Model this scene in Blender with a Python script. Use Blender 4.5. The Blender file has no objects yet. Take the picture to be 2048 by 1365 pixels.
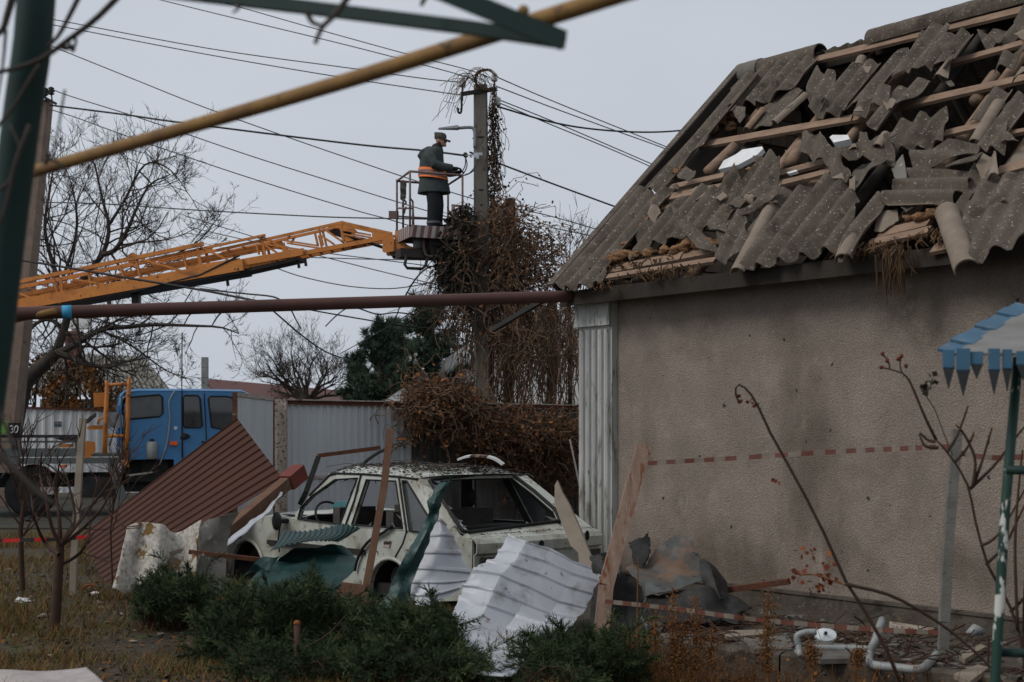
import bpy, bmesh, math, random
from mathutils import Vector, Matrix, noise
from mathutils.geometry import tessellate_polygon

# ------------------------------------------------------------------ camera, world, sun, exposure
scene = bpy.context.scene
COL = scene.collection
FPX = 2844.0            # focal length in photograph pixels (50 mm on a 36 mm sensor)
CX, HY, EYE = 1024.0, 860.0, 1.65
cam_d = bpy.data.cameras.new('camera'); cam = bpy.data.objects.new('camera', cam_d); COL.objects.link(cam)
cam.location = (0, 0, EYE); cam.rotation_euler = (math.radians(90), 0, 0)
cam_d.lens = 50; cam_d.sensor_width = 36; cam_d.shift_y = (HY - 682.5) / 2048.0
cam_d.clip_start = 0.1; cam_d.clip_end = 2000
cam_d.dof.use_dof = True; cam_d.dof.focus_distance = 16.5; cam_d.dof.aperture_fstop = 3.6
scene.camera = cam

SUN_EL, SUN_AZ = math.radians(46), math.radians(248)     # soft overcast sun, up behind the camera's left
world = bpy.data.worlds.new('World'); scene.world = world; world.use_nodes = True
nt = world.node_tree; nt.nodes.clear()
w_out = nt.nodes.new('ShaderNodeOutputWorld'); w_bg = nt.nodes.new('ShaderNodeBackground')
w_sky = nt.nodes.new('ShaderNodeTexSky'); w_sky.sky_type = 'NISHITA'; w_sky.sun_disc = False
w_sky.sun_elevation = SUN_EL; w_sky.sun_rotation = SUN_AZ; w_sky.dust_density = 4; w_sky.air_density = 1.0
w_mul = nt.nodes.new('ShaderNodeMixRGB'); w_mul.blend_type = 'MIX'; w_mul.inputs[0].default_value = 0.97
w_tc = nt.nodes.new('ShaderNodeTexCoord'); w_n = nt.nodes.new('ShaderNodeTexNoise')
w_n.inputs['Scale'].default_value = 2.1; w_n.inputs['Detail'].default_value = 4
w_map = nt.nodes.new('ShaderNodeMapping'); w_map.inputs['Scale'].default_value = (1, 1, 2.4)
nt.links.new(w_tc.outputs['Generated'], w_map.inputs['Vector']); nt.links.new(w_map.outputs['Vector'], w_n.inputs['Vector'])
w_ramp = nt.nodes.new('ShaderNodeValToRGB')
w_ramp.color_ramp.elements[0].position = 0.3; w_ramp.color_ramp.elements[0].color = (4.72, 5.1, 5.7, 1)
w_ramp.color_ramp.elements[1].position = 0.7; w_ramp.color_ramp.elements[1].color = (5.55, 5.92, 6.5, 1)
nt.links.new(w_n.outputs['Fac'], w_ramp.inputs['Fac'])
nt.links.new(w_sky.outputs['Color'], w_mul.inputs[1]); nt.links.new(w_ramp.outputs['Color'], w_mul.inputs[2])
nt.links.new(w_mul.outputs['Color'], w_bg.inputs['Color']); w_bg.inputs['Strength'].default_value = 0.1
nt.links.new(w_bg.outputs['Background'], w_out.inputs['Surface'])

sun_d = bpy.data.lights.new('sun', 'SUN'); sun = bpy.data.objects.new('sun', sun_d); COL.objects.link(sun)
sun_d.energy = 1.5; sun_d.angle = math.radians(26); sun_d.color = (1.0, 0.96, 0.89)
_sd = Vector((math.sin(SUN_AZ) * math.cos(SUN_EL), math.cos(SUN_AZ) * math.cos(SUN_EL), math.sin(SUN_EL)))
sun.rotation_euler = _sd.to_track_quat('Z', 'Y').to_euler(); sun.location = (0, 0, 40)
vs = scene.view_settings
vs.view_transform = 'Standard'; vs.look = 'None'; vs.gamma = 1; vs.exposure = 0.1; vs.use_curve_mapping = False
scene.cycles.max_bounces = 6; scene.cycles.diffuse_bounces = 3; scene.cycles.transparent_max_bounces = 8

# ------------------------------------------------------------------ helpers
R = random.Random(7)
def V(*a): return Vector(a)
def P(px, py, Y): return Vector(((px - CX) / FPX * Y, Y, EYE + (HY - py) / FPX * Y))
def ray(px, py): return Vector(((px - CX) / FPX, 1.0, (HY - py) / FPX))
def hit(px, py, p0, n):
    d = ray(px, py); o = Vector((0, 0, EYE)); t = (p0 - o).dot(n) / d.dot(n); return o + d * t
def gnd(px, py, z=0.0):
    Y = (EYE - z) * FPX / (py - HY); return P(px, py, Y)
def lerp(a, b, t): return a + (b - a) * t
def pn(v, s=1.0): return noise.noise(Vector(v) * s)
def zz(ox, oy, f):
    return lambda pts: [(ox + x / f, oy + y / f) for x, y in pts]

class MB:
    def __init__(s): s.v = []; s.f = []; s.m = []
    def add(s, vs, fs, mi=0):
        o = len(s.v); s.v += [Vector(v) for v in vs]; s.f += [tuple(i + o for i in f) for f in fs]; s.m += [mi] * len(fs); return s
    def hexa(s, b, t, mi=0):   # bottom four corners, top four corners
        return s.add(list(b) + list(t), [(3, 2, 1, 0), (4, 5, 6, 7), (0, 1, 5, 4), (1, 2, 6, 5), (2, 3, 7, 6), (3, 0, 4, 7)], mi)
    def box(s, c, size, ax=None, mi=0):
        c = Vector(c); x, y, z = [d / 2 for d in size]
        X, Y, Z = ax if ax else (Vector((1, 0, 0)), Vector((0, 1, 0)), Vector((0, 0, 1)))
        q = [(-x, -y), (x, -y), (x, y), (-x, y)]
        return s.hexa([c + X * a + Y * b - Z * z for a, b in q], [c + X * a + Y * b + Z * z for a, b in q], mi)
    def beam(s, p0, p1, w, h=None, up=None, mi=0):
        p0 = Vector(p0); p1 = Vector(p1); h = w if h is None else h
        d = (p1 - p0).normalized(); up = Vector(up) if up else Vector((0, 0, 1))
        if abs(d.dot(up)) > .97: up = Vector((0, 1, 0))
        sx = d.cross(up).normalized(); uz = sx.cross(d).normalized()
        q = [(-w / 2, -h / 2), (w / 2, -h / 2), (w / 2, h / 2), (-w / 2, h / 2)]
        return s.hexa([p0 + sx * a + uz * b for a, b in q], [p1 + sx * a + uz * b for a, b in q], mi)
    def tube(s, pts, rad, n=8, caps=True, mi=0, sq=None):
        pts = [Vector(p) for p in pts]; k = len(pts)
        rad = [rad] * k if isinstance(rad, (int, float)) else list(rad)
        ref = None; vs = []; o = []
        for i, p in enumerate(pts):
            d = (pts[min(i + 1, k - 1)] - pts[max(i - 1, 0)])
            d = d.normalized() if d.length > 1e-9 else Vector((0, 0, 1))
            if ref is None:
                ref = Vector((0, 0, 1)) if abs(d.z) < .9 else Vector((1, 0, 0))
            a = (ref - d * ref.dot(d))
            a = a.normalized() if a.length > 1e-6 else d.orthogonal().normalized()
            b = d.cross(a); ref = a
            for j in range(n):
                t = 2 * math.pi * j / n
                vs.append(p + (a * math.cos(t) + b * math.sin(t) * (sq or 1)) * rad[i])
        fs = [(i * n + j, i * n + (j + 1) % n, (i + 1) * n + (j + 1) % n, (i + 1) * n + j) for i in range(k - 1) for j in range(n)]
        if caps and n > 2: fs += [tuple(range(n))[::-1], tuple((k - 1) * n + j for j in range(n))]
        return s.add(vs, fs, mi)
    def rings(s, rs, n=16, mi=0, caps=True):   # rs: list of (center, ax*rx, ay*ry)
        vs = []; k = len(rs)
        for c, ax, ay in rs:
            for j in range(n):
                t = 2 * math.pi * j / n; vs.append(Vector(c) + Vector(ax) * math.cos(t) + Vector(ay) * math.sin(t))
        fs = [(i * n + j, i * n + (j + 1) % n, (i + 1) * n + (j + 1) % n, (i + 1) * n + j) for i in range(k - 1) for j in range(n)]
        if caps: fs += [tuple(range(n))[::-1], tuple((k - 1) * n + j for j in range(n))]
        return s.add(vs, fs, mi)
    def sphere(s, c, r, n=10, m=7, sc=(1, 1, 1), jit=0, mi=0):
        c = Vector(c); vs = []
        for i in range(m + 1):
            ph = math.pi * i / m
            for j in range(n):
                t = 2 * math.pi * j / n
                q = Vector((math.sin(ph) * math.cos(t), math.sin(ph) * math.sin(t), math.cos(ph)))
                k = 1 + jit * pn(q * 1.7 + c * 3.1)
                vs.append(c + Vector((q.x * sc[0], q.y * sc[1], q.z * sc[2])) * r * k)
        fs = [(i * n + j, (i + 1) * n + j, (i + 1) * n + (j + 1) % n, i * n + (j + 1) % n) for i in range(m) for j in range(n)]
        return s.add(vs, fs, mi)
    def poly(s, outer, holes, off, mi=0):  # plane polygon with holes, extruded by vector off
        lo = [[Vector(p) for p in outer]] + [[Vector(p) for p in h] for h in holes]
        flat = [p for l in lo for p in l]; tr = tessellate_polygon(lo); n = len(flat); off = Vector(off)
        fs = [tuple(t) for t in tr] + [tuple(i + n for i in t)[::-1] for t in tr]
        o = 0
        for l in lo:
            k = len(l); fs += [(o + i, o + (i + 1) % k, o + (i + 1) % k + n, o + i + n) for i in range(k)]; o += k
        return s.add(flat + [p + off for p in flat], fs, mi)
    def grid(s, pts, th=0.0, mi=0, mi_back=None):   # pts[i][j]; thickness th along the normals
        a = len(pts); b = len(pts[0]); flat = [p for r_ in pts for p in r_]
        fs = [(i * b + j, i * b + j + 1, (i + 1) * b + j + 1, (i + 1) * b + j) for i in range(a - 1) for j in range(b - 1)]
        s.add(flat, fs, mi)
        if th:
            nn = []
            for i in range(a):
                for j in range(b):
                    du = pts[min(i + 1, a - 1)][j] - pts[max(i - 1, 0)][j]; dv = pts[i][min(j + 1, b - 1)] - pts[i][max(j - 1, 0)]
                    q = du.cross(dv); nn.append(q.normalized() if q.length > 1e-12 else Vector((0, 0, 1)))
            o = len(s.v) - len(flat); o2 = len(s.v)
            s.add([p + q * th for p, q in zip(flat, nn)], [f[::-1] for f in fs], mi if mi_back is None else mi_back)
            rim = [j for j in range(b)] + [i * b + b - 1 for i in range(1, a)] + [(a - 1) * b + j for j in range(b - 2, -1, -1)] + [i * b for i in range(a - 2, 0, -1)]
            for q in range(len(rim)):
                x, y = rim[q], rim[(q + 1) % len(rim)]
                s.f.append((o + y, o + x, o2 + x, o2 + y)); s.m.append(mi)
        return s
    def build(s, name, mat, parent=None, smooth=False, loc=None, auto=None):
        org = Vector((0, 0, 0))
        if parent is not None: org = Vector(parent['_o'])
        elif loc is not None: org = Vector(loc)
        me = bpy.data.meshes.new(name)
        me.from_pydata([tuple(v - org) for v in s.v], [], s.f)
        mats = mat if isinstance(mat, (list, tuple)) else [mat]
        for m_ in mats: me.materials.append(m_)
        if len(mats) > 1: me.polygons.foreach_set('material_index', s.m)
        if smooth or auto: me.polygons.foreach_set('use_smooth', [True] * len(me.polygons))
        if auto:
            bm = bmesh.new(); bm.from_mesh(me)
            for e in bm.edges:
                e.smooth = len(e.link_faces) == 2 and e.calc_face_angle(0) < math.radians(auto)
            bm.to_mesh(me); bm.free()
        me.update()
        o = bpy.data.objects.new(name, me); COL.objects.link(o)
        o['_o'] = tuple(org)
        if parent is not None: o.parent = parent
        else: o.location = org
        return o

def tag(o, label=None, cat=None, group=None, kind=None):
    for k, v in (('label', label), ('category', cat), ('group', group), ('kind', kind)):
        if v: o[k] = v
    return o
def thing(name, label, cat, loc, group=None):
    o = bpy.data.objects.new(name, None); COL.objects.link(o); o.location = loc; o['_o'] = tuple(loc)
    o.empty_display_size = .2
    return tag(o, label, cat, group)

# ------------------------------------------------------------------ materials
def mat(name, c1, c2=None, scale=4, rough=.85, metal=0, bump=0, bscale=60, spots=(), contrast=.25, spec=.3, stretch=(1, 1, 1), dist=0.0):
    m = bpy.data.materials.new(name); m.use_nodes = True; t = m.node_tree; N = t.nodes; L = t.links
    b = N['Principled BSDF']; b.inputs['Roughness'].default_value = rough; b.inputs['Metallic'].default_value = metal
    b.inputs['Specular IOR Level'].default_value = spec
    tc = N.new('ShaderNodeTexCoord'); mp = N.new('ShaderNodeMapping'); mp.inputs['Scale'].default_value = stretch
    L.new(tc.outputs['Object'], mp.inputs['Vector'])
    def nz(sc, det=5, ds=0.0, rg=.6):
        n = N.new('ShaderNodeTexNoise'); n.inputs['Scale'].default_value = sc; n.inputs['Detail'].default_value = det
        n.inputs['Roughness'].default_value = rg; n.inputs['Distortion'].default_value = ds
        L.new(mp.outputs['Vector'], n.inputs['Vector']); return n.outputs['Fac']
    def ramp(f, a, z, lo=(0, 0, 0, 1), hi=(1, 1, 1, 1)):
        r = N.new('ShaderNodeValToRGB'); r.color_ramp.elements[0].position = a; r.color_ramp.elements[1].position = z
        r.color_ramp.elements[0].color = lo; r.color_ramp.elements[1].color = hi; L.new(f, r.inputs['Fac']); return r.outputs['Color']
    c2 = c2 or tuple(x * .8 for x in c1)
    col = ramp(nz(scale, 6, dist), .5 - contrast / 1.6, .5 + contrast / 1.6, (*c1, 1), (*c2, 1))
    for sp in spots:
        (sc_col, ssc, th, soft) = sp[:4]
        f = ramp(nz(ssc, 4, .3 if len(sp) < 5 else sp[4], .65), th, th + soft)
        mx = N.new('ShaderNodeMixRGB'); L.new(f, mx.inputs[0]); L.new(col, mx.inputs[1]); mx.inputs[2].default_value = (*sc_col, 1); col = mx.outputs[0]
    L.new(col, b.inputs['Base Color'])
    if bump:
        bp = N.new('ShaderNodeBump'); bp.inputs['Strength'].default_value = bump; bp.inputs['Distance'].default_value = .02
        L.new(nz(bscale, 6), bp.inputs['Height']); L.new(bp.outputs['Normal'], b.inputs['Normal'])
    return m
M = {}
M['soil'] = mat('soil', (.028, .021, .014), (.050, .037, .023), 3, bump=.8, bscale=14, spots=[((.085, .055, .022), 9, .56, .1), ((.05, .056, .018), 2.2, .54, .12), ((.018, .014, .010), 5, .6, .1)])
M['road'] = mat('road', (.045, .041, .034), (.03, .027, .022), 2, bump=.5, bscale=40, spots=[((.045, .052, .022), 1.2, .56, .1)])
M['conc'] = mat('concrete', (.17, .16, .14), (.11, .10, .09), 6, bump=.5, bscale=70, spots=[((.06, .055, .045), 7, .6, .1)])
M['conc_dark'] = mat('concrete_dark', (.10, .082, .064), (.055, .045, .036), 5, bump=.7, bscale=40, spots=[((.03, .026, .02), 4, .55, .12), ((.15, .13, .10), 22, .62, .06)])
M['pole'] = mat('pole_concrete', (.20, .18, .15), (.14, .125, .105), 5, bump=.35, bscale=60, spots=[((.09, .08, .065), 9, .6, .08)], stretch=(1, 1, .3))
M['slate'] = mat('asbestos_slate', (.112, .091, .072), (.076, .060, .047), 5, rough=.95, bump=.35, bscale=90, spots=[((.046, .036, .027), 3, .54, .14), ((.18, .155, .125), 18, .61, .08), ((.42, .39, .34), 44, .635, .03)])
M['slate_tan'] = mat('asbestos_slate_underside', (.23, .185, .145), (.17, .135, .105), 6, rough=.95, bump=.25, bscale=90)
M['timber'] = mat('old_timber', (.29, .195, .135), (.185, .122, .085), 3, rough=.9, bump=.4, bscale=50, stretch=(1, 1, 4), spots=[((.08, .055, .04), 9, .62, .06)])
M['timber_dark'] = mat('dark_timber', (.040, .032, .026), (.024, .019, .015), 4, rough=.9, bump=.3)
M['wool'] = mat('clay_straw', (.30, .165, .085), (.17, .095, .05), 14, rough=1, bump=1, bscale=50)
M['straw'] = mat('straw', (.13, .075, .038), (.075, .045, .025), 10, rough=1)
M['foam'] = mat('white_foam', (.72, .73, .74), (.58, .58, .58), 6)
M['brick_int'] = mat('pale_masonry', (.46, .38, .29), (.33, .27, .21), 5, bump=.6, bscale=30)
M['mortar'] = mat('mortar', (.10, .085, .068), (.07, .06, .05), 8)
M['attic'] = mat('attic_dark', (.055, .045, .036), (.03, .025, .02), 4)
M['paint_peel'] = mat('peeling_white_paint', (.46, .46, .44), (.34, .34, .32), 5, bump=.4, bscale=40, stretch=(1, 1, .22), spots=[((.20, .19, .17), 9, .55, .1), ((.12, .11, .10), 20, .62, .05)])
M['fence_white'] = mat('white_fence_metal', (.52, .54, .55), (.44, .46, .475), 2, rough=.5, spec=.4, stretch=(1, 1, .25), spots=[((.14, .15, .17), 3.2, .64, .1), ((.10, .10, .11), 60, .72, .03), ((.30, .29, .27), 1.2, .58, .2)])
M['fence_far'] = mat('far_fence_metal', (.68, .69, .70), (.56, .57, .58), 1.5, rough=.5, stretch=(1, 1, .12), spots=[((.2, .2, .21), 6, .64, .06)])
M['rust'] = mat('rusty_iron', (.145, .052, .026), (.075, .034, .022), 9, rough=.9, bump=.4, bscale=80, spots=[((.26, .23, .20), 8, .6, .06)])
M['rust_paint'] = mat('rusty_white_paint', (.42, .37, .32), (.34, .29, .24), 5, rough=.8, spots=[((.10, .045, .028), 26, .55, .05), ((.14, .06, .035), 6, .6, .06)])
M['gas_pipe'] = mat('brown_pipe_paint', (.085, .036, .028), (.060, .030, .025), 3, rough=.6, spots=[((.12, .07, .05), 30, .66, .05)])
M['blue_paint'] = mat('blue_pipe_band', (.03, .26, .47), (.05, .32, .5), 8, rough=.6)
M['boom'] = mat('orange_boom_paint', (.55, .20, .034), (.44, .15, .028), 2.2, rough=.5, spec=.4, spots=[((.24, .085, .02), 2.5, .56, .14), ((.06, .028, .016), 6, .635, .04), ((.05, .03, .02), 16, .66, .04)])
M['boom_dark'] = mat('boom_dark_brown', (.045, .034, .028), (.022, .019, .017), 5, rough=.6)
M['basket_rail'] = mat('faded_pink_rail', (.20, .13, .115), (.12, .085, .078), 6, rough=.7, spots=[((.05, .06, .10), 5, .6, .05)])
M['truck_blue'] = mat('truck_blue_paint', (.055, .20, .41), (.045, .17, .35), 1.4, rough=.42, spec=.45, spots=[((.03, .08, .16), 14, .68, .05)])
M['truck_grey'] = mat('truck_grey_paint', (.13, .14, .135), (.09, .098, .095), 3, rough=.6)
M['black'] = mat('black_rubber', (.012, .012, .012), (.02, .02, .02), 8, rough=.8)
M['dark_metal'] = mat('dark_metal', (.035, .033, .031), (.02, .019, .018), 8, rough=.65, spots=[((.08, .045, .03), 9, .64, .06)])
M['glass_dark'] = mat('dark_glass', (.02, .022, .024), (.03, .032, .034), 2, rough=.06, spec=.9)
M['glass_grey'] = mat('sky_grey_glass', (.085, .09, .092), (.055, .06, .062), 3, rough=.15, spec=.6)  # grey base also stands in for sky reflected in the first cab window
M['car_white'] = mat('dirty_white_car_paint', (.50, .52, .47), (.40, .42, .37), 2.5, rough=.4, spec=.45, spots=[((.27, .25, .20), 1.7, .50, .18), ((.17, .14, .10), 4.4, .575, .09), ((.10, .052, .03), 11, .635, .035), ((.04, .035, .028), 26, .655, .03)])
M['car_dark'] = mat('car_interior_dark', (.028, .026, .025), (.016, .015, .015), 8, rough=.9)
M['red_lens'] = mat('red_lamp_lens', (.16, .018, .012), (.10, .012, .01), 8, rough=.25, spec=.5)
M['lens_dark'] = mat('smoked_lens', (.05, .055, .05), (.03, .03, .03), 8, rough=.25, spec=.5)
M['seat'] = mat('grey_seat_fabric', (.075, .068, .062), (.05, .046, .042), 9)
M['teal_glass'] = mat('teal_dash_glass', (.05, .17, .18), (.04, .12, .13), 9, rough=.3)
M['brown_sheet'] = mat('brown_profiled_sheet', (.068, .029, .021), (.056, .025, .018), 1.5, rough=.75, spec=.15, spots=[((.15, .10, .08), 60, .72, .03)])
M['white_sheet'] = mat('white_profiled_sheet', (.42, .43, .465), (.35, .36, .39), 2, rough=.42, spec=.45, spots=[((.24, .235, .23), 3.2, .56, .14), ((.12, .085, .065), 8, .64, .05), ((.03, .025, .022), 24, .70, .02)])
M['green_sheet'] = mat('green_profiled_sheet', (.012, .046, .041), (.009, .033, .031), 3, rough=.5, spec=.4, spots=[((.05, .08, .075), 7, .64, .08)])
M['lichen_sheet'] = mat('lichen_white_slate', (.50, .47, .42), (.34, .31, .27), 22, rough=.95, bump=.5, bscale=60, contrast=.12, spots=[((.17, .10, .032), 5, .54, .05), ((.15, .125, .10), 4, .58, .08)])
M['grey_slate'] = mat('grey_bent_metal', (.17, .155, .135), (.10, .09, .078), 4, rough=.7, spots=[((.3, .29, .27), 6, .62, .1)])
M['tan_board'] = mat('tan_board', (.27, .225, .175), (.2, .165, .13), 4, rough=.9, spots=[((.1, .08, .06), 30, .68, .04)])
M['car_grey'] = mat('grey_car_panel', (.085, .09, .088), (.06, .064, .062), 4, rough=.45, spec=.5, spots=[((.15, .095, .065), 2.2, .5, .1), ((.03, .025, .02), 14, .62, .05)])
M['green_post'] = mat('dark_green_paint', (.014, .040, .034), (.010, .028, .025), 4, rough=.6)
M['green_flake'] = mat('flaking_green_paint', (.014, .046, .034), (.011, .034, .026), 5, rough=.6, spots=[((.5, .5, .46), 7, .53, .03)], stretch=(1, 1, .5))
M['yellow_pipe'] = mat('ochre_rusty_pipe', (.30, .17, .055), (.17, .095, .04), 6, rough=.75, spots=[((.06, .04, .022), 14, .62, .06)])
M['blue_tin'] = mat('blue_canopy_tin', (.045, .125, .20), (.036, .095, .155), 5, rough=.5, spots=[((.2, .16, .12), 12, .64, .06)])
M['canopy_top'] = mat('grey_canopy_top', (.20, .20, .19), (.145, .14, .13), 4)
M['dark_tin'] = mat('dark_tin', (.022, .026, .028), (.016, .018, .02), 5, rough=.6)
M['tape_red'] = mat('tape_red', (.14, .05, .034), (.10, .038, .027), 9, rough=.5)
M['tape_white'] = mat('tape_white', (.20, .165, .135), (.15, .125, .10), 9, rough=.5)
M['tape_bright'] = mat('tape_bright_red', (.62, .025, .02), (.5, .02, .02), 9, rough=.5)
M['white_pipe'] = mat('white_painted_pipe', (.29, .305, .30), (.22, .23, .225), 5, rough=.45, spots=[((.16, .14, .12), 16, .64, .05)])
M['mirror'] = mat('bright_reflector', (.75, .78, .78), (.65, .68, .68), 6, rough=.2, metal=.6)
M['bark'] = mat('bark', (.062, .051, .043), (.040, .033, .028), 8, rough=.95)
M['bark_brown'] = mat('brown_bark', (.060, .031, .021), (.04, .023, .016), 12, rough=.9)
M['vine_stem'] = mat('vine_stem', (.13, .080, .050), (.085, .052, .034), 10, rough=1)
M['vine_leaf'] = mat('dead_vine_leaf', (.19, .082, .036), (.12, .060, .030), 9, rough=1)
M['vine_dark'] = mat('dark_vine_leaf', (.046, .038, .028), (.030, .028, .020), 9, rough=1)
M['vine_orange'] = mat('orange_vine_leaf', (.30, .11, .03), (.20, .08, .028), 9, rough=1)
M['autumn'] = mat('autumn_leaf', (.22, .085, .018), (.12, .052, .016), 5, rough=1)
M['pine'] = mat('pine_needle', (.038, .062, .042), (.060, .090, .060), 4, rough=.9)
M['juniper'] = mat('juniper_needle', (.019, .035, .013), (.036, .055, .019), 3, rough=.9)
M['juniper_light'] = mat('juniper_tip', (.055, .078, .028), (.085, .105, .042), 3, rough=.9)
M['grass'] = mat('autumn_grass', (.085, .075, .022), (.15, .105, .036), 1.6, rough=1)
M['litter'] = mat('leaf_litter', (.10, .055, .024), (.055, .036, .020), 5, rough=1)
M['weed'] = mat('dry_weed', (.20, .085, .026), (.12, .055, .02), 9, rough=1)
M['rose_leaf'] = mat('red_rose_leaf', (.16, .032, .018), (.09, .024, .015), 9, rough=.9)
M['rose_orange'] = mat('orange_rose_leaf', (.24, .075, .02), (.15, .05, .018), 9, rough=.9)
M['wire'] = mat('wire_black', (.018, .019, .021), (.014, .014, .016), 8, rough=.6)
M['wire_thin'] = mat('wire_grey', (.045, .047, .052), (.035, .037, .04), 8, rough=.6)
M['porcelain'] = mat('porcelain', (.55, .55, .52), (.4, .4, .38), 8, rough=.3)
M['galv'] = mat('galvanised', (.48, .5, .52), (.38, .4, .42), 8, rough=.4, metal=.3)
M['lamp_grey'] = mat('lamp_grey', (.25, .26, .27), (.2, .21, .22), 8, rough=.5)
M['jacket'] = mat('jacket_grey_green', (.050, .062, .062), (.036, .046, .047), 12, rough=.9)
M['trouser'] = mat('navy_trouser', (.016, .018, .024), (.012, .013, .018), 10, rough=.9)
M['hivis'] = mat('hivis_orange', (.95, .24, .06), (.88, .19, .05), 9, rough=.7)
M['reflect'] = mat('reflective_grey', (.15, .155, .16), (.12, .125, .13), 9, rough=.5)
M['skin'] = mat('skin', (.40, .21, .155), (.33, .17, .12), 10, rough=.6)
M['cap'] = mat('camouflage_cap', (.085, .08, .065), (.035, .04, .03), 22, rough=.9, contrast=.08)
M['brick'] = mat('red_brick', (.20, .085, .055), (.15, .07, .05), 9, rough=.95, bump=.4)
M['far_roof'] = mat('far_slate_roof', (.24, .235, .21), (.17, .165, .145), 3, rough=.95, spots=[((.10, .10, .08), 3, .56, .12)])
M['red_roof'] = mat('far_red_roof', (.10, .042, .034), (.085, .034, .028), 3, rough=.8)
M['wall_far'] = mat('far_wall', (.34, .31, .26), (.26, .24, .2), 3)
M['white'] = mat('white_paint', (.7, .7, .68), (.6, .6, .58), 5)
M['hivis_green'] = mat('lime_green_cloth', (.22, .55, .07), (.18, .45, .06), 6, rough=.8)
M['orange_lens'] = mat('orange_lens', (.75, .12, .02), (.65, .1, .02), 8, rough=.3)
M['red_tube'] = mat('red_painted_tube', (.16, .028, .018), (.12, .024, .016), 5, rough=.6)
M['stripe_white'] = mat('stripe_white', (.40, .36, .34), (.30, .26, .25), 6, rough=.7)
M['stripe_red'] = mat('stripe_red', (.17, .085, .075), (.12, .065, .06), 6, rough=.7)
M['rag'] = mat('grey_rag', (.10, .095, .085), (.07, .066, .06), 10, rough=1)
M['split_wood'] = mat('split_wood', (.20, .125, .085), (.28, .20, .155), 7, rough=.9, bump=.4, bscale=40, stretch=(2.5, 2.5, .35), spots=[((.17, .06, .03), 5, .56, .08)])
M['rust_grey'] = mat('rusty_grey_bar', (.14, .075, .045), (.10, .052, .034), 6, rough=.9, spots=[((.22, .20, .18), 3, .58, .1)])
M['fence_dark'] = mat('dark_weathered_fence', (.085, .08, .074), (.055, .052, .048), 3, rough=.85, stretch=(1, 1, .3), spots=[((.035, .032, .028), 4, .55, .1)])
M['pole_brown'] = mat('brown_pole_concrete', (.235, .175, .135), (.17, .125, .10), 4, bump=.3, bscale=50, spots=[((.09, .065, .05), 6, .62, .06)])
# ------------------------------------------------------------------ the house frame (needed by the ground too)
E = Vector((0.51, 15.1, 3.16))                     # eave corner of the roof, far left
UD = Vector((.6108, -.7918, 0)); BK = Vector((.7918, .6108, 0))   # along the wall towards the viewer; into the house
RH, RW = 2.72, 2.84
VD = (BK * RW + Vector((0, 0, RH))).normalized(); RL = math.hypot(RW, RH)
NR = UD.cross(VD).normalized()
if NR.z < 0: NR = -NR
HC = Vector((.792, 15.225, 0))                     # wall corner on the ground
HLEN = 9.0
KA, KB = gnd(1200, 1272), gnd(2100, 1372)          # edge of the paved strip along the house
def ground_z(x, y):
    z = .05 * pn((x * .35, y * .35, 0)) + .025 * pn((x * 1.3, y * 1.3, 4)) - .015
    t = (KB - KA); n = Vector((t.y, -t.x, 0)).normalized()
    d = (Vector((x, y, 0)) - KA).dot(n)
    if n.y > 0: d = -d
    if x > .35 and y < 14:
        k = min(1, max(0, (x - .35) / .35))
        z = lerp(z, -.26 + .03 * pn((x * 2, y * 2, 1)), k * min(1, max(0, (d + .02) / .06))) if d > -.02 else lerp(z, -.05, k)
    if y > 21.5: z = lerp(z, -.02, min(1, (y - 21.5)))
    return z
mb = MB()
def span(a, b, n): return [a + (b - a) * i / n for i in range(n + 1)]
xs = [-300, -120, -60, -30, -18] + span(-14, 8, 110) + [12, 20, 40, 100, 300]
ys = [-60, -20, 0, 4] + span(6, 24, 90) + [27, 32, 40, 60, 100, 200, 700]
mb.grid([[Vector((x, y, ground_z(x, y) if abs(x) < 20 and 5 < y < 30 else -.02)) for y in ys] for x in xs])
tag(mb.build('ground', M['soil'], smooth=True), kind='structure')
mb = MB(); mb.box((-6, 28.6, -.035), (90, 9.5, .08))
tag(mb.build('street', M['road']), kind='structure')
# paved strip between the house and the flower bed, with its broken concrete edge
mb = MB()
q = [KA + Vector((-.2, .35, 0)), KB, HC + UD * HLEN, HC + Vector((-.1, .0, 0))]
mb.hexa([p + Vector((0, 0, -.3)) for p in q], [p + Vector((0, 0, .0)) for p in q])
tag(mb.build('pavement', M['conc_dark']), kind='structure')
kb = thing('concrete_kerb', 'broken low concrete kerb along the flower bed in front of the house', 'kerb', KA)
L_ = (KB - KA).length; kd = (KB - KA).normalized(); kn = Vector((kd.y, -kd.x, 0))
x = 0; i = 0
while x < L_ - .3:
    w = R.uniform(.75, 1.05); w = min(w, L_ - x)
    pts = []
    n = 14
    a0 = KA + kd * x
    rows = []
    for j in range(n + 1):
        s_ = j / n * (w - .015); b = a0 + kd * s_
        ch = .02 * pn((s_ * 4 + i * 7, 1, 2)) + .02 * max(0, pn((s_ * 9 + i * 3, 5, 1)))
        rows.append([b + kn * .07 + Vector((0, 0, -.32)), b + kn * (.06 + ch * .4) + Vector((0, 0, -.10)), b + kn * (.055 + ch) + Vector((0, 0, .015 - abs(ch))),
                     b + kn * .0 + Vector((0, 0, .03 + ch * .5)), b - kn * .07 + Vector((0, 0, .03 + ch * .4)), b - kn * .1 + Vector((0, 0, -.05))])
    m2 = MB(); m2.grid(rows, .0); m2.build('kerb_stone', M['conc_dark'], kb, smooth=False)
    x += w; i += 1

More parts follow.
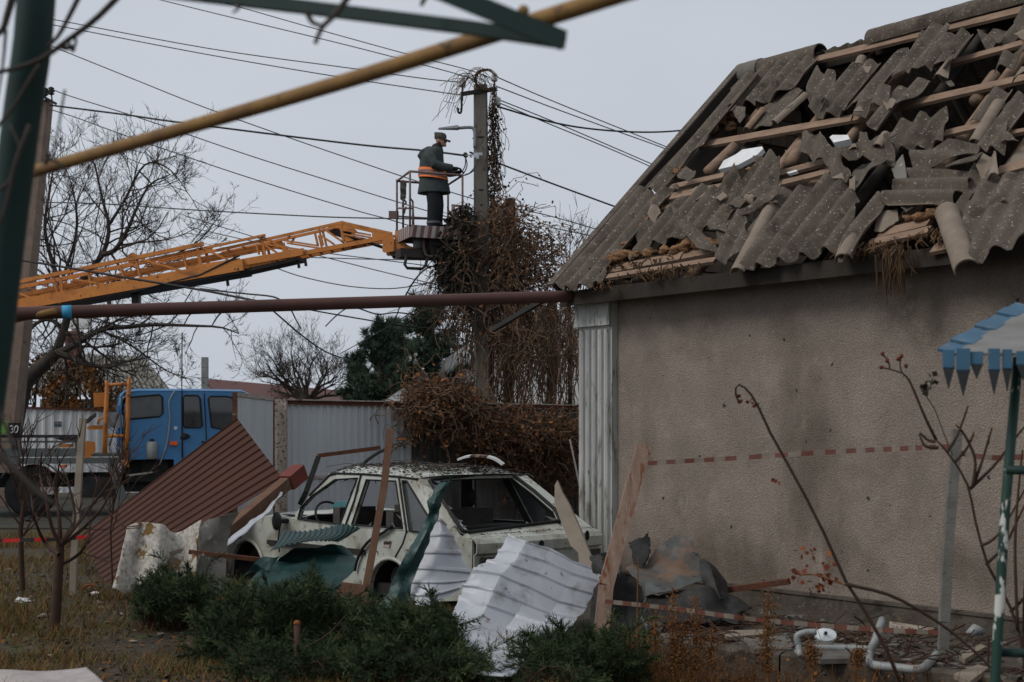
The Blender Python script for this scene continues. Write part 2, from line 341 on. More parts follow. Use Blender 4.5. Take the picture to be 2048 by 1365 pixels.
# ------------------------------------------------------------------ house
house = thing('house', 'long low house with beige roughcast wall and shattered grey slate roof', 'house', HC)
def wall_material():
    m = mat('roughcast_wall', (.322, .270, .228), (.242, .202, .170), 1.6, rough=1, bump=.8, bscale=70, spots=[((.18, .147, .117), .9, .52, .2), ((.385, .33, .27), 2.6, .60, .2)])
    t = m.node_tree; N = t.nodes; L = t.links; b = N['Principled BSDF']
    tc = N.new('ShaderNodeTexCoord'); col = b.inputs['Base Color'].links[0].from_socket
    dt = N.new('ShaderNodeVectorMath'); dt.operation = 'DOT_PRODUCT'; L.new(tc.outputs['Object'], dt.inputs[0]); dt.inputs[1].default_value = UD
    sp = N.new('ShaderNodeSeparateXYZ'); L.new(tc.outputs['Object'], sp.inputs[0])
    cb = N.new('ShaderNodeCombineXYZ'); L.new(dt.outputs['Value'], cb.inputs[0]); L.new(sp.outputs['Z'], cb.inputs[2])
    def dark_patch(tx, zc, rx, rz, strength):     # darker brown patch, its edge broken up by noise
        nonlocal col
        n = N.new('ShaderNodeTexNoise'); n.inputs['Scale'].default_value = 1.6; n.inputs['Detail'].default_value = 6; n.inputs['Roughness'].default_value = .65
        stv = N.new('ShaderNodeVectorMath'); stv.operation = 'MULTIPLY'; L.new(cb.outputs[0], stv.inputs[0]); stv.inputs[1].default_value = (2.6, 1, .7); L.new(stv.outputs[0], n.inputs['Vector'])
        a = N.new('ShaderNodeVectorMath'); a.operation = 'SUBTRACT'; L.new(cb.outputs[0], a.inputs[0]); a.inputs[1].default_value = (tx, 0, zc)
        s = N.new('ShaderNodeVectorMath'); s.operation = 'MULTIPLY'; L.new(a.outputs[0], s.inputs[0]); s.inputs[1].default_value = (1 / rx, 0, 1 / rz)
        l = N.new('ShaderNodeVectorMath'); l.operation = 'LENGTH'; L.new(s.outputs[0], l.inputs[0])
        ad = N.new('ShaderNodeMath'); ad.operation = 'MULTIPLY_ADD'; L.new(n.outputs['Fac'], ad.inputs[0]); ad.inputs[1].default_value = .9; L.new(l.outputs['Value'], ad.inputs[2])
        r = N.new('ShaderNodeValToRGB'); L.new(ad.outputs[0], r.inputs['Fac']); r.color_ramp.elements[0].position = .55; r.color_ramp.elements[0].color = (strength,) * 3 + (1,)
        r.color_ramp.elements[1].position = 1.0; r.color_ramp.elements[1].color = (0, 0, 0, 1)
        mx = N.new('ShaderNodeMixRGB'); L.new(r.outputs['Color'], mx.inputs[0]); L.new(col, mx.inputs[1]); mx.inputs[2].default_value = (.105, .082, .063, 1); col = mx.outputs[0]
    dark_patch(3.05, 1.35, .85, 2.3, .62); dark_patch(2.2, .3, 2.6, .7, .6); dark_patch(.95, 1.4, .35, 1.0, .4); dark_patch(4.8, .5, 1.0, .5, .5); dark_patch(3.4, .6, .5, .6, .5)
    # fine roughcast grain: pebbles lighter and darker
    vo = N.new('ShaderNodeTexNoise'); vo.inputs['Scale'].default_value = 95; vo.inputs['Detail'].default_value = 5; vo.inputs['Roughness'].default_value = .8; L.new(tc.outputs['Object'], vo.inputs['Vector'])
    rr = N.new('ShaderNodeValToRGB'); L.new(vo.outputs['Fac'], rr.inputs['Fac']); rr.color_ramp.elements[0].color = (.5, .48, .46, 1); rr.color_ramp.elements[0].position = .34; rr.color_ramp.elements[1].color = (1.35, 1.35, 1.35, 1); rr.color_ramp.elements[1].position = .66
    mu = N.new('ShaderNodeMixRGB'); mu.blend_type = 'MULTIPLY'; mu.inputs[0].default_value = 1; L.new(col, mu.inputs[1]); L.new(rr.outputs['Color'], mu.inputs[2])
    # dark splinter pits of different sizes
    cur = mu.outputs[0]
    for sc_, rad, off in ((3.4, .075, 0), (7.5, .12, 3.3), (2.0, .05, 5.7)):
        ad2 = N.new('ShaderNodeVectorMath'); ad2.operation = 'ADD'; L.new(cb.outputs[0], ad2.inputs[0]); ad2.inputs[1].default_value = (off, 0, off)
        nz3 = N.new('ShaderNodeTexNoise'); nz3.inputs['Scale'].default_value = 30; L.new(ad2.outputs[0], nz3.inputs['Vector'])
        ad3 = N.new('ShaderNodeVectorMath'); ad3.operation = 'MULTIPLY_ADD'; L.new(nz3.outputs['Color'], ad3.inputs[0]); ad3.inputs[1].default_value = (.06, .0, .06); L.new(ad2.outputs[0], ad3.inputs[2])
        v2 = N.new('ShaderNodeTexVoronoi'); v2.inputs['Scale'].default_value = sc_; L.new(ad3.outputs[0], v2.inputs['Vector'])
        sx = N.new('ShaderNodeSeparateXYZ'); L.new(v2.outputs['Color'], sx.inputs[0])
        k1 = N.new('ShaderNodeMath'); k1.operation = 'MULTIPLY'; L.new(sx.outputs['X'], k1.inputs[0]); L.new(sx.outputs['Y'], k1.inputs[1])
        k2 = N.new('ShaderNodeMath'); k2.operation = 'MULTIPLY'; L.new(k1.outputs[0], k2.inputs[0]); k2.inputs[1].default_value = rad
        k3 = N.new('ShaderNodeMath'); k3.operation = 'LESS_THAN'; L.new(v2.outputs['Distance'], k3.inputs[0]); L.new(k2.outputs[0], k3.inputs[1])
        mx = N.new('ShaderNodeMixRGB'); L.new(k3.outputs[0], mx.inputs[0]); L.new(cur, mx.inputs[1]); mx.inputs[2].default_value = (.05, .042, .036, 1); cur = mx.outputs[0]
    L.new(cur, b.inputs['Base Color'])
    bp = [n for n in N if n.type == 'BUMP'][0]; bp.inputs['Distance'].default_value = .03
    return m
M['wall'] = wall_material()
WT = 3.06
def hp(t, o, z): return HC + UD * t + BK * o + Vector((0, 0, z))     # t along the wall, o into the house
def hbox(name, t0, t1, o0, o1, z0, z1, m, parent=None):
    b = MB(); q = [(t0, o0), (t1, o0), (t1, o1), (t0, o1)]
    b.hexa([hp(t, o, z0) for t, o in q], [hp(t, o, z1) for t, o in q]); return b.build(name, M[m] if isinstance(m, str) else m, parent or house)
HW = 5.1
b = MB(); nx, nz_ = 120, 42       # front wall with a slightly uneven face
b.grid([[hp(.02 + (HLEN - .02) * i / nx, .004 * pn((i * .7, j * .7, 0)), .17 + (WT - .17) * j / nz_) for j in range(nz_ + 1)] for i in range(nx + 1)])
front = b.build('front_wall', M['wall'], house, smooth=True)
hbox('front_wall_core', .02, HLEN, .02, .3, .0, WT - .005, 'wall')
hbox('plinth', -.02, HLEN, -.07, .02, -.2, .165, 'conc_dark')
hbox('plinth_cap', -.02, HLEN, -.085, .018, .167, .19, 'conc_dark')
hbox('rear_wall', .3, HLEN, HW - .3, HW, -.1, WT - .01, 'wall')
# gables: triangle walls, the near face of the left one shows pale stones inside the attic
def gable(t0, t1, name):
    b = MB(); zr = E.z + RH - .12
    o = [hp(t0, .005, -.1), hp(t0, HW - .005, -.1), hp(t0, HW - .005, WT + .28), hp(t0, HW / 2, zr), hp(t0, .005, WT + .28)]
    holes = []
    if t0 < 1:      # a torn hole in the left gable lets the sky through
        for _k in (0,):
            ring_ = [hit(1562 + 21 * math.cos(a) * (1 + .3 * math.sin(a * 5)), 312 - 14 * math.sin(a) * (1 + .3 * math.cos(a * 4)), hp(t0, 0, 0), UD) for a in span(0, 2 * math.pi * 15 / 16, 15)]
            holes = [ring_]
    b.poly(o, holes, UD * (t1 - t0)); return b.build(name, M['mortar'], house)
gl = gable(.03, .28, 'gable_wall'); gr = gable(HLEN - .27, HLEN - .02, 'gable_wall')
bw, bh = .27, .155; bm0 = MB(); bm0.box((0, 0, 0), (.035, bw - .018, bh - .016), (UD, BK, Vector((0, 0, 1))))
brick_me = None; row = 0; z = WT + .12
while z < E.z + RH - .3:
    o_min = (z + bh / 2 - E.z) / RH * RW - .3 + .12
    s = (row % 2) * bw / 2
    while s + bw / 2 < HW / 2 + .7:
        hc_ = hit(1562, 312, hp(.285, 0, 0), UD) - HC
        if s - bw / 2 > o_min and not (abs(s - hc_.dot(BK)) < .24 and abs(z - hc_.z) < .16):
            if brick_me is None:
                o = bm0.build('brick', M['brick_int'], None); o.parent = gl; brick_me = o
            else:
                o = brick_me.copy(); COL.objects.link(o)
            o.location = hp(.285 + R.uniform(0, .012), s, z + R.uniform(-.004, .004)) - HC
        s += bw
    z += bh; row += 1
# fluted corner pillar
b = MB(); q = [(-.03, -.075), (.50, -.075), (.50, .02), (-.03, .02)]
b.hexa([hp(t, o, 0) for t, o in q], [hp(t, o, WT - .03) for t, o in q])
pil = b.build('corner_pillar', M['paint_peel'], house)
for k in range(5):
    b = MB(); t0 = .005 + k * .098
    prof = [(t0, -.074), (t0 + .012, -.108), (t0 + .03, -.12), (t0 + .052, -.12), (t0 + .07, -.108), (t0 + .082, -.074)]
    rows = [[hp(t, o, zq) for t, o in prof] for zq in (.02, .5, 1.2, 2.0, 2.70)]
    b.grid(rows); b.add([hp(t, o, 2.70) for t, o in prof], [tuple(range(6))]); b.build('flute', M['paint_peel'], pil)
hbox('capital', -.04, .515, -.125, -.076, 2.74, WT - .035, 'paint_peel', pil)
# eave: fascia, soffit, wall plate
def rp(u, v, lift=0): return E + UD * u + VD * v + NR * lift
b = MB(); b.hexa([rp(.0, 0) + Vector((0, 0, -.20)) + BK * a + UD * c for a, c in ((.0, 0), (.0, HLEN), (.04, HLEN), (.04, 0))], [rp(.0, 0) + Vector((0, 0, -.05)) + BK * a + UD * c for a, c in ((.0, 0), (.0, HLEN), (.04, HLEN), (.04, 0))])
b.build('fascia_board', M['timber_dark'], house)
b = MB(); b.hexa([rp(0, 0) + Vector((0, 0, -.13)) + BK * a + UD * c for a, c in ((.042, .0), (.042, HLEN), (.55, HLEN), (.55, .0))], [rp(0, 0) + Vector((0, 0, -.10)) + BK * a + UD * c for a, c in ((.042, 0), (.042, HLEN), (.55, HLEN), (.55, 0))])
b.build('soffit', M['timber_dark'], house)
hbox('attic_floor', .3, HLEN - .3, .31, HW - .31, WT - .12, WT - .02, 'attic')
# rafters (round poles) and ridge beam
for k in range(11):
    u = 1.02 + k * .76
    b = MB(); r0 = .058
    b.tube([rp(u + .02 * math.sin(k), v, -.135 + .01 * math.sin(k * 3 + v)) for v in span(.03, RL - .05, 6)], [r0 * (1.1 - .04 * i) for i in range(7)], 9)
    b.build('rafter', M['timber'] if k % 3 else M['timber_dark'], house, smooth=True)
    b = MB(); far = lambda v: E + UD * u + BK * (2 * RW) + (Vector((-VD.x, -VD.y, VD.z))) * v
    b.tube([far(v) + Vector((-NR.x, -NR.y, NR.z)) * -.135 for v in (.05, RL - .05)], .055, 8); b.build('rafter', M['timber_dark'], house, smooth=True)
b = MB(); b.beam(rp(.1, RL, -.16), rp(HLEN - .1, RL, -.16), .09, .12); b.build('ridge_beam', M['timber_dark'], house)

# far slope: whole sheets
FV = Vector((-VD.x, -VD.y, VD.z)); FN = Vector((-NR.x, -NR.y, NR.z)); F0 = E + BK * (2 * RW)
def far_sheet(u0, u1, v0, v1, jag=0):
    n = max(6, int((u1 - u0) / .03)); rows = []
    for i in range(n + 1):
        u = u0 + (u1 - u0) * i / n
        a = v0 + (jag * pn((u * 9, 1, 3)) if jag < 0 else 0); c = v1 + (jag * pn((u * 9, 2, 3)) if jag > 0 else 0)
        rows.append([F0 + UD * u + FV * (a + (c - a) * j / 3) + FN * (.03 + .025 * math.sin(u * 2 * math.pi / .18)) for j in range(4)])
    bb = MB(); bb.grid(rows, .008); bb.build('roof_sheet', M['slate'], house, smooth=True)
for (u0, u1, v0, v1, jg) in [(-.05 + 1.13 * k, 1.1 + 1.13 * k if k < 7 else HLEN, -.1, RL, 0) for k in range(8)]:
    if u1 - u0 > .05: far_sheet(u0, u1, v0, v1, jg)

# near slope: battens, planks and the broken slate sheets
z1 = zz(1100, 200, 3.412); z2 = zz(1460, 0, 3.483); z3 = zz(1500, 240, 3.737)
def rhit(p, lift): return hit(p[0], p[1], E + NR * lift, NR)
def board(a, c, w, lift=-.03, th=.035, m='timber', skew=0):
    p0, p1 = rhit(a, lift), rhit(c, lift); b = MB()
    n = 6; L = (p1 - p0).length; d = (p1 - p0).normalized()
    up = (VD + NR * skew).normalized(); o = d.cross(up).normalized()
    rows = [[p0 + d * (L * i / n) + up * (w / 2 * sx + .006 * pn((i * .9, sx, w * 50))) + o * (th / 2 * sy) for sx, sy in ((-1, -1), (1, -1), (1, 1), (-1, 1))] for i in range(n + 1)]
    vs_ = [p for r_ in rows for p in r_]; fs = [(i * 4 + j, i * 4 + (j + 1) % 4, i * 4 + 4 + (j + 1) % 4, i * 4 + 4 + j) for i in range(n) for j in range(4)] + [(3, 2, 1, 0), (n * 4, n * 4 + 1, n * 4 + 2, n * 4 + 3)]
    b.add(vs_, fs); return b.build('batten', M[m], house)
for a in (((1628, 122), (2075, 14), .13, -.02), ((1403, 292), (1742, 232), .12, -.01), ((1738, 228), (2075, 152), .115, -.03), ((1900, 128), (2060, 84), .10, -.03),
          ((1556, 350), (1662, 322), .11, -.02), ((1548, 372), (1662, 344), .09, .01), ((1336, 378), (1450, 352), .10, -.02), ((1328, 398), (1440, 376), .12, .0),
          ((1310, 424), (1360, 408), .08, -.02), ((1212, 543), (1440, 499), .13, .0), ((1210, 556), (1432, 521), .07, .03), ((1888, 270), (1972, 250), .10, .0),
          ((1740, 488), (1860, 462), .09, .02), ((1760, 470), (1860, 446), .12, .0), ((1995, 345), (2075, 325), .12, .0), ((1990, 275), (2075, 258), .06, .02), ((1866, 500), (2075, 455), .11, -.04)):
    board(*a)
for a in (((1415, 346), (1470, 292), .0), ((1580, 330), (1602, 290), -.06), ((1500, 250), (1535, 205), -.1), ((1950, 205), (1990, 150), -.1)):
    p0, p1 = rhit(a[0], a[2]), rhit(a[1], a[2]); b = MB(); b.tube([p0, lerp(p0, p1, .5), p1], [.062, .058, .055], 9); b.build('pole_rafter', M['timber'], house, smooth=True)

def frag(pts, lift=.05, phi=0, m='slate', wave=.225, amp=.040, tilt=(0, 0), curl=0.0, rough_edge=.009, name='roof_sheet', th=.009, ph=None):
    uv = []
    for p in pts:
        h = rhit(p, lift) - (E + NR * lift); uv.append((h.dot(UD), h.dot(VD)))
    cp, sp = math.cos(math.radians(phi)), math.sin(math.radians(phi))
    q = [(u * cp + v * sp, -u * sp + v * cp) for u, v in uv]           # across the waves, along the waves
    c0, c1 = min(a for a, _ in q), max(a for a, _ in q); lm = sum(b_ for _, b_ in q) / len(q); cm = (c0 + c1) / 2
    n = max(4, int((c1 - c0) / (wave / 9))); ph = R.random() * 6.28 if ph is None else ph; sd = R.random() * 50
    rows = []
    for i in range(n + 1):
        c = c0 + (c1 - c0) * (i + (.02 if i == 0 else -.02 if i == n else 0)) / n
        xs_ = []
        for k in range(len(q)):
            (a0, b0), (a1, b1) = q[k], q[(k + 1) % len(q)]
            if (a0 - c) * (a1 - c) <= 0 and abs(a1 - a0) > 1e-9: xs_.append(b0 + (b1 - b0) * (c - a0) / (a1 - a0))
        if len(xs_) < 2: continue
        l0 = min(xs_) + rough_edge * pn((c * 17, sd, 0)) + rough_edge * .6 * pn((c * 45, sd, 5)); l1 = max(xs_) + rough_edge * pn((c * 17, sd, 9)) + rough_edge * .6 * pn((c * 45, sd, 2))
        l0 += R.gauss(0, rough_edge * .35); l1 += R.gauss(0, rough_edge * .35)
        if l1 - l0 < .004: l1 = l0 + .004
        r_ = []
        for j in range(7):
            l = l0 + (l1 - l0) * j / 6
            h = lift + amp * math.sin(c * 2 * math.pi / wave + ph) + tilt[0] * (c - cm) + tilt[1] * (l - lm) + curl * (l - lm) ** 2 + .010 * pn((c * 2.2, l * 2.2, sd))
            u, v = c * cp - l * sp, c * sp + l * cp
            r_.append(rp(u, v, h))
        rows.append(r_)
    if len(rows) < 2: return
    b = MB(); b.grid(rows, th, 1, 0); return b.build(name, [M[m], M['slate_tan'] if m == 'slate' else M[m]], house, auto=50)
FR = [
 (z1([(45,1280),(150,1292),(250,1272),(350,1252),(395,1190),(402,1080),(480,990),(590,850),(620,800),(780,700),(840,590),(720,640),(650,600),(600,620),(300,960),(60,1250)]), .05, 0, {'ph': .5}),
 ([(1288,378),(1311,384),(1364,330),(1408,292),(1437,250),(1469,216),(1500,176),(1522,152),(1492,148),(1437,212),(1340,318)], .075, 0, {}),
 (z2([(-20,760),(35,738),(140,712),(215,726),(265,692),(285,692),(415,612),(530,522),(615,396),(460,418),(250,470),(130,515),(20,640)]), .05, 0, {}),
 (z2([(95,912),(230,760),(290,680),(420,630),(480,615),(512,640),(330,830),(285,880)]), -.01, 0, {'amp': .012}),
 (z2([(530,660),(570,540),(630,490),(640,520),(720,525),(745,515),(710,640),(640,760),(610,790),(545,750)]), .07, 6, {'tilt': (.1, .12)}),
 (z2([(590,822),(710,640),(860,455),(940,460),(1000,430),(1055,440),(860,700),(810,790),(700,802)]), .05, 0, {}),
 (z2([(820,790),(1060,440),(1100,405),(1150,400),(1240,335),(1245,360),(1120,560),(1040,640),(940,690),(900,720)]), .085, -3, {'tilt': (.05, 0)}),
 (z2([(1130,570),(1240,340),(1330,208),(1440,178),(1480,165),(1540,195),(1440,330),(1350,455),(1300,500),(1210,492)]), .06, 0, {}),
 (z2([(1350,450),(1480,265),(1560,240),(1620,230),(1703,252),(1580,440),(1500,425),(1440,470),(1380,465)]), .10, -4, {'tilt': (.08, .05)}),
 (z2([(1410,546),(1480,430),(1560,430),(1510,546)]), .06, 0, {'m': 'slate_tan', 'amp': .04, 'wave': .3}),
 (z2([(955,850),(1100,690),(1140,600),(1260,558),(1380,528),(1392,570),(1230,720),(1120,830),(1060,922),(980,920)]), .09, 8, {'tilt': (.1, -.12)}),
 (z2([(820,812),(930,790),(960,745),(1090,745),(1130,620),(980,660),(880,705)]), .12, 12, {'tilt': (.2, .1)}),
 (z2([(1060,702),(1170,730),(1150,775),(1100,770)]), .17, 20, {'m': 'slate_tan', 'tilt': (.3, .2)}),
 (z2([(1100,955),(1200,850),(1290,840),(1380,815),(1440,858),(1532,785),(1512,920),(1480,985),(1320,1012),(1150,1003)]), .08, -8, {'tilt': (.1, .25)}),
 (z2([(1680,1003),(1760,870),(1940,680),(2010,650),(2060,690),(2060,790),(1960,835),(1900,1005),(1760,1050)]), .06, -3, {}),
 (z2([(1675,865),(1810,640),(1972,628),(1900,720),(1780,845)]), .02, 0, {}),
 (z2([(1730,232),(1850,228),(2000,178),(2060,190),(2060,270),(1990,302),(1780,342)]), -.06, -10, {}),
 (z2([(1820,505),(1880,378),(1970,380),(2060,300),(2060,385),(1940,452),(1870,462)]), .09, 5, {'tilt': (.1, .2)}),
 (z2([(1960,560),(2060,480),(2060,520),(1995,575)]), .06, 0, {'m': 'slate_tan'}),
 (z3([(-130,1130),(-60,1120),(0,1095),(110,1102),(180,1050),(270,1065),(350,1010),(450,1025),(520,975),(620,985),(680,940),(800,700),(805,580),(720,440),(590,425),(420,515),(270,535),(150,560),(60,700),(-40,900)]), .06, 0, {'rough_edge': .008, 'wave': .23, 'amp': .048}),
 (z3([(640,1050),(770,1040),(870,880),(1005,600),(980,555),(880,568),(760,800),(690,940)]), .11, -2, {'tilt': (.1, 0)}),
 (z1([(550,1042),(600,850),(720,820),(900,700),(1050,615),(1200,640),(1285,680),(1260,785),(1060,885),(940,890),(800,952),(690,962)]), .06, -14, {'tilt': (0, .12)}),
 (z1([(1130,1085),(1140,880),(1270,780),(1340,790),(1362,1005),(1290,1042),(1230,1098)]), .10, 10, {'tilt': (.1, .1)}),
 (z1([(1135,585),(1190,500),(1280,468),(1310,560),(1440,418),(1540,398),(1602,440),(1500,652),(1380,642),(1270,662),(1180,672)]), .08, -6, {'tilt': (.05, .2)}),
 (z1([(870,700),(905,665),(960,700),(900,745),(780,760)]), .05, 0, {'m': 'slate_tan', 'tilt': (0, .2)}),
 (z1([(670,760),(740,735),(775,800),(690,865)]), .06, 10, {'m': 'slate_tan', 'tilt': (.2, .2)}),
 (z1([(880,800),(1000,890),(1135,955),(1110,985),(990,985),(900,900)]), .16, 60, {'tilt': (.1, .3), 'amp': .012}),
 (z1([(1270,780),(1400,700),(1600,590),(1560,640),(1440,720),(1300,785)]), .15, 30, {'amp': .01, 'tilt': (0, .3)}),
 (z1([(1250,55),(1330,50),(1335,120),(1300,165),(1265,120)]), .06, 10, {'amp': .012}),
 (z3([(990,600),(1090,450),(1180,358),(1645,368),(1645,470),(1520,620),(1380,672),(1010,640)]), .10, 78, {'tilt': (-.15, 0), 'wave': .2}),
 (z3([(1205,235),(1500,172),(1735,188),(1640,282),(1490,305),(1200,352)]), .09, 72, {'tilt': (.1, 0)}),
 (z3([(1510,655),(1600,480),(1700,440),(1850,425),(2060,325),(2080,900),(1970,992),(1890,985),(1810,1003),(1740,1078),(1660,1076),(1560,830)]), .12, 12, {'tilt': (.05, -.05), 'wave': .2, 'amp': .032}),
 (z3([(400,112),(470,140),(540,118),(590,190),(662,238),(690,330),(735,350),(762,425),(700,432),(610,420),(575,340),(540,300),(500,305),(450,280),(370,230)]), .15, 20, {'tilt': (.25, .2), 'amp': .035, 'rough_edge': .025}),
 (z3([(738,372),(800,255),(870,268),(860,340),(980,300),(1062,288),(980,370),(860,480),(812,572),(790,470)]), .14, 30, {'tilt': (.2, -.25), 'amp': .02}),
 (z3([(655,262),(880,200),(1052,138),(1072,200),(1052,292),(900,302),(850,262),(740,312)]), .18, 50, {'tilt': (.2, .3), 'amp': .02}),
 (z3([(1728,182),(1850,0),(1952,0),(1890,242),(1740,212)]), .10, 0, {}),
 (z3([(1690,352),(1730,258),(1862,270),(1862,425),(1720,442)]), .12, 15, {'m': 'slate_tan', 'tilt': (.2, .1)}),
 (z3([(1640,600),(1600,480),(1690,350),(1860,420),(1720,560)]), .06, 0, {}),
 (z3([(1050,345),(1160,285),(1175,440),(1090,450)]), .09, 0, {'m': 'grey_slate', 'amp': .01, 'tilt': (.2, .2)}),
 (z3([(960,690),(1100,672),(1120,740),(1000,842),(930,840)]), .03, 40, {'m': 'slate_tan', 'amp': .006}),
 (z3([(1460,360),(1560,300),(1740,252),(1690,300),(1560,335)]), .17, 60, {'m': 'slate', 'amp': .006}),
 (z3([(745,440),(800,435),(785,520),(740,505)]), .2, 0, {'m': 'slate_tan', 'amp': .008, 'tilt': (.3, .3)}),
 (z3([(610,430),(690,395),(705,450)]), .2, 0, {'m': 'slate_tan', 'amp': .006}),
 (z3([(725,205),(790,182),(805,215)]), .24, 0, {'m': 'slate_tan', 'amp': .006, 'tilt': (.3, .3)}),
 (z2([(860,770),(910,742),(930,780),(880,785)]), .2, 0, {'m': 'slate_tan', 'amp': .008}),
 (z3([(930,140),(1090,80),(1100,100),(1000,160),(880,190)]), .16, 30, {'amp': .008}),
 (z3([(1880,440),(1940,300),(2060,200),(2060,330),(1960,440)]), -.02, 0, {'m': 'slate_tan', 'amp': .01}),
 (z2([(1985,170),(2060,60),(2060,290),(2010,250)]), .06, 0, {}),
]
for pts, lift, phi, kw in FR: frag(pts, lift, phi, **kw)
rs_ = random.Random(3)
for k in range(26):      # small broken shards lying about on the slope
    x = rs_.uniform(1250, 2060); y0_ = 575 - (x - 1120) * .115; y1_ = max(150 - (x - 1490) * .26, 575 - (x - 1115) * 1.1); y = rs_.uniform(max(y1_ + 40, 20), y0_ - 25)
    if x - 1115 < (575 - y) * .93 + 40: continue
    r_ = rs_.uniform(8, 26); a0 = rs_.uniform(0, 6.28); n_ = rs_.randint(3, 5)
    frag([(x + r_ * rs_.uniform(.5, 1.2) * math.cos(a0 + 6.283 * j / n_), y + r_ * .8 * rs_.uniform(.5, 1.2) * math.sin(a0 + 6.283 * j / n_)) for j in range(n_)], rs_.uniform(.06, .17), rs_.uniform(-40, 40), 'slate_tan' if rs_.random() < .3 else 'slate', amp=.018, tilt=(rs_.uniform(-.3, .3), rs_.uniform(-.3, .3)), name='slate_shard')
def half_tile(a, c, r, lift, m='slate', arc=(-1.75, 1.75), name='ridge_tile', flip=1, r1=None):
    p0, p1 = rhit(a, lift), rhit(c, lift); d = (p1 - p0).normalized(); s_ = d.cross(NR).normalized(); u_ = s_.cross(d)
    if u_.dot(NR) < 0: u_ = -u_
    rows = []
    for i in range(9):
        p = lerp(p0, p1, i / 8); rr = lerp(r, r1 or r, i / 8)
        rows.append([p + (s_ * math.sin(t) + u_ * (math.cos(t) - .2)) * rr * (1 + .04 * pn((i, t, r))) for t in span(arc[0], arc[1], 12)])
    b = MB(); b.grid(rows, .012, 0, 0); return b.build(name, M[m], house, auto=50)
# fallen half-round ridge tiles lying on the slope
for a in ((z1([(1275,1180)])[0], z1([(1530,690)])[0], .075, .06, 'slate_tan'), (z3([(695,1050)])[0], z3([(760,880)])[0], .085, .07, 'slate_tan'),
          (z3([(1615,1110)])[0], z3([(1465,680)])[0], .095, .13, 'slate_tan'), (z2([(310,860)])[0], z2([(530,665)])[0], .055, .06, 'slate_tan'),
          (z2([(890,465)])[0], z2([(915,408)])[0], .055, .02, 'slate_tan'), (z2([(1700,1000)])[0], z2([(1870,720)])[0], .06, .09, 'slate_tan'),
          (z3([(950,205)])[0], z3([(1015,110)])[0], .05, .2, 'slate_tan'), (z1([(1345,670)])[0], z1([(1410,690)])[0], .05, .1, 'slate_tan'),
          (z2([(115,905)])[0], z2([(230,765)])[0], .045, .03, 'timber')):
    half_tile(*a, arc=(-1.5, 1.5))
# ridge caps still in place
def ridge_cap(x0, x1, m='slate', r=.12):
    def on_ridge(px):
        k = (px - CX) / FPX; r0 = E + VD * RL; t = (k * r0.y - r0.x) / (UD.x - k * UD.y); return r0 + UD * t
    p0, p1 = on_ridge(x0), on_ridge(x1); rows = []; n = 14
    for i in range(n + 1):
        p = lerp(p0, p1, i / n)
        rows.append([p + (BK * math.sin(t) + Vector((0, 0, math.cos(t) - .3))) * r * (1 + .05 * pn((i * .6, t, x0))) for t in span(-2.0, 2.0, 14)])
    b = MB(); b.grid(rows, .014); b.build('ridge_cap', M[m], house, auto=50)
ridge_cap(1522, 1642); ridge_cap(1744, 1890); ridge_cap(1888, 2080, r=.128); ridge_cap(1484, 1526, 'grey_slate', .14)
# weather board along the rake
b = MB(); b.beam(rp(-.03, -.03, .0), rp(-.03, RL - .02, .0), .05, .15, up=NR); b.build('barge_board', M['timber_dark'], house)
b = MB(); b.beam(rp(-.05, -.05, .085), rp(-.05, RL - .02, .085), .11, .02, up=NR); b.build('barge_cap', M['slate'], house)
# clay and straw filling spilling out, foam boards
for (x, y, r, lf) in [(1228, 518, .1, .05), (1245, 512, .12, .06), (1270, 510, .08, .04), (1300, 505, .09, .04), (1330, 500, .08, .04), (1352, 500, .08, .04), (1375, 492, .10, .06), (1398, 488, .09, .05), (1412, 485, .09, .08), (1425, 490, .07, .06),
                       (1345, 352, .08, .02), (1358, 344, .09, .03), (1365, 336, .06, .03), (1425, 262, .11, -.05), (1445, 246, .12, -.06), (1466, 232, .10, -.05), (1462, 255, .1, -.07), (1820, 437, .07, .03), (1840, 434, .08, .05), (1868, 428, .10, .07), (1885, 430, .07, .08), (1300, 440, .07, .03), (1285, 452, .06, .03), (1250, 490, .07, .02), (1330, 362, .05, .02), (1500, 340, .05, .06), (1310, 415, .05, .04)]:
    p = rhit((x, y), lf); b = MB(); b.sphere(p, r * .62, 12, 9, (1.2, 1, .75), jit=.9); b.build('clay_lump', M['wool'], house, smooth=True)
def foam(pts, lift, th):
    o = [rhit(p, lift) for p in pts]; b = MB(); b.poly(o, [], NR * th); return b.build('foam_board', M['foam'], house)
foam(z1([(1165,500),(1200,440),(1280,400),(1330,365),(1462,345),(1470,360),(1430,400),(1300,470)]), -.05, .05)
foam(z3([(618,175),(640,158),(755,158),(770,190),(650,215)]), .12, .07)
foam(z3([(285,412),(355,392),(365,402),(300,420)]), .03, .03)
# straw hanging from the eave
for (x, y, L, n, w) in ((1790, 508, .34, 80, .045), (1745, 496, .10, 50, .18), (1320, 545, .10, 60, .22), (1215, 573, .05, 30, .1), (1880, 470, .12, 50, .1), (1270, 530, .06, 40, .3)):
    p = rhit((x, y), .04); b = MB()
    for i in range(n):
        a = p + UD * R.gauss(0, w) + VD * R.gauss(0, .03) + NR * R.uniform(0, .06); l = L * R.uniform(.3, 1.15)
        q = a + Vector((R.gauss(0, .03), R.gauss(0, .03), -l * .5)); e = q + Vector((R.gauss(0, .03), R.gauss(0, .03), -l * .5))
        b.tube([a, q, e], [.008, .009, .003], 3, False)
    tag(b.build('hanging_straw', M['straw'], house), kind='stuff')
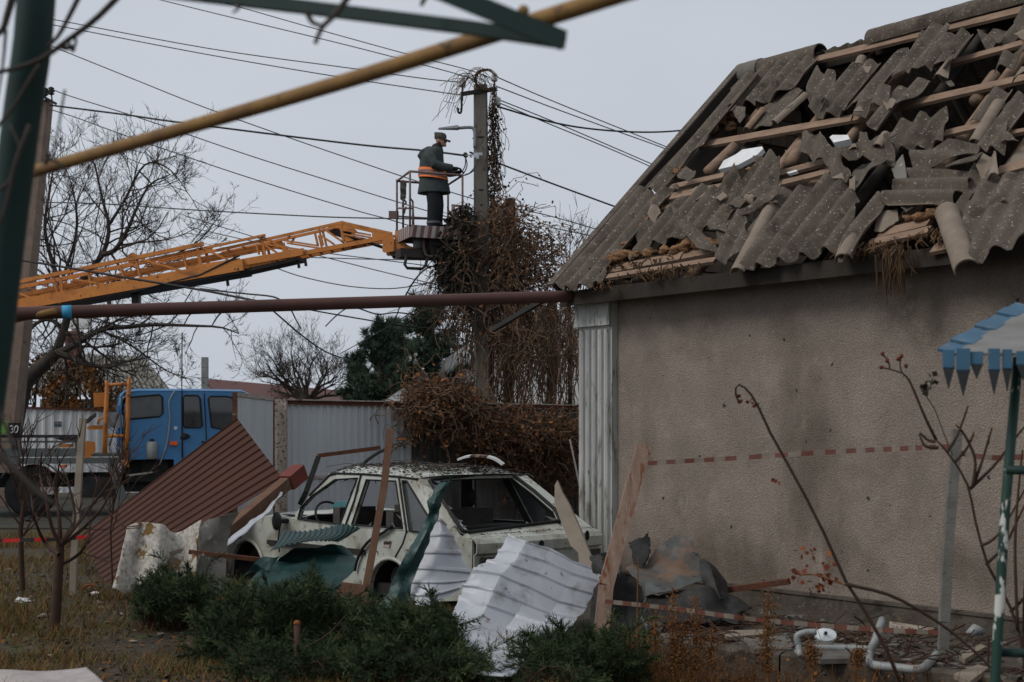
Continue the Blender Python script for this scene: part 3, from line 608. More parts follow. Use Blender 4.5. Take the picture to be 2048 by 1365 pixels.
# ------------------------------------------------------------------ profiled sheet metal helpers
def trap(x, pitch=.2, h=.02, top=.28, slope=.12):
    f = (x / pitch) % 1.0
    if f < slope: return h * f / slope
    if f < slope + top: return h
    if f < 2 * slope + top: return h * (1 - (f - slope - top) / slope)
    return 0.0
def catmull(a, b, c, d, t):
    return .5 * ((2 * b) + (c - a) * t + (2 * a - 5 * b + 4 * c - d) * t * t + (3 * b - a - 3 * c + d) * t ** 3)
def spline(pts, t):
    n = len(pts) - 1; x = min(max(t, 0), 1) * n; i = min(int(x), n - 1); f = x - i
    g = lambda k: pts[k] if 0 <= k <= n else (pts[0] * 2 - pts[1] if k < 0 else pts[n] * 2 - pts[n - 1])
    return catmull(g(i - 1), g(i), g(i + 1), g(i + 2), f)
def path(pts, n): return [spline([Vector(p) for p in pts], i / n) for i in range(n + 1)]
def patch(ctrl, na, nb, prof=None, plen=None, noise_a=0.0, noise_s=2.0, th=.004, along='b', edge=0.0, sharp=False, crease=0.0, crease_s=3.0, cfade=0):
    """ctrl[i][j] control points; ribs of prof run along i (when along == 'a') or along j ('b')"""
    def at(s, t):
        if sharp:
            n0 = len(ctrl) - 1; n1 = len(ctrl[0]) - 1; x = s * n0; y = t * n1; i = min(int(x), n0 - 1); j = min(int(y), n1 - 1); fx, fy = x - i, y - j
            return lerp(lerp(ctrl[i][j], ctrl[i][j + 1], fy), lerp(ctrl[i + 1][j], ctrl[i + 1][j + 1], fy), fx)
        return spline([spline(r_, t) for r_ in ctrl], s)
    pts = [[at(i / na, j / nb) for j in range(nb + 1)] for i in range(na + 1)]
    L = plen; out = []; sd = R.random() * 40
    for i in range(na + 1):
        row = []
        for j in range(nb + 1):
            du = pts[min(i + 1, na)][j] - pts[max(i - 1, 0)][j]; dv = pts[i][min(j + 1, nb)] - pts[i][max(j - 1, 0)]
            n = du.cross(dv); n = n.normalized() if n.length > 1e-9 else Vector((0, 0, 1))
            x = (i / na if along == 'b' else j / nb) * (L or 1)
            h = prof(x) if prof else 0
            h += noise_a * pn(pts[i][j] * noise_s + Vector((sd, 0, 0))) if noise_a else 0
            if crease:
                cr = crease * (1 if not cfade else max(.12, 1 - j / nb * cfade)); dd_ = noise.voronoi(pts[i][j] * crease_s + Vector((sd, 1, 0)))[0]; h += cr * (min(dd_[0], .8) - .4) + cr * .35 * (min(noise.voronoi(pts[i][j] * crease_s * 2.7)[0][0], .8) - .4)
            p = pts[i][j] + n * h
            if edge and (i in (0, na) or j in (0, nb)): p = p + Vector((pn(p * 9), pn(p * 9 + Vector((3, 0, 0))), pn(p * 9 + Vector((0, 7, 0))))) * edge
            row.append(p)
        out.append(row)
    b = MB(); b.grid(out, th); return b

# ------------------------------------------------------------------ metal fence with gate leaf
FY = 20.5
FA, FB = P(568, 797, 20.2), P(1250, 836, 24.0)      # top line of the fence, from gate post to behind the house
FA.z = 2.06; FB.z = 2.03
fence = thing('metal_fence', 'pale grey corrugated metal fence with rusty top rail behind the wrecked car', 'fence', (FA.x, FA.y, 0))
fd = (FB - FA); fl = fd.length; fd.normalize(); fn = Vector((fd.y, -fd.x, 0)).normalized()
if fn.y > 0: fn = -fn
nP = 3
for k in range(nP):
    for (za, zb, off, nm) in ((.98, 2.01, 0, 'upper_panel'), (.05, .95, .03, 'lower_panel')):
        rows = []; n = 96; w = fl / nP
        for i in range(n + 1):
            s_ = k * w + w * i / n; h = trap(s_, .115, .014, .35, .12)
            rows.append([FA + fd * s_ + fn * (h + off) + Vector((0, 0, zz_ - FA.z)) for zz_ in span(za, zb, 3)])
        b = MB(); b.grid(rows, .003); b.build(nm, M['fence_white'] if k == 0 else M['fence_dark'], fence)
b = MB(); b.beam(FA + fn * .035 + Vector((0, 0, -.02)), FB + fn * .035 + Vector((0, 0, -.02)), .05, .055); b.build('top_rail', M['rust'], fence)
b = MB(); b.beam(FA + fn * .05 + Vector((0, 0, .018)), FB + fn * .05 + Vector((0, 0, .018)), .09, .02); b.build('top_flange', M['rust_paint'], fence)
b = MB(); b.beam(FA + fn * .04 + Vector((0, 0, -1.09)), FB + fn * .04 + Vector((0, 0, -1.09)), .05, .04); b.build('middle_rail', M['rust_paint'], fence)
for k in range(1, nP + 1):
    p = FA + fd * (fl / nP * k - .05); b = MB(); b.beam((p.x, p.y + .06, 0), (p.x, p.y + .06, 2.0), .06); b.build('post', M['rust_paint'], fence)
gp0, gp1 = P(550, 800, 20.1), P(570, 800, 20.1)
post = thing('gate_post', 'thick rust-flecked white metal gate post between gate leaf and fence', 'gate post', (gp0.x, gp0.y, 0))
b = MB(); mid = (gp0 + gp1) / 2; b.beam((mid.x + .012, mid.y, 0), (mid.x + .012, mid.y, 2.1), .17, .14); b.build('post_tube', M['rust_paint'], post)
b = MB(); b.box((mid.x + .012, mid.y, 2.105), (.19, .16, .012)); b.build('post_cap', M['rust'], post)
# gate leaf swung towards the yard
GA, GB = P(470, 781, 17.9), P(545, 797, 19.95)
GA.z, GB.z = 2.14, 2.09
gate = thing('gate_leaf', 'pale corrugated metal gate leaf in rusty frame standing open beside the blue truck', 'gate', (GB.x, GB.y, 0))
gd = (GB - GA); gl_ = Vector((gd.x, gd.y, 0)).length; gd = Vector((gd.x, gd.y, 0)).normalized(); gn = Vector((gd.y, -gd.x, 0))
rows = []
for i in range(97):
    s_ = gl_ * i / 96; rows.append([Vector((GA.x, GA.y, 0)) + gd * s_ + gn * trap(s_, .11, .014, .35, .12) + Vector((0, 0, z_)) for z_ in (.12, 1.1, 2.09)])
b = MB(); b.grid(rows, .003); b.build('gate_panel', M['fence_white'], gate)
for nm, a, c, m in (('frame_top', (0, 2.10), (1, 2.08), 'rust_paint'), ('frame_bottom', (0, .12), (1, .12), 'rust'), ('frame_side', (0, .1), (0, 2.12), 'rust'), ('frame_side', (1, .1), (1, 2.10), 'rust')):
    p = Vector((GA.x, GA.y, a[1])) + gd * (gl_ * a[0]); q = Vector((GA.x, GA.y, c[1])) + gd * (gl_ * c[0])
    b = MB(); b.beam(p, q, .055, .05); b.build(nm, M[m], gate)

# ------------------------------------------------------------------ wrecked white hatchback
TH = math.radians(47.4); CF = Vector((-math.cos(TH), math.sin(TH), 0)); CLo = Vector((-math.sin(TH), -math.cos(TH), 0)); CIn = -CLo
S0 = Vector((-1.196, 14.0, 0)); CW = 1.66
car = thing('wrecked_car', 'burnt-out white hatchback car without windows or wheels, covered in debris', 'car', S0 + CIn * (CW / 2))
TUM = math.radians(13)
zb = 0.70
UPN = (CLo * math.cos(TUM) + Vector((0, 0, math.sin(TUM)))).normalized()
pS = Vector((S0.x, S0.y, zb))
def low(p): return hit(p[0], p[1], S0, CLo)
def upp(p): return hit(p[0], p[1], pS, UPN)
def loc(w): d = w - S0; return (d.dot(CF), d.dot(CIn), w.z)       # forward, inward, up
def wl(a, i, z): return S0 + CF * a + CIn * i + Vector((0, 0, z))
def mir(w): a, i, z = loc(w); return wl(a, CW - i, z)
c5 = zz(440, 880, 4.015); c6 = zz(800, 880, 3.102)
AX_F, AX_R = loc(low(c5([(225, 930)])[0]))[0], loc(low((783, 1150)))[0]
AFZ = loc(low(c5([(225, 815)])[0]))[2]; ARZ = loc(low((790, 1122)))[2]
# lower side with wheel arches
belt = [low(p) for p in c5([(600, 645), (800, 668), (970, 690), (1250, 708), (1480, 726), (1610, 745)])]
fend = [low(p) for p in c5([(75, 735), (110, 690), (200, 655), (330, 632), (480, 620)])]
aF = loc(fend[0])[0]
a_tail = loc(low(c6([(452, 700)])[0]))[0]; z_tail = loc(low(c6([(452, 612)])[0]))[2]
zbot = -.02
def arch(ax, zt, r, n=12):
    zc = zt - r; return [wl(ax + r * math.cos(t), 0, zc + r * math.sin(t)) for t in span(math.pi, 0, n)]
rF = .34; rR = .34
outer = [wl(a_tail + .02, 0, zbot + .1), wl(AX_R - rR - .01, 0, zbot)]
ar = arch(AX_R, ARZ, rR); af = arch(AX_F, AFZ, rF)
outer += [Vector((p.x, p.y, max(p.z, zbot))) for p in ar] + [Vector((p.x, p.y, max(p.z, zbot))) for p in af]
outer += [wl(AX_F + rF + .02, 0, zbot), wl(aF, 0, zbot + .06)]
zf0 = loc(fend[0])[2]
outer += [wl(aF + .02, 0, zf0 - .2)] + fend + belt + [wl(a_tail + .01, 0, z_tail)]
for m_ in (lambda p: p, mir):
    sg = CIn * .03 if m_(outer[0]) == outer[0] else -CIn * .03
    b = MB(); b.poly([m_(p) for p in outer], [], sg); b.build('body_side', M['car_white'], car)
    b = MB(); b.poly([m_(p) + sg * 1.5 for p in outer], [], sg * .3); b.build('side_lining', M['car_dark'], car)
# wheel-arch lips, drums
for ax, zt, r in ((AX_F, AFZ, rF), (AX_R, ARZ, rR)):
    for side in (0, 1):
        pts = [wl(ax + (r + .02) * math.cos(t), -.012 if not side else CW + .012, zt - r + (r + .02) * math.sin(t)) for t in span(math.pi * 1.02, -.02 * math.pi, 18)]
        pts = [p for p in pts if p.z > -.03]
        b = MB(); b.tube(pts, .022, 6); b.build('arch_lip', M['car_white'], car, smooth=True)
        inn = .18 if not side else CW - .18
        b = MB(); b.tube([wl(ax, inn - .07, .16), wl(ax, inn + .07, .16)], .155, 20); b.build('brake_drum', M['dark_metal'], car, smooth=False)
        b = MB(); rows = [[wl(ax + (r + .005) * math.cos(t), i_, zt - r + (r + .005) * math.sin(t)) for t in span(math.pi, 0, 14)] for i_ in ((.03, .3) if not side else (CW - .03, CW - .3))]
        b.grid(rows, .01); b.build('wheel_well', M['car_dark'], car, smooth=True)
b = MB(); b.hexa([wl(a, i, .0) for a, i in ((a_tail + .1, .06), (aF - .1, .06), (aF - .1, CW - .06), (a_tail + .1, CW - .06))], [wl(a, i, .12) for a, i in ((a_tail + .1, .06), (aF - .1, .06), (aF - .1, CW - .06), (a_tail + .1, CW - .06))]); b.build('floor_pan', M['car_dark'], car)
# greenhouse side frames with window openings
wF = [upp(p) for p in c5([(628, 636), (650, 545), (735, 455), (925, 322), (1106, 306), (968, 680)])]
wR = [upp(p) for p in c5([(1060, 682), (1178, 322), (1412, 332), (1472, 712)])]
wQ = [upp(p) for p in c5([(1466, 330), (1502, 332), (1678, 622), (1612, 742), (1524, 730)])]
roofL = [upp(p) for p in c5([(600, 610), (640, 545), (720, 450), (885, 285), (935, 272), (1140, 278), (1440, 300), (1590, 320)])]
tailL = [upp(p) for p in c5([(1640, 420), (1725, 610), (1790, 762)])]
beltU = [upp(p) for p in c5([(1700, 766), (1610, 747), (1480, 728), (1250, 710), (970, 692), (800, 670), (600, 647)])]
_dk = wl(a_tail + .03, .01, z_tail)
fr = roofL + [lerp(roofL[-1], _dk, k / 3) for k in (1, 2, 3)] + [wl(a_tail + .03, .012, z_tail - .06), belt[-1] + CIn * .012 + Vector((0, 0, -.06))] + beltU[1:]
for k, m_ in enumerate((lambda p: p, mir)):
    b = MB(); b.poly([m_(p) for p in fr], [[m_(p) for p in w_] for w_ in (wF, wR, wQ)], (CIn if k == 0 else -CIn) * .035); b.build('window_frame', M['car_white'], car)
    b = MB(); b.poly([m_(p) + (CIn if k == 0 else -CIn) * .04 for p in fr], [[m_(p) + (CIn if k == 0 else -CIn) * .04 for p in w_] for w_ in (wF, wR, wQ)], (CIn if k == 0 else -CIn) * .01); b.build('pillar_lining', M['car_dark'], car)
    b = MB(); b.poly([m_(p) for p in wQ], [], (CIn if k == 0 else -CIn) * .006); q = b.build('quarter_window', M['glass_grey'], car); q.location = q.location + (CIn if k == 0 else -CIn) * .015
    for w_ in (wF, wR, wQ):
        b = MB(); pts = [m_(p) + (CLo if k == 0 else CIn) * .004 for p in w_]; b.tube(pts + [pts[0]], .011, 5); b.build('window_seal', M['black'], car)
# door gaps and drip rail
for a in ([(1135, 283), (1085, 480), (1010, 690)], [(1440, 302), (1470, 520), (1500, 735)]):
    b = MB(); b.tube([upp(p) + CLo * .004 for p in c5(a)], .014, 5); b.build('door_gap', M['black'], car)
for a in ([(1500, 735), (1470, 830), (1395, 965)], [(490, 640), (480, 720), (470, 790), (478, 900)]):
    b = MB(); b.tube([low(p) + CLo * .002 for p in c5(a)], .009, 5); b.build('door_gap', M['black'], car)
b = MB(); b.tube([p + CLo * .006 + Vector((0, 0, .004)) for p in roofL[2:]], .011, 5); b.build('drip_rail', M['black'], car)
# door handle recess, mirror, fuel flap
hd = [low(p) for p in c5([(1318, 808), (1384, 812), (1366, 868), (1312, 862)])]
b = MB(); b.poly([p + CLo * .006 for p in hd], [], CIn * .004); b.build('door_handle', M['rust_paint'], car)
hd2 = [low(p) for p in c5([(1325, 815), (1376, 818), (1366, 838), (1320, 836)])]
b = MB(); b.poly([p + CLo * .012 for p in hd2], [], CIn * .005); b.build('handle_flap', M['dark_metal'], car)
mp = upp(c5([(520, 650)])[0]) + CLo * .1
b = MB(); b.sphere(mp, .1, 12, 8, (.55, .75, 1.0)); mi_ = b.build('wing_mirror', M['dark_metal'], car, smooth=True)
b = MB(); b.tube([mp, mp + CIn * .13 + CF * -.06], .025, 6); b.build('mirror_arm', M['black'], car)
# roof
rl = roofL[3:]; nA = 12
def poly_at(pts, t):
    x = t * (len(pts) - 1); i = min(int(x), len(pts) - 2); return lerp(pts[i], pts[i + 1], x - i)
rows = []
for i in range(nA + 1):
    p = poly_at(rl, i / nA); q = mir(p)
    rows.append([lerp(p, q, j / 14) + Vector((0, 0, .075 * (1 - (2 * j / 14 - 1) ** 4) * min(1, .35 + i / 3, .35 + (nA - i) / 2.5) + .006 * pn((i, j * .7, 1)))) for j in range(15)])
b = MB(); b.grid(rows, .012, 1, 0); b.build('roof_panel', [M['car_white'], M['car_dark']], car, auto=40)
# windscreen frame: header and cowl, A pillars come with the side frames
cl = belt[0]; cr = mir(cl)
b = MB(); b.beam(rl[0], mir(rl[0]), .06, .04); b.build('windscreen_header', M['car_white'], car)
rows = []
for i in range(9):
    p = poly_at([fend[1], fend[2], fend[3], fend[4], belt[0]], i / 8); q = mir(p)
    rows.append([lerp(p, q, j / 12) + Vector((0, 0, .05 * (1 - (2 * j / 12 - 1) ** 4) + .012 * pn((i * .8, j * .8, 4)))) for j in range(13)])
b = MB(); b.grid(rows, .01); b.build('bonnet', M['car_white'], car, auto=40)
b = MB(); b.grid([[p + Vector((0, 0, -.02)) for p in r_] for r_ in rows], -.005); b.build('bonnet_lining', M['car_dark'], car)
b = MB(); fz = loc(fend[1])[2]; a0 = loc(fend[1])[0]
b.hexa([wl(a0, .02, .1), wl(a0, CW - .02, .1), wl(a0 + .05, CW - .05, .1), wl(a0 + .05, .05, .1)], [wl(a0, .02, fz), wl(a0, CW - .02, fz), wl(a0 + .03, CW - .05, fz - .03), wl(a0 + .03, .05, fz - .03)]); b.build('front_panel', M['car_dark'], car)
# tailgate: slanted plane with the empty rear window
TL = upp(c5([(1590, 320)])[0]); ab, ib, _ = loc(TL)
TR = mir(TL)
dk = wl(a_tail + .03, .02, z_tail + .0); dkr = mir(dk)
hn = (TR - TL).cross(dk - TL).normalized()
if hn.dot(Vector((0, -1, 0))) < 0: hn = -hn
hq = lambda p: hit(p[0], p[1], TL, hn)
win = [hq(p) for p in c6([(182, 262), (200, 246), (480, 218), (690, 214), (830, 320), (958, 432), (992, 508), (420, 578), (380, 562), (340, 500)])]
ho = [TL + Vector((0, 0, .012)), lerp(TL, TR, .5) + Vector((0, 0, .07)), TR + Vector((0, 0, .012)), dkr, lerp(dk, dkr, .5) + Vector((0, 0, .0)), dk]
ho[1] = ho[1] - hn * hn.dot(ho[1] - TL); ho[4] = ho[4] - hn * hn.dot(ho[4] - TL)
b = MB(); b.poly(ho, [win], -hn * .03); b.build('tailgate', M['car_white'], car)
b = MB(); b.poly([p - hn * .035 for p in ho], [[p - hn * .035 for p in win]], -hn * .01); b.build('tailgate_lining', M['car_dark'], car)
b = MB(); pts = [p + hn * .006 for p in win]; b.tube(pts + [pts[0]], .02, 6); b.build('rear_window_seal', M['black'], car, smooth=True)
# rear lip and rear panel
a1 = a_tail - .05
b = MB(); rows = []
for j in range(13):
    f = j / 12; i_ = CW * f; bow = -.05 * (1 - (2 * f - 1) ** 2)
    rows.append([wl(a_tail + .05, i_, z_tail + .01), wl(a_tail - .02 + bow, i_, z_tail - .005), wl(a_tail - .06 + bow, i_, z_tail - .05), wl(a_tail - .055 + bow, i_, z_tail - .14), wl(a_tail - .02 + bow, i_, z_tail - .16), wl(a_tail - .02 + bow, i_, z_tail - .42), wl(a_tail + .02 + bow, i_, z_tail - .46)])
b.grid(rows, .015); b.build('rear_panel', M['car_white'], car, auto=35)
zl = z_tail - .17
def rq(f0, f1, za, zc, pro, name, m):
    b = MB(); n = 5; rows = []
    for j in range(n + 1):
        f = lerp(f0, f1, j / n); bow = -.05 * (1 - (2 * f - 1) ** 2)
        rows.append([wl(a_tail - .02 + bow - pro, CW * f, z_) for z_ in (za, (za + zc) / 2, zc)])
    b.grid(rows, -.02); return b.build(name, M[m], car)
rq(.03, .16, zl - .20, zl - .01, .035, 'tail_lamp', 'lens_dark'); rq(.88, .985, zl - .17, zl - .01, .035, 'tail_lamp', 'lens_dark')
rq(.0, .2, zl - .34, zl - .26, .04, 'rear_reflector', 'red_lens'); rq(.88, 1.0, zl - .36, zl - .22, .04, 'rear_reflector', 'red_lens')
rq(.16, .34, zl - .10, zl - .03, .03, 'trim_strip', 'rust_paint'); rq(.62, .8, zl - .34, zl - .18, .02, 'plate_recess', 'car_dark')
b = MB(); p = hit(*c6([(865, 645)])[0], wl(a_tail - .08, 0, 0), -CF); b.tube([p, p - CF * .03], .035, 12); b.build('boot_lock', M['black'], car)
b = MB(); p = hit(*c6([(1158, 594)])[0], wl(a_tail - .075, 0, 0), -CF); b.tube([p, p - CF * .012], .05, 14, sq=.55); b.build('lamp_hole', M['black'], car)
# side trim, sill, splinters of glass left in the openings
b = MB(); b.beam(wl(AX_R + .42, -.014, .42), wl(AX_F - .42, -.014, .42), .02, .05); b.build('rub_strip', M['dark_metal'], car)
b = MB(); b.beam(wl(AX_R + .40, .0, .03), wl(AX_F - .40, .0, .03), .05, .12); b.build('sill', M['rust_grey'], car)
rg_ = random.Random(2)
for w_ in (wF, wR):
    for k in range(7):
        i_ = rg_.randrange(len(w_)); a, c = w_[i_], w_[(i_ + 1) % len(w_)]; t = rg_.random(); ctr = sum(w_, Vector()) / len(w_); p = lerp(a, c, t); e_ = (c - a).normalized() * rg_.uniform(.03, .09)
        b = MB(); b.poly([p + CIn * .012, p + e_ + CIn * .012, lerp(p, ctr, rg_.uniform(.12, .3)) + CIn * .012], [], CIn * .004); b.build('glass_splinter', M['glass_grey'], car)
for k in range(9):
    i_ = rg_.randrange(len(win)); a, c = win[i_], win[(i_ + 1) % len(win)]; t = rg_.random(); ctr = sum(win, Vector()) / len(win); p = lerp(a, c, t); e_ = (c - a).normalized() * rg_.uniform(.05, .16)
    b = MB(); b.poly([p, p + e_, lerp(p, ctr, rg_.uniform(.08, .22))], [], -hn * .004); b.build('glass_splinter', M['glass_grey'], car)
# interior
def seat(a, i, w, nm='seat'):
    b = MB(); b.box(wl(a, i, .34), (.5, w, .16), (CF, CIn, Vector((0, 0, 1)))); b.box(wl(a - .27, i, .58), (.12, w * .95, .5), (CF, CIn, Vector((0, 0, 1)))); q = b.build(nm, M['seat'], car)
    b = MB(); b.sphere(wl(a - .3, i, .94), .12, 10, 8, (.6, 1.0, .8)); b.build('headrest', M['car_dark'], q, smooth=True)
seat(AX_R + 1.45, .42, .5); seat(AX_R + 1.45, 1.24, .5); seat(AX_R + .5, .45, .62, 'rear_seat'); seat(AX_R + .5, 1.2, .62, 'rear_seat')
b = MB(); b.box(wl(AX_F - .75, CW / 2, .60), (.3, CW - .12, .26), (CF, CIn, Vector((0, 0, 1)))); b.build('dashboard', M['car_dark'], car)
b = MB(); c = wl(AX_F - 1.0, .42, .70); ax1 = CIn; ax2 = (Vector((0, 0, .85)) + CF * .5).normalized()
b.tube([c + ax1 * .19 * math.cos(t) + ax2 * .19 * math.sin(t) for t in span(0, 2 * math.pi, 24)], .014, 6, False); b.build('steering_wheel', M['black'], car, smooth=True)
b = MB(); pz = [upp(p) + CIn * .35 for p in c5([(665, 550), (720, 505), (900, 498), (915, 515), (820, 545), (690, 556)])]; b.poly(pz, [], Vector((.005, .01, .004))); b.build('broken_windscreen', M['teal_glass'], car)
b = MB(); b.box(wl(AX_R - .15, CW / 2, .66), (.35, CW - .25, .02), (CF, CIn, Vector((0, 0, 1)))); b.build('parcel_shelf', M['car_dark'], car)
b = MB(); b.box(wl(a_tail + .35, CW / 2, .3), (.5, CW - .2, .3), (CF, CIn, Vector((0, 0, 1)))); b.build('boot_lining', M['car_dark'], car)
# bent trim hanging on the driver's door
b = MB(); b.tube(path([low(p) + CLo * .03 for p in c5([(1400, 690), (1330, 745), (1230, 800), (1160, 880), (1115, 980), (1100, 1050)])], 20), .017, 6); b.build('hanging_trim', M['black'], car, smooth=True)
# burnt twigs and leaves lying on the car
b = MB()
def scatter_on(fn, n, s0, s1):
    for _ in range(n):
        p, nrm = fn(); t = Vector((R.gauss(0, 1), R.gauss(0, 1), R.gauss(0, .15))).normalized(); s_ = t.cross(Vector((0, 0, 1))).normalized(); L = R.uniform(s0, s1)
        p = p + Vector((0, 0, .008)); b.add([p, p + t * L + s_ * L * .35 + Vector((0, 0, L * R.uniform(0, .5))), p + t * L * 1.8, p + t * L - s_ * L * .35], [(0, 1, 2, 3)])
def roof_pt():
    while True:
        f, g = R.random(), R.random()
        if R.random() < .25 + .9 * max(0, pn((f * 3, g * 4, 3)) + .25) * (1.0 if g > .18 else .25):
            p = poly_at(rl, f); return lerp(p, mir(p), g) + Vector((0, 0, .08 * (1 - (2 * g - 1) ** 4) * min(1, .35 + f * 4, .35 + (1 - f) * 5) + .004)), None
scatter_on(roof_pt, 4800, .008, .034)
def deck_pt():
    f = R.random(); return wl(a_tail + R.uniform(-.03, .05), CW * f, z_tail + .02), None
scatter_on(deck_pt, 260, .006, .022)
tag(b.build('leaf_litter_on_car', M['bark'], car), kind='stuff')
b = MB()
for _ in range(26):
    p, _n = roof_pt(); d = Vector((R.gauss(0, 1), R.gauss(0, .6), R.gauss(0, .08))).normalized() * R.uniform(.15, .5); b.tube([p, p + d * .5 + Vector((0, 0, .03)), p + d], .004, 3)
tag(b.build('twigs_on_car', M['bark'], car), kind='stuff')
# ------------------------------------------------------------------ boom truck
TA = math.radians(17); TD = Vector((math.cos(TA), math.sin(TA), 0)); TO = Vector((math.sin(TA), -math.cos(TA), 0)); TI = -TO
T0 = P(350, 900, 27.5); T0.z = 0
tz = zz(0, 740, 3.102)
def tq(p, o=0.0): return hit(p[0], p[1], T0 + TO * o, TO)
def tloc(w): d = w - T0; return d.dot(TD), d.dot(TI), w.z
def tw(a, i, z): return T0 + TD * a + TI * i + Vector((0, 0, z))
truck = thing('boom_truck', 'blue crew-cab truck on the street with grey flatbed, orange lattice boom and basket', 'truck', T0)
def truck_part(name, label, loc):        # a jointed part of the truck: an Empty that parents its own pieces
    o = bpy.data.objects.new(name, None); COL.objects.link(o); o['_o'] = tuple(loc); o.parent = truck; o.location = Vector(loc) - T0; o.empty_display_size = .2
    return tag(o, label)
x0 = tloc(tq((246, 850)))[0]; x1 = x0 + 2.85; ztop = tloc(tq((330, 780)))[2]; zlo = tloc(tq((330, 943)))[2] - .05
TWD = 2.1
# near cab side: outline with window openings
xr = x1
out = [tw(x0, 0, zlo + .28), tw(x0 + .02, 0, ztop - .28), tw(x0 + .1, .06, ztop - .1), tw(x0 + .25, .1, ztop - .03), tw(xr - .55, .1, ztop - .03), tw(xr - .42, .08, ztop - .1), tw(xr - .08, 0, ztop - .85), tw(xr, 0, ztop - .95), tw(xr, 0, zlo - .35), tw(x0 + .95, 0, zlo - .35), tw(x0 + .95, 0, zlo + .28)]
flat = lambda w: w - TI * tloc(w)[1]
w1 = [tq(p) for p in tz([(775, 302), (790, 190), (815, 170), (990, 155), (1008, 170), (1010, 268), (990, 290), (800, 306)])]
w2 = [tq(p) for p in tz([(1138, 345), (1135, 175), (1150, 160), (1228, 160), (1242, 180), (1255, 350), (1240, 358), (1150, 358)])]
w3 = [tq(p) for p in tz([(1312, 355), (1292, 180), (1305, 165), (1400, 165), (1440, 172), (1500, 300), (1500, 360), (1400, 370)])]
for k in (0, 1):
    f = (lambda w: w) if k == 0 else (lambda w: tw(tloc(w)[0], TWD - tloc(w)[1], tloc(w)[2]))
    b = MB(); b.poly([f(flat(p)) for p in out], [[f(p) for p in w] for w in (w1, w2, w3)], (TI if k == 0 else TO) * .05); b.build('cab_side', M['truck_blue'], truck)
    for w in (w1, w2, w3):
        b = MB(); b.poly([f(p) + (TI if k == 0 else TO) * .02 for p in w], [], (TI if k == 0 else TO) * .006); g = b.build('cab_window', M['glass_dark'] if w is not w1 else M['glass_grey'], truck)  # first window gets the glass with the sky reflection in its colour
        b = MB(); q = [f(p) + (TO if k == 0 else TI) * .005 for p in w]; b.tube(q + [q[0]], .018, 5); b.build('window_seal', M['black'], g)
rows = []
for a, dz in ((x0 - .03, -.12), (x0 + .05, -.03), (x0 + .3, .0), ((x0 + xr) / 2, .01), (xr - .6, .0), (xr - .42, -.08)):
    rows.append([tw(a, TWD * j / 10, ztop + dz - .05 + .05 * (1 - (2 * j / 10 - 1) ** 6)) for j in range(11)])
b = MB(); b.grid(rows, .03); b.build('cab_roof', M['truck_blue'], truck, auto=40)
rows = [[tw(x0 - o_, i_, z_) for i_ in (.0, .06, .3, TWD - .3, TWD - .06, TWD)] for z_, o_ in ((zlo + .28, .0), (zlo + .9, .02), (ztop - .3, .02), (ztop - .12, .0), (ztop - .05, -.06))]
b = MB(); b.grid(rows, .03); b.build('cab_rear', M['truck_blue'], truck)
for k in range(4):
    b = MB(); i_ = .25 + k * .5; b.beam(tw(x0 - .05, i_, zlo + .4), tw(x0 - .05, i_, ztop - .3), .04, .05); b.build('rear_rib', M['truck_blue'], truck)
b = MB(); b.hexa([tw(xr - .02, i_, zlo - .35) for i_ in (0, TWD)] + [tw(xr + .05, i_, zlo - .35) for i_ in (TWD, 0)], [tw(xr - .1, i_, ztop - .9) for i_ in (0, TWD)] + [tw(xr - .03, i_, ztop - .9) for i_ in (TWD, 0)]); b.build('cab_front', M['truck_blue'], truck)
b = MB(); b.hexa([tw(xr - .1, i_, ztop - .9) for i_ in (.08, TWD - .08)] + [tw(xr - .07, i_, ztop - .9) for i_ in (TWD - .08, .08)], [tw(xr - .45, i_, ztop - .12) for i_ in (.12, TWD - .12)] + [tw(xr - .43, i_, ztop - .12) for i_ in (TWD - .12, .12)]); b.build('windscreen', M['glass_dark'], truck)
b = MB(); b.box(tw((x0 + xr) / 2, TWD / 2, zlo - .1), (xr - x0 - .2, TWD - .15, .1), (TD, TI, Vector((0, 0, 1)))); b.build('cab_floor', M['car_dark'], truck)
b = MB(); b.box(tw(x0 + .6, TWD / 2, zlo + .35), (.5, TWD - .3, .8), (TD, TI, Vector((0, 0, 1)))); b.box(tw(x0 + 1.9, TWD / 2, zlo + .35), (.4, TWD - .3, .8), (TD, TI, Vector((0, 0, 1)))); b.build('bench_seat', M['car_dark'], truck)
# door seams and details
for a in ([(1128, 130), (1128, 300), (1130, 540)], [(1266, 145), (1275, 300), (1280, 440)]):
    b = MB(); b.tube([tq(p, .004) for p in tz(a)], .012, 5); b.build('door_seam', M['wire'], truck)
b = MB(); b.tube(path([tq(p, .03) for p in tz([(1085, 130), (1050, 200), (1055, 300), (1045, 400), (1030, 480), (990, 590)])], 20), .016, 5); b.build('hose', M['lamp_grey'], truck, smooth=True)
b = MB(); b.tube(path([tq(p, .03) for p in tz([(1128, 100), (1130, 180), (1132, 330), (1134, 560)])], 12), .01, 5); b.build('cab_cable', M['wire'], truck, smooth=True)
b = MB(); b.tube([tq(tz([(1128, 100)])[0], -.3), tq(tz([(1130, -230)])[0], -.3)], .012, 5); b.build('aerial', M['wire'], truck)
b = MB(); c = tq(tz([(1078, 456)])[0], .03); b.box(c, (.14, .06, .075), (TD, TI, Vector((0, 0, 1)))); b.build('side_marker', M['orange_lens'], truck)
b = MB(); c = tq(tz([(1090, 361)])[0], .0); b.tube([c, c + TO * .008], .035, 16); b.build('round_sticker', M['white'], truck)
b = MB(); c = tq(tz([(1146, 413)])[0], .02); b.sphere(c, .09, 10, 7, (1, .4, .7), jit=.5); b.build('door_dent_patch', M['black'], truck)
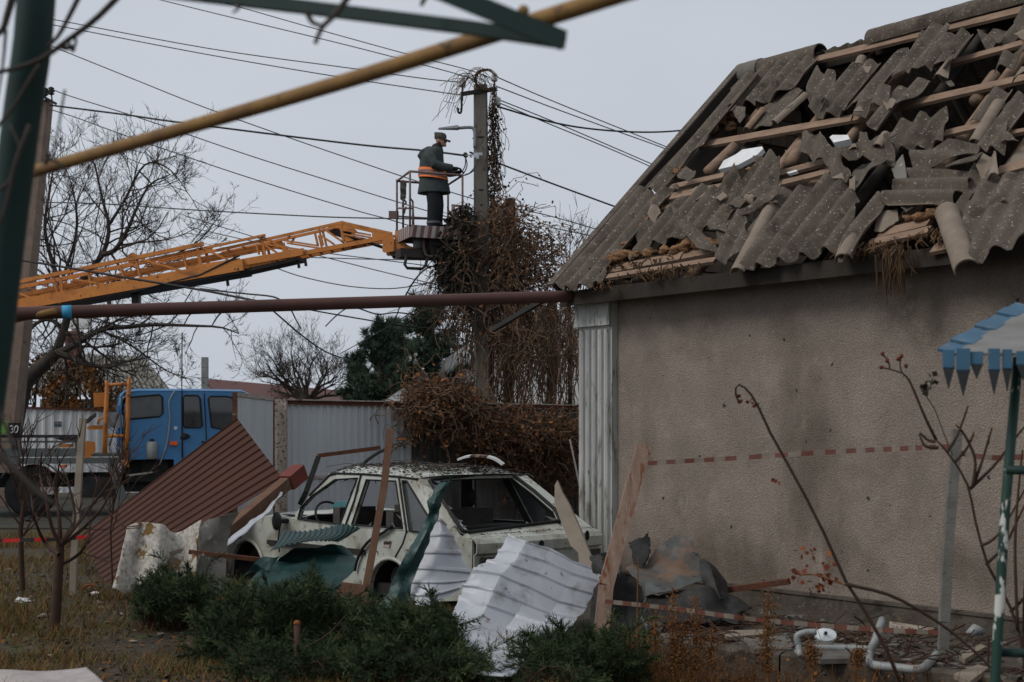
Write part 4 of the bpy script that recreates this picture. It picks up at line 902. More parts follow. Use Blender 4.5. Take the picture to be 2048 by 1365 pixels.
b = MB(); c = tq(tz([(943, 500)])[0], .0); b.tube([c + Vector((0, 0, -.17)), c + Vector((0, 0, -.15)), c + Vector((0, 0, .12)), c + Vector((0, 0, .17))], [.09, .11, .11, .08], 14); fl = b.build('washer_tank', M['white_pipe'], truck, smooth=True)
b = MB(); b.tube([c + Vector((0, 0, .17)), c + Vector((0, 0, .22))], .04, 10); b.build('tank_cap', M['black'], fl)
c = tq(tz([(1270, 448)])[0], .03); b = MB(); b.box(c, (.12, .04, .03), (TD, TI, Vector((0, 0, 1)))); b.build('door_handle', M['black'], truck)
c = tq(tz([(1350, 350)])[0], -.35); b = MB(); b.tube([c + TI * .2 * math.cos(t) + Vector((0, 0, .12 * math.sin(t))) + TD * .15 * math.sin(t) for t in span(0, 6.283, 18)], .015, 5, False); b.build('steering_wheel', M['black'], truck)
# chassis, bed and wheels
xb = tloc(tq((-160, 900)))[0]; bx1 = tloc(tq((242, 900)))[0]
zb1 = tloc(tq((100, 905)))[2]
def tbox(name, a0, a1, i0, i1, za, zc, m): b = MB(); q = ((a0, i0), (a1, i0), (a1, i1), (a0, i1)); b.hexa([tw(a, i, za) for a, i in q], [tw(a, i, zc) for a, i in q]); return b.build(name, M[m], truck)
zq = lambda y: tloc(tq((100, y)))[2]
tbox('bed_floor', xb, bx1, .02, TWD - .02, zq(914), zq(908), 'truck_grey')
tbox('bed_side_board', xb, tloc(tq((170, 900)))[0], .0, .03, zq(913), zq(897), 'truck_grey')
tbox('bed_edge', xb, bx1, -.04, .02, zq(928), zq(916), 'truck_grey')
tbox('bed_rail', xb, tloc(tq((160, 880)))[0], .0, .05, zq(886), zq(882), 'truck_grey')
tbox('bed_top_rail', xb, tloc(tq((162, 875)))[0], -.02, .06, zq(876), zq(870), 'dark_metal')
for a in (-40, 30, 90, 150): tbox('stanchion', tloc(tq((a, 900)))[0], tloc(tq((a + 5, 900)))[0], .0, .04, zq(900), zq(872), 'truck_grey')
tbox('chassis_rail', xb, xr - .2, .55, .72, .55, .8, 'black'); tbox('chassis_rail', xb, xr - .2, TWD - .72, TWD - .55, .55, .8, 'black')
tbox('under_box', tloc(tq((150, 950)))[0], tloc(tq((232, 950)))[0], .15, .8, .35, .75, 'dark_metal')
tbox('engine_block', x0 + .05, x0 + .95, .25, TWD - .25, .45, zlo + .25, 'black')
def wheel(a, i, r=.48, w=.26):
    c0, c1_ = tw(a, i - w / 2, r), tw(a, i + w / 2, r); b = MB()
    prof = [(-.5, .62), (-.5, .9), (-.42, .98), (-.3, 1), (.3, 1), (.42, .98), (.5, .9), (.5, .62)]
    rows = [[tw(a, i + k * w, r) + (TD * math.cos(t) + Vector((0, 0, math.sin(t)))) * r * q for k, q in prof] for t in span(0, 2 * math.pi, 28)]
    b.grid(rows); ty = b.build('wheel', M['black'], truck, smooth=True)
    b = MB(); b.tube([tw(a, i - .35 * w, r), tw(a, i + .35 * w, r)], .62 * r, 20); b.tube([tw(a, i - .5 * w, r), tw(a, i, r)], .2 * r, 12); b.build('rim', M['dark_metal'], ty)
for a in (tloc(tq((62, 950)))[0], x0 + 1.75):
    wheel(a, .2); wheel(a, TWD - .2)
a62 = tloc(tq((62, 950)))[0]
tbox('axle', a62 - .08, a62 + .08, .3, TWD - .3, .42, .56, 'black')
b = MB(); rows = [[tw(a62 + .58 * math.cos(t), i_, .5 + .56 * math.sin(t)) for i_ in (.02, .4)] for t in span(2.7, .4, 12)]; b.grid(rows, .02); b.build('mudguard', M['truck_grey'], truck, smooth=True)
b = MB(); p0, p1 = tq((222, 925), .02), tq((247, 1000), .02); b.beam(p0, p1, .16, .10, up=TO); b.build('outrigger', M['truck_grey'], truck)
b = MB(); c = tq((98, 982), .05); b.box(c, (.3, .03, .14), (TD, TI, Vector((0, 0, 1)))); b.build('reflector_board', M['stripe_white'], truck)
b = MB(); c = tq((127, 933), .05); b.box(c, (.13, .03, .05), (TD, TI, Vector((0, 0, 1)))); b.build('bed_marker', M['orange_lens'], truck)
# yellow ladder hoop, control stand, hydraulic box
lad = []
for a in ([(650, 522), (655, 330), (665, 90), (655, 65)], [(778, 590), (790, 330), (800, 90), (803, 45), (790, 72)]):
    b = MB(); b.tube([tq(p, .12) for p in tz(a)], [.05, .045, .042, .02] if len(a) == 4 else [.06, .05, .045, .03, .02], 8); b.build('ladder_rail', M['boom'], truck, smooth=True)
for a in ([(660, 95), (800, 88)], [(655, 410), (785, 410)]):
    b = MB(); b.tube([tq(p, .12) for p in tz(a)], .032, 8); b.build('ladder_rung', M['boom'], truck, smooth=True)
b = MB(); b.tube([tq(p, .12) for p in tz([(780, 560), (772, 600)])] , [.06, .09], 8); b.build('ladder_foot', M['boom'], truck)
def pbox(name, pts, dep, m, o=0.0):
    b = MB(); b.poly([tq(p, o) for p in tz(pts)], [], TI * dep); return b.build(name, M[m], truck)
pbox('control_box', [(582, 145), (655, 140), (655, 228), (585, 232)], .3, 'boom', .0)
pbox('control_shelf', [(540, 358), (560, 345), (660, 345), (660, 370), (545, 372)], .35, 'boom')
pbox('grey_tank', [(668, 275), (745, 265), (765, 285), (765, 358), (670, 362)], .4, 'lamp_grey')
pbox('hydraulic_motor', [(515, 465), (540, 440), (590, 448), (595, 500), (560, 545), (515, 550)], .3, 'boom')
pbox('pump_plate', [(370, 462), (460, 460), (455, 482), (375, 482)], .2, 'boom')
pbox('stowage_box', [(330, 425), (490, 415), (490, 440), (390, 440)], .3, 'dark_metal')
b = MB(); b.tube([tq(p, .1) for p in tz([(700, 555), (705, 490), (725, 480), (745, 490), (747, 555)])], .018, 6); b.build('grab_handle', M['galv'], truck, smooth=True)
b = MB(); b.tube([tq(p, .1) for p in tz([(605, 340), (615, 305), (640, 300)])], .022, 6); b.build('seat_rail', M['boom'], truck, smooth=True)
for k in range(3):
    b = MB(); b.tube([tq(p, .05 + .05 * k) for p in tz([(525 + 8 * k, 330), (560 + 10 * k, 295), (596, 272 + 6 * k)])], .02, 6); b.build('control_lever', M['black'], truck)
pbox('light_strip', [(785, 652), (945, 632), (948, 640), (790, 662)], .05, 'stripe_white', .1)
# the turntable column of the boom stands on the bed, left of the picture
bmx = tw(xb + .6, TWD / 2, 0)
b = MB(); b.tube([Vector((bmx.x, bmx.y, .8)), Vector((bmx.x, bmx.y, 1.4)), Vector((bmx.x, bmx.y, 3.4))], [.5, .35, .3], 16); b.build('turntable_column', M['boom'], truck, smooth=True)

# boom: telescoping lattice arm of the truck
boom = truck_part('lattice_boom', 'orange lattice telescopic boom reaching over the street to the basket', (bmx.x, bmx.y, 0))
def bY(px): return lerp(27.9, 26.1, (px - 30) / 750.0)
b3 = zz(20, 420, 4.452); b4 = zz(440, 420, 4.876)
def bp(p, d=0.0): return P(p[0], p[1], bY(p[0])) + Vector((.05, 1, 0)) * d
def chord(name, a, c, w, h, d=0.0, m='boom'):
    p0, p1 = bp(a, d), bp(c, d); b = MB(); b.beam(p0, p1, w, h); return b.build(name, M[m], boom)
DP = .62
s1 = {'bot': ((-120, 640), (487, 531)), 'top': ((-120, 599), (407, 488))}
for d in (0, DP):
    chord('lower_chord', (-120, 638), (487, 530), .05, .21, d); chord('upper_chord', (-120, 597), (407, 488), .06, .075, d)
    chord('lower_chord', (420, 536), (606, 503), .05, .13, d + (.06 if d == 0 else -.06)); chord('upper_chord', (300, 519), (529, 470), .05, .045, d + (.06 if d == 0 else -.06))
    chord('lower_chord', (560, 514), (768, 474), .045, .08, d + (.12 if d == 0 else -.12)); chord('upper_chord', (430, 500), (684, 443), .045, .05, d + (.12 if d == 0 else -.12))
    chord('end_chord', (684, 444), (782, 466), .045, .05, d + (.12 if d == 0 else -.12))
    chord('rib_chord', (-120, 620), (560, 484), .05, .085, d + (.2 if d == 0 else -.2))
chord('under_plate', (-120, 650), (484, 544), DP - .02, .05, DP / 2, 'boom_dark'); chord('under_plate', (470, 545), (598, 516), DP - .2, .06, DP / 2, 'boom_dark')  # underside plates use the dark brown instead of the boom orange
def lat(pts, w, d=0.0, m='boom', f=None): 
    p0, p1 = [bp(p, d) for p in f(pts)]; b = MB(); b.beam(p0, p1, w, .03); b.build('brace', M[m], boom)
for d in (0, DP):
    for pts in ([(390, 600), (450, 840)], [(450, 600), (465, 770)], [(470, 600), (1120, 710)], [(60, 735), (340, 845)], [(1125, 440), (1185, 700)], [(985, 500), (1030, 650)], [(1160, 435), (1690, 590)],
                [(1670, 340), (1715, 580)], [(1690, 325), (2048, 500)], [(1545, 400), (1580, 530)], [(700, 560), (730, 690)]):
        lat(pts, .06, d, f=b3)
    for pts in ([(390, 255), (430, 445)], [(345, 330), (370, 430)], [(410, 260), (600, 360)], [(430, 270), (640, 380)], [(600, 290), (950, 345)], [(430, 340), (560, 425)], [(955, 180), (995, 340)], [(915, 215), (945, 340)],
                [(985, 165), (1180, 300)], [(985, 250), (1090, 320)], [(1165, 130), (1195, 295)], [(440, 330), (760, 385)], [(640, 290), (670, 235)], [(1190, 190), (1460, 240)], [(1200, 230), (1370, 270)]):
        lat(pts, .05, d + (.1 if d == 0 else -.1), f=b4)
for k in range(15):
    x = 50 + k * 31; a = (x, lerp(575, 484, (x - 50) / 480.)); b = MB(); b.beam(bp(a, .03), bp(a, DP - .03), .03); b.build('cross_tie', M['boom'], boom)
for k in range(9):
    x = 545 + k * 22; a = (x, lerp(514, 474, (x - 560) / 208.)); b = MB(); b.beam(bp(a, .1), bp(a, DP - .1), .03); b.build('cross_tie', M['boom'], boom)
def plate(pts, d, th, f, m='boom', name='gusset_plate'):
    b = MB(); b.poly([bp(p, d) for p in f(pts)], [], Vector((0, th, 0))); return b.build(name, M[m], boom)
for d in (-.02, DP - .12):
    plate([(600, 360), (690, 400), (700, 440), (605, 445)], d + .06, .02, b4); plate([(1470, 190), (1640, 215), (1640, 240), (1480, 285)], d + .12, .02, b4); plate([(1190, 230), (1300, 290), (1195, 310)], d + .12, .02, b4)
    plate([(1580, 250), (1690, 240), (1690, 400), (1600, 412), (1578, 400)], d + .1, .03, b4); plate([(1700, 185), (1760, 225), (1770, 300), (1840, 345), (1900, 360), (1870, 395), (1720, 395), (1695, 300)], d + .14, .03, b4)
    plate([(1030, 190), (1070, 125), (1180, 105), (1220, 110), (1285, 160), (1260, 190), (1100, 165)], d + .12, .02, b4)
    plate([(120, 505), (225, 505), (228, 555), (210, 550)], d + .0, .02, b4); plate([(1570, 520), (1600, 500), (2048, 430), (2048, 490), (1700, 560)], d + .01, .02, b3); plate([(920, 680), (1000, 640), (1040, 650), (1120, 710)], d, .02, b3)
plate([(1040, 190), (1100, 165), (1260, 195), (1170, 250), (1060, 210)], .2, .25, b4, 'boom_dark', 'hinge_block')
plate([(1630, 395), (1870, 395), (2000, 440), (1660, 440)], .12, .5, b4, 'boom_dark', 'basket_arm')
b = MB(); b.tube([bp(p, .3) for p in b4([(1400, 290), (1575, 350)])], .03, 8); b.build('hydraulic_rod', M['wire'], boom)
b = MB(); b.tube([bp(p, .3) for p in b4([(1180, 240), (1400, 290)])], .06, 8); b.build('hydraulic_cylinder', M['boom_dark'], boom)
for p in ((592, 520), (606, 516), (449, 556)):
    b = MB(); b.beam(bp(p, .2), bp((p[0] + 2, p[1] + 14), .2), .05); b.build('roller_lug', M['boom_dark'], boom)
b = MB(); c = bp(b3([(1055, 415)])[0], .3); b.tube([c + Vector((0, -.05, 0)), c + Vector((0, .05, 0))], .1, 14); b.build('sheave', M['boom'], boom)
b = MB(); b.beam(bp(b3([(1080, 740)])[0], .3), bp(b3([(1085, 850)])[0], .3), .14, .2); b.build('boom_rest', M['boom_dark'], boom)
b = MB(); b.tube([bp(p, -.03) for p in b3([(1090, 735), (1700, 580), (2048, 410)])], .02, 5); b.build('boom_hose', M['wire'], boom, smooth=True)

# ------------------------------------------------------------------ basket
bk = zz(760, 230, 4.1346)
K = Vector((-1.822, 25.4, 5.285)); KR = Vector((.924, .4, 0)); KL = Vector((-.30, .82, 0))
basket = truck_part('work_basket', 'open work basket of faded pink tubes with striped floor edge', (K.x, K.y, 5.0))
def bw_(a, c, z): return K + KR * a + KL * c + Vector((0, 0, z))
b = MB(); b.hexa([bw_(a, c, -.03) for a, c in ((.01, .01), (.99, .01), (.99, .99), (.01, .99))], [bw_(a, c, .0) for a, c in ((.01, .01), (.99, .01), (.99, .99), (.01, .99))]); b.build('basket_floor', M['dark_metal'], basket)
b = MB()
for (A, B) in (((0, 0), (1, 0)), ((0, 1), (0, 0)), ((1, 0), (1, 1)), ((1, 1), (0, 1))):
    n = 14
    for k in range(n):
        f0, f1 = k / n, (k + 1) / n
        p = lambda f, z: bw_(lerp(A[0], B[0], f), lerp(A[1], B[1], f), z)
        sl = .5 / n
        q = [p(max(0, f0 - sl), -.19), p(max(0, f1 - sl) if k < n - 1 else 1, -.19), p(f1, .03), p(f0, .03)]
        if k == 0: q[0] = p(0, -.19)
        b.add(q, [(0, 1, 2, 3)], k % 2)
b.build('striped_skirt', [M['stripe_white'], M['stripe_red']], basket)
def rail(name, pts, r=.02, m='basket_rail'):
    b = MB(); b.tube([bw_(*p) for p in pts], r, 7); return b.build(name, M[m], basket, smooth=True)
H = .98
rail('top_rail', [(0, 0, H), (1, 0, H), (1, 1, H * .97), (0, 1, H * .97), (0, 0, H)], .022)
for a, c in ((0, 0), (1, 0), (1, 1), (0, 1), (.18, .5), (.62, 1), (.12, 1)):
    rail('post', [(a, c, 0), (a, c, H if (a, c) != (.18, .5) else .5)], .02)
rail('mid_rail', [(0, 1, .45), (0, 0, .32), (0.05, 0, .32)], .018); rail('mid_rail', [(1, 0, .42), (1, 1, .42)], .018); rail('mid_rail', [(0, 1, .30), (1, 1, .30)], .018); rail('mid_rail', [(0, 0, .50), (.18, .5, .52), (.2, .5, .0)], .018); rail('mid_rail', [(.82, 0, .42), (1, 0, .42)], .02)
rail('gate_post', [(.82, 0, .0), (.82, 0, .44)], .035)
b = MB(); b.box(bw_(-.05, 1.05, .33), (.18, .05, .14)); b.build('junction_box', M['basket_rail'], basket)
def bY2(p, Y=25.75): return P(p[0], p[1], Y)
b = MB(); b.tube([bY2(p) for p in bk([(365, 1010), (362, 1100), (375, 1155), (410, 1172), (520, 1175), (545, 1150), (555, 1030)])], .025, 8); b.build('step_frame', M['basket_rail'], basket, smooth=True)
b = MB(); b.tube([bY2(p, 25.6) for p in bk([(220, 1165), (205, 1240), (225, 1268), (345, 1275), (375, 1250), (395, 1180)])], .028, 8); b.build('step_loop', M['wire'], basket, smooth=True)
b = MB(); b.beam(bY2(bk([(240, 1268)])[0], 25.6), bY2(bk([(340, 1270)])[0], 25.6), .1, .03); b.build('step_tread', M['black'], basket)
b = MB(); c = bY2(bk([(325, 1060)])[0], 26.0); b.tube([c + Vector((0, 0, -.11)), c + Vector((0, 0, .12))], [.11, .13], 14); b.build('swivel_drum', M['lamp_grey'], basket, smooth=True)
b = MB(); b.hexa([bw_(a, c, -.5) for a, c in ((.45, .2), (.85, .2), (.85, .8), (.45, .8))], [bw_(a, c, -.19) for a, c in ((.4, .15), (.9, .15), (.9, .85), (.4, .85))]); b.build('support_bracket', M['boom_dark'], basket)
b = MB(); b.hexa([bw_(a, c, -.52) for a, c in ((-.1, .3), (.6, .3), (.6, .7), (-.1, .7))], [bw_(a, c, -.36) for a, c in ((-.1, .3), (.6, .3), (.6, .7), (-.1, .7))]); b.build('arm_socket', M['boom_dark'], basket)
rg = []
for k in range(7):
    a = P(*bk([(165 + 9 * k, 560)])[0], 26.05); c = P(*bk([(168 + 8 * k + 6 * math.sin(k), 700 + 10 * math.sin(k * 2))])[0], 26.05); rg.append((a, c))
b = MB(); rows = [[p + Vector((0, .03 * math.sin(i * 2.1), 0)) for i, p in enumerate([lerp(a, c, t) for t in span(0, 1, 6)])] for a, c in rg]; b.grid(rows, .02)
tag(b.build('hanging_rag', M['rag'], None, smooth=True, loc=rg[0][0]), 'grey rag knotted over the left rail of the lineman basket', 'rag')
b = MB(); b.tube(path([P(*p, 26.0) for p in bk([(190, 690), (215, 730), (185, 750), (205, 790), (195, 820), (215, 760)])], 20), .018, 5)
tag(b.build('rope', M['rag'], None, smooth=True, loc=P(*bk([(190, 690)])[0], 26.0)), 'short rope dangling below the grey rag on the basket rail', 'rope')

# ------------------------------------------------------------------ lineman
PB = bw_(.62, .5, 0) + Vector((-.03, 0, -.03))
man = thing('person', 'person in dark work jacket with orange band and camouflage cap, working from the basket', 'person', PB)
FX = Vector((.985, -.17, 0)); FYv = Vector((.17, .985, 0))
def mw(x, y, z): return PB + FX * x + FYv * y + Vector((0, 0, z))
def ring(x, z, rx, ry, y=0, tilt=0): return (mw(x, y, z), FX * rx * math.cos(tilt) + Vector((0, 0, rx * math.sin(tilt))), FYv * ry)
def remesh(o, v):
    m_ = o.modifiers.new('remesh', 'REMESH'); m_.mode = 'VOXEL'; m_.voxel_size = v; m_.use_smooth_shade = True
    s_ = o.modifiers.new('smooth', 'SMOOTH'); s_.iterations = 4; s_.factor = .5; return o
b = MB()    # the body: torso, limbs, neck and head as one surface
b.rings([ring(.0, .84, .11, .16), ring(.0, .95, .13, .17), ring(-.02, 1.15, .12, .15), ring(-.01, 1.38, .13, .18), ring(.02, 1.48, .09, .14), ring(.06, 1.53, .055, .06), ring(.09, 1.60, .05, .055)], 14)
for s_ in (-1, 1):
    b.tube([mw(.0, .09 * s_, .9), mw(.02, .10 * s_, .5), mw(-.02, .11 * s_, .1)], [.085, .06, .045], 10)
    b.tube([mw(-.02, .11 * s_, .08), mw(.14, .12 * s_, .04)], [.045, .035], 8)
b.tube([mw(.0, -.17, 1.42), mw(.10, -.24, 1.20), mw(.40, -.14, 1.15)], [.06, .05, .035], 10); b.tube([mw(.0, .17, 1.42), mw(.14, .24, 1.18), mw(.40, .02, 1.10)], [.06, .05, .035], 10)
b.rings([ring(.12, 1.575, .05, .05), ring(.135, 1.61, .082, .065, tilt=-.2), ring(.13, 1.66, .098, .075, tilt=-.2), ring(.125, 1.72, .10, .078, tilt=-.2), ring(.12, 1.77, .085, .07, tilt=-.2), ring(.115, 1.80, .05, .04, tilt=-.2)], 14)
b.rings([(mw(.225, 0, 1.695), FYv * .012, Vector((0, 0, .02))), (mw(.25, 0, 1.665), FYv * .018, Vector((0, 0, .016))), (mw(.235, 0, 1.65), FYv * .014, Vector((0, 0, .008)))], 8)
b.sphere(mw(.205, 0, 1.60), .032, 8, 6); b.sphere(mw(.10, -.08, 1.68), .03, 8, 6, (.8, .4, 1.2)); b.sphere(mw(.10, .08, 1.68), .03, 8, 6, (.8, .4, 1.2))
remesh(b.build('body', M['skin'], man), .011)
b = MB()
for s_ in (-1, 1): b.sphere(mw(.222, .032 * s_, 1.685), .009, 8, 6)
b.build('eyes', M['black'], man)
b = MB(); b.rings([ring(.12, 1.70, .108, .086, tilt=-.2), ring(.10, 1.74, .10, .084, tilt=-.2)], 16, caps=False); b.build('hair', M['bark'], man, smooth=True)
b = MB(); b.rings([ring(.125, 1.735, .112, .09, tilt=-.2), ring(.12, 1.79, .116, .094, tilt=-.15), ring(.11, 1.825, .105, .085, tilt=-.12), ring(.105, 1.835, .05, .04)], 18)
cp = b.build('cap', M['cap'], man, auto=50)
rows = [[mw(.20 + .115 * q * (1 - .35 * abs(k) ** 2), .085 * k, 1.725 - .045 * q - .012 * k * k) for q in span(0, 1, 4)] for k in span(-1, 1, 8)]
b = MB(); b.grid(rows, .008); b.build('cap_peak', M['cap'], cp, smooth=True)
b = MB(); b.rings([ring(.0, .72, .31, .26), ring(-.0, .86, .285, .25), ring(-.02, 1.02, .25, .235), ring(-.04, 1.2, .235, .23), ring(-.04, 1.39, .215, .235), ring(-.0, 1.50, .175, .20), ring(.05, 1.57, .11, .12)], 20)
b.tube([mw(-.02, -.19, 1.42), mw(-.0, -.25, 1.34), mw(.08, -.29, 1.20), mw(.22, -.24, 1.16), mw(.38, -.15, 1.15)], [.11, .105, .092, .08, .07], 12)
b.tube([mw(-.02, .19, 1.42), mw(.04, .26, 1.30), mw(.12, .28, 1.18), mw(.26, .16, 1.12), mw(.40, .03, 1.10)], [.11, .10, .09, .08, .07], 12)
b.rings([ring(-.2, 1.32, .05, .13), ring(-.23, 1.41, .08, .16), ring(-.17, 1.51, .08, .15), ring(-.07, 1.58, .05, .1)], 12)      # hood on the back
jk = remesh(b.build('jacket', M['jacket'], man), .016)
b = MB(); b.rings([ring(.035, 1.54, .125, .13, tilt=.2), ring(.06, 1.59, .115, .115, tilt=.2), ring(.075, 1.63, .10, .10, tilt=.2)], 16, caps=False); b.build('fur_collar', M['black'], jk, smooth=True)
for z0, z1, m, gr_ in ((.985, 1.165, 'hivis', .012), (1.02, 1.045, 'reflect', .018), (1.09, 1.12, 'reflect', .018)):
    rr = lambda z: lerp(.268, .238, (z - .97) / .23) + gr_
    b = MB(); b.rings([ring(lerp(-.01, -.04, (z - .97) / .23), z + .0, rr(z), rr(z) + .002, tilt=-.12) for z in (z0, (z0 + z1) / 2, z1)], 24, caps=False); b.build('hivis_band', M[m], jk, smooth=True)
b = MB()
b.rings([ring(.0, .70, .17, .19), ring(.0, .8, .2, .2), ring(.0, .9, .2, .2)], 16)
for s_ in (-1, 1):
    b.tube([mw(.0, .095 * s_, .80), mw(.03, .105 * s_, .52), mw(.02, .11 * s_, .3), mw(.01, .11 * s_, .075)], [.14, .13, .122, .118], 14)
tr = remesh(b.build('trousers', M['trouser'], man), .016)
for s_ in (-1, 1):
    b = MB(); b.tube([mw(.013, .11 * s_, .155), mw(.012, .11 * s_, .195)], .126, 16, False); b.build('reflective_cuff', M['reflect'], tr, smooth=True)
    b = MB(); b.rings([(mw(-.11, .115 * s_, .055), FYv * .04, Vector((0, 0, .045))), (mw(-.04, .115 * s_, .075), FYv * .055, Vector((0, 0, .07))), (mw(.06, .115 * s_, .06), FYv * .055, Vector((0, 0, .055))), (mw(.16, .12 * s_, .04), FYv * .05, Vector((0, 0, .038))), (mw(.19, .12 * s_, .03), FYv * .025, Vector((0, 0, .02)))], 12); b.build('boot', M['black'], man, smooth=True)
for s_, c, d in ((-1, mw(.40, -.13, 1.145), (.95, .25, .06)), (1, mw(.42, .02, 1.10), (.95, -.2, .15))):
    dd = (FX * d[0] + FYv * d[1] + Vector((0, 0, d[2]))).normalized(); sd_ = dd.cross(Vector((0, 0, 1))).normalized(); up_ = sd_.cross(dd); b = MB()
    b.rings([(c - dd * .03, sd_ * .038, up_ * .04), (c + dd * .03, sd_ * .048, up_ * .032), (c + dd * .08, sd_ * .045, up_ * .024)], 10)
    for k in range(4):
        o = c + dd * .075 + sd_ * (.033 - .022 * k); L_f = (.075, .085, .08, .062)[k]
        b.tube([o, o + dd * L_f * .5 - up_ * .008, o + dd * L_f * .75 - up_ * .03, o + dd * L_f * .7 - up_ * .05], [.011, .0105, .0095, .008], 6)
    o = c + dd * .02 + sd_ * .045; b.tube([o, o + dd * .04 + sd_ * .022 - up_ * .01, o + dd * .075 + sd_ * .012 - up_ * .022], [.013, .012, .009], 6)
    b.build('glove', M['black'], man, smooth=True)

# ------------------------------------------------------------------ concrete poles
def pole(name, label, top, foot_px, w0, w1, Y, m='pole'):
    a = P(foot_px[0], foot_px[1], Y); a.z = -.1; t = P(top[0], top[1], Y)
    th_ = thing(name, label, 'utility pole', (a.x, a.y, 0)); b = MB()
    rows = []
    for i in range(9):
        f = i / 8; c = lerp(a, t, f); w = lerp(w1, w0, f) / 2
        q = [(-w, -w * .75), (-w * .75, -w), (w * .75, -w), (w, -w * .75), (w, w * .75), (w * .75, w), (-w * .75, w), (-w, w * .75)]
        rows.append([c + Vector((x, y, 0)) for x, y in q] + [c + Vector((q[0][0], q[0][1], 0))])
    b.grid(rows); b.add([p for p in rows[-1][:8]], [tuple(range(8))]); b.build('pole_shaft', M[m], th_)
    return th_, a, t
PY = 26.3
cp_, ca, ct = pole('utility_pole', 'weathered concrete utility pole with brown vines, beside the lineman', (961, 172), (967, 1040), .25, .34, PY)
def pq(p, dy=0.0): return P(p[0], p[1], PY + dy)
pk = zz(700, 120, 3.102)
b = MB(); b.beam(pq(pk([(688, 214)])[0], -.18), pq(pk([(905, 182)])[0], -.1), .07, .07); b.build('crossarm', M['dark_metal'], cp_)
def insul(p, dy, hook=None):
    c = pq(p, dy); b = MB()
    b.rings([(c + Vector((0, 0, z_)), Vector((r_, 0, 0)), Vector((0, r_, 0))) for z_, r_ in ((-.08, .045), (-.05, .065), (-.02, .05), (.02, .06), (.06, .05), (.08, .02))], 12); q = b.build('insulator', M['porcelain'], cp_, smooth=True)
    b = MB(); b.tube([c + Vector((0, 0, -.05)), c + Vector((0, 0, -.34 if hook is None else hook))], .017, 6); b.build('insulator_pin', M['wire'], q)
insul(pk([(697, 142)])[0], -.2); insul(pk([(896, 108)])[0], -.1); insul(pk([(918, 258)])[0], .0, -.12)
b = MB(); b.tube(path([pq(p, -.2) for p in pk([(692, 228), (692, 305), (685, 330), (672, 325), (670, 298)])], 14), .02, 6); b.build('hanging_hook', M['wire'], cp_, smooth=True)
lamp_p = path([pq(p, -.15) for p in pk([(774, 545), (775, 470), (768, 432), (745, 420), (670, 424)])], 16)
b = MB(); b.tube(lamp_p, .03, 8); lm = b.build('lamp_arm', M['lamp_grey'], cp_, smooth=True)
b = MB(); q0 = pq(pk([(672, 424)])[0], -.15); q1 = pq(pk([(548, 428)])[0], -.15); b.hexa([q0 + Vector((0, -.1, -.02)), q1 + Vector((0, -.05, -.01)), q1 + Vector((0, .05, -.01)), q0 + Vector((0, .1, -.02))], [q0 + Vector((0, -.08, .04)), q1 + Vector((0, -.04, .01)), q1 + Vector((0, .04, .01)), q0 + Vector((0, .08, .04))]); b.build('lamp_head', M['lamp_grey'], lm)
b = MB(); c = pq(pk([(785, 593)])[0], -.2); b.box(c, (.10, .05, .09)); b.box(c + Vector((.07, -.01, .02)), (.08, .04, .05)); b.box(c + Vector((-.1, 0, -.01)), (.05, .03, .06)); b.box(c + Vector((.02, -.02, -.05)), (.05, .05, .05)); b.build('cable_clamp', M['galv'], cp_)
for z_ in (.0, 2.0):
    c = lerp(ct, ca, .12 + .06 * z_); b = MB(); b.tube([c + Vector((.148 * math.cos(t), .148 * math.sin(t), 0)) for t in span(0, 6.2832, 8)], .012, 5, False); b.build('steel_band', M['dark_metal'], cp_)
lp_, la, lt = pole('utility_pole', 'leaning concrete utility pole behind the dark green post at the left', (88, 203), (0, 1018), .33, .52, 30.8, 'pole_brown')
def lq(p, dy=0.0): return P(p[0], p[1], 30.8 + dy)
l1 = zz(0, 0, 2.926)
b = MB(); b.beam(lq(l1([(215, 545)])[0], -.2), lq(l1([(330, 610)])[0], -.2), .06, .05); b.build('crossarm', M['dark_metal'], lp_)
for p in ((265, 540), (300, 535), (240, 560)):
    c = lq(l1([p])[0], -.2); b = MB(); b.rings([(c + Vector((0, 0, z_)), Vector((r_, 0, 0)), Vector((0, r_, 0))) for z_, r_ in ((-.08, .04), (-.05, .075), (-.03, .04), (0, .085), (.03, .045), (.06, .07), (.09, .03))], 12); q = b.build('insulator', M['dark_metal'], lp_, smooth=True)
    b = MB(); b.tube([c, c + Vector((.02, 0, -.22))], .016, 6); b.build('insulator_pin', M['wire'], q)
# house number plate and lime cloth on the truck bed rail
b = MB(); c = tq((29, 859), .06); b.box(c, (.21, .02, .24), (TD, TI, Vector((0, 0, 1)))); npl = b.build('number_plate', M['black'], None, loc=c)
tag(npl, 'small black plate with white number 30 on the truck bed rail', 'number plate')
b = MB(); u_, w_ = TD, Vector((0, 0, 1)); o = c + TO * .014
def stroke(pts): b.tube([o + u_ * x + w_ * y for x, y in pts], .011, 5)
stroke([(-.075, .05), (-.05, .065), (-.025, .055), (-.028, .02), (-.05, .005), (-.022, -.015), (-.025, -.05), (-.05, -.065), (-.08, -.05)])
stroke([(.03 + .032 * math.cos(t) + .01 * math.sin(t), .065 * math.sin(t)) for t in span(0, 6.2832, 14)])
b.build('digits', M['white'], npl)
b = MB(); rows = [[tq((x, y), .08) + Vector((0, .05 * pn((x * .2, y * .1, 0)), 0)) for y in span(842, 868, 6)] for x in span(-14, 13, 6)]; b.grid(rows, .03)
tag(b.build('lime_cloth', M['hivis_green'], None, smooth=True, loc=tq((0, 868), .08)), 'lime green work vest hanging at left beside the number 30 plate', 'vest')
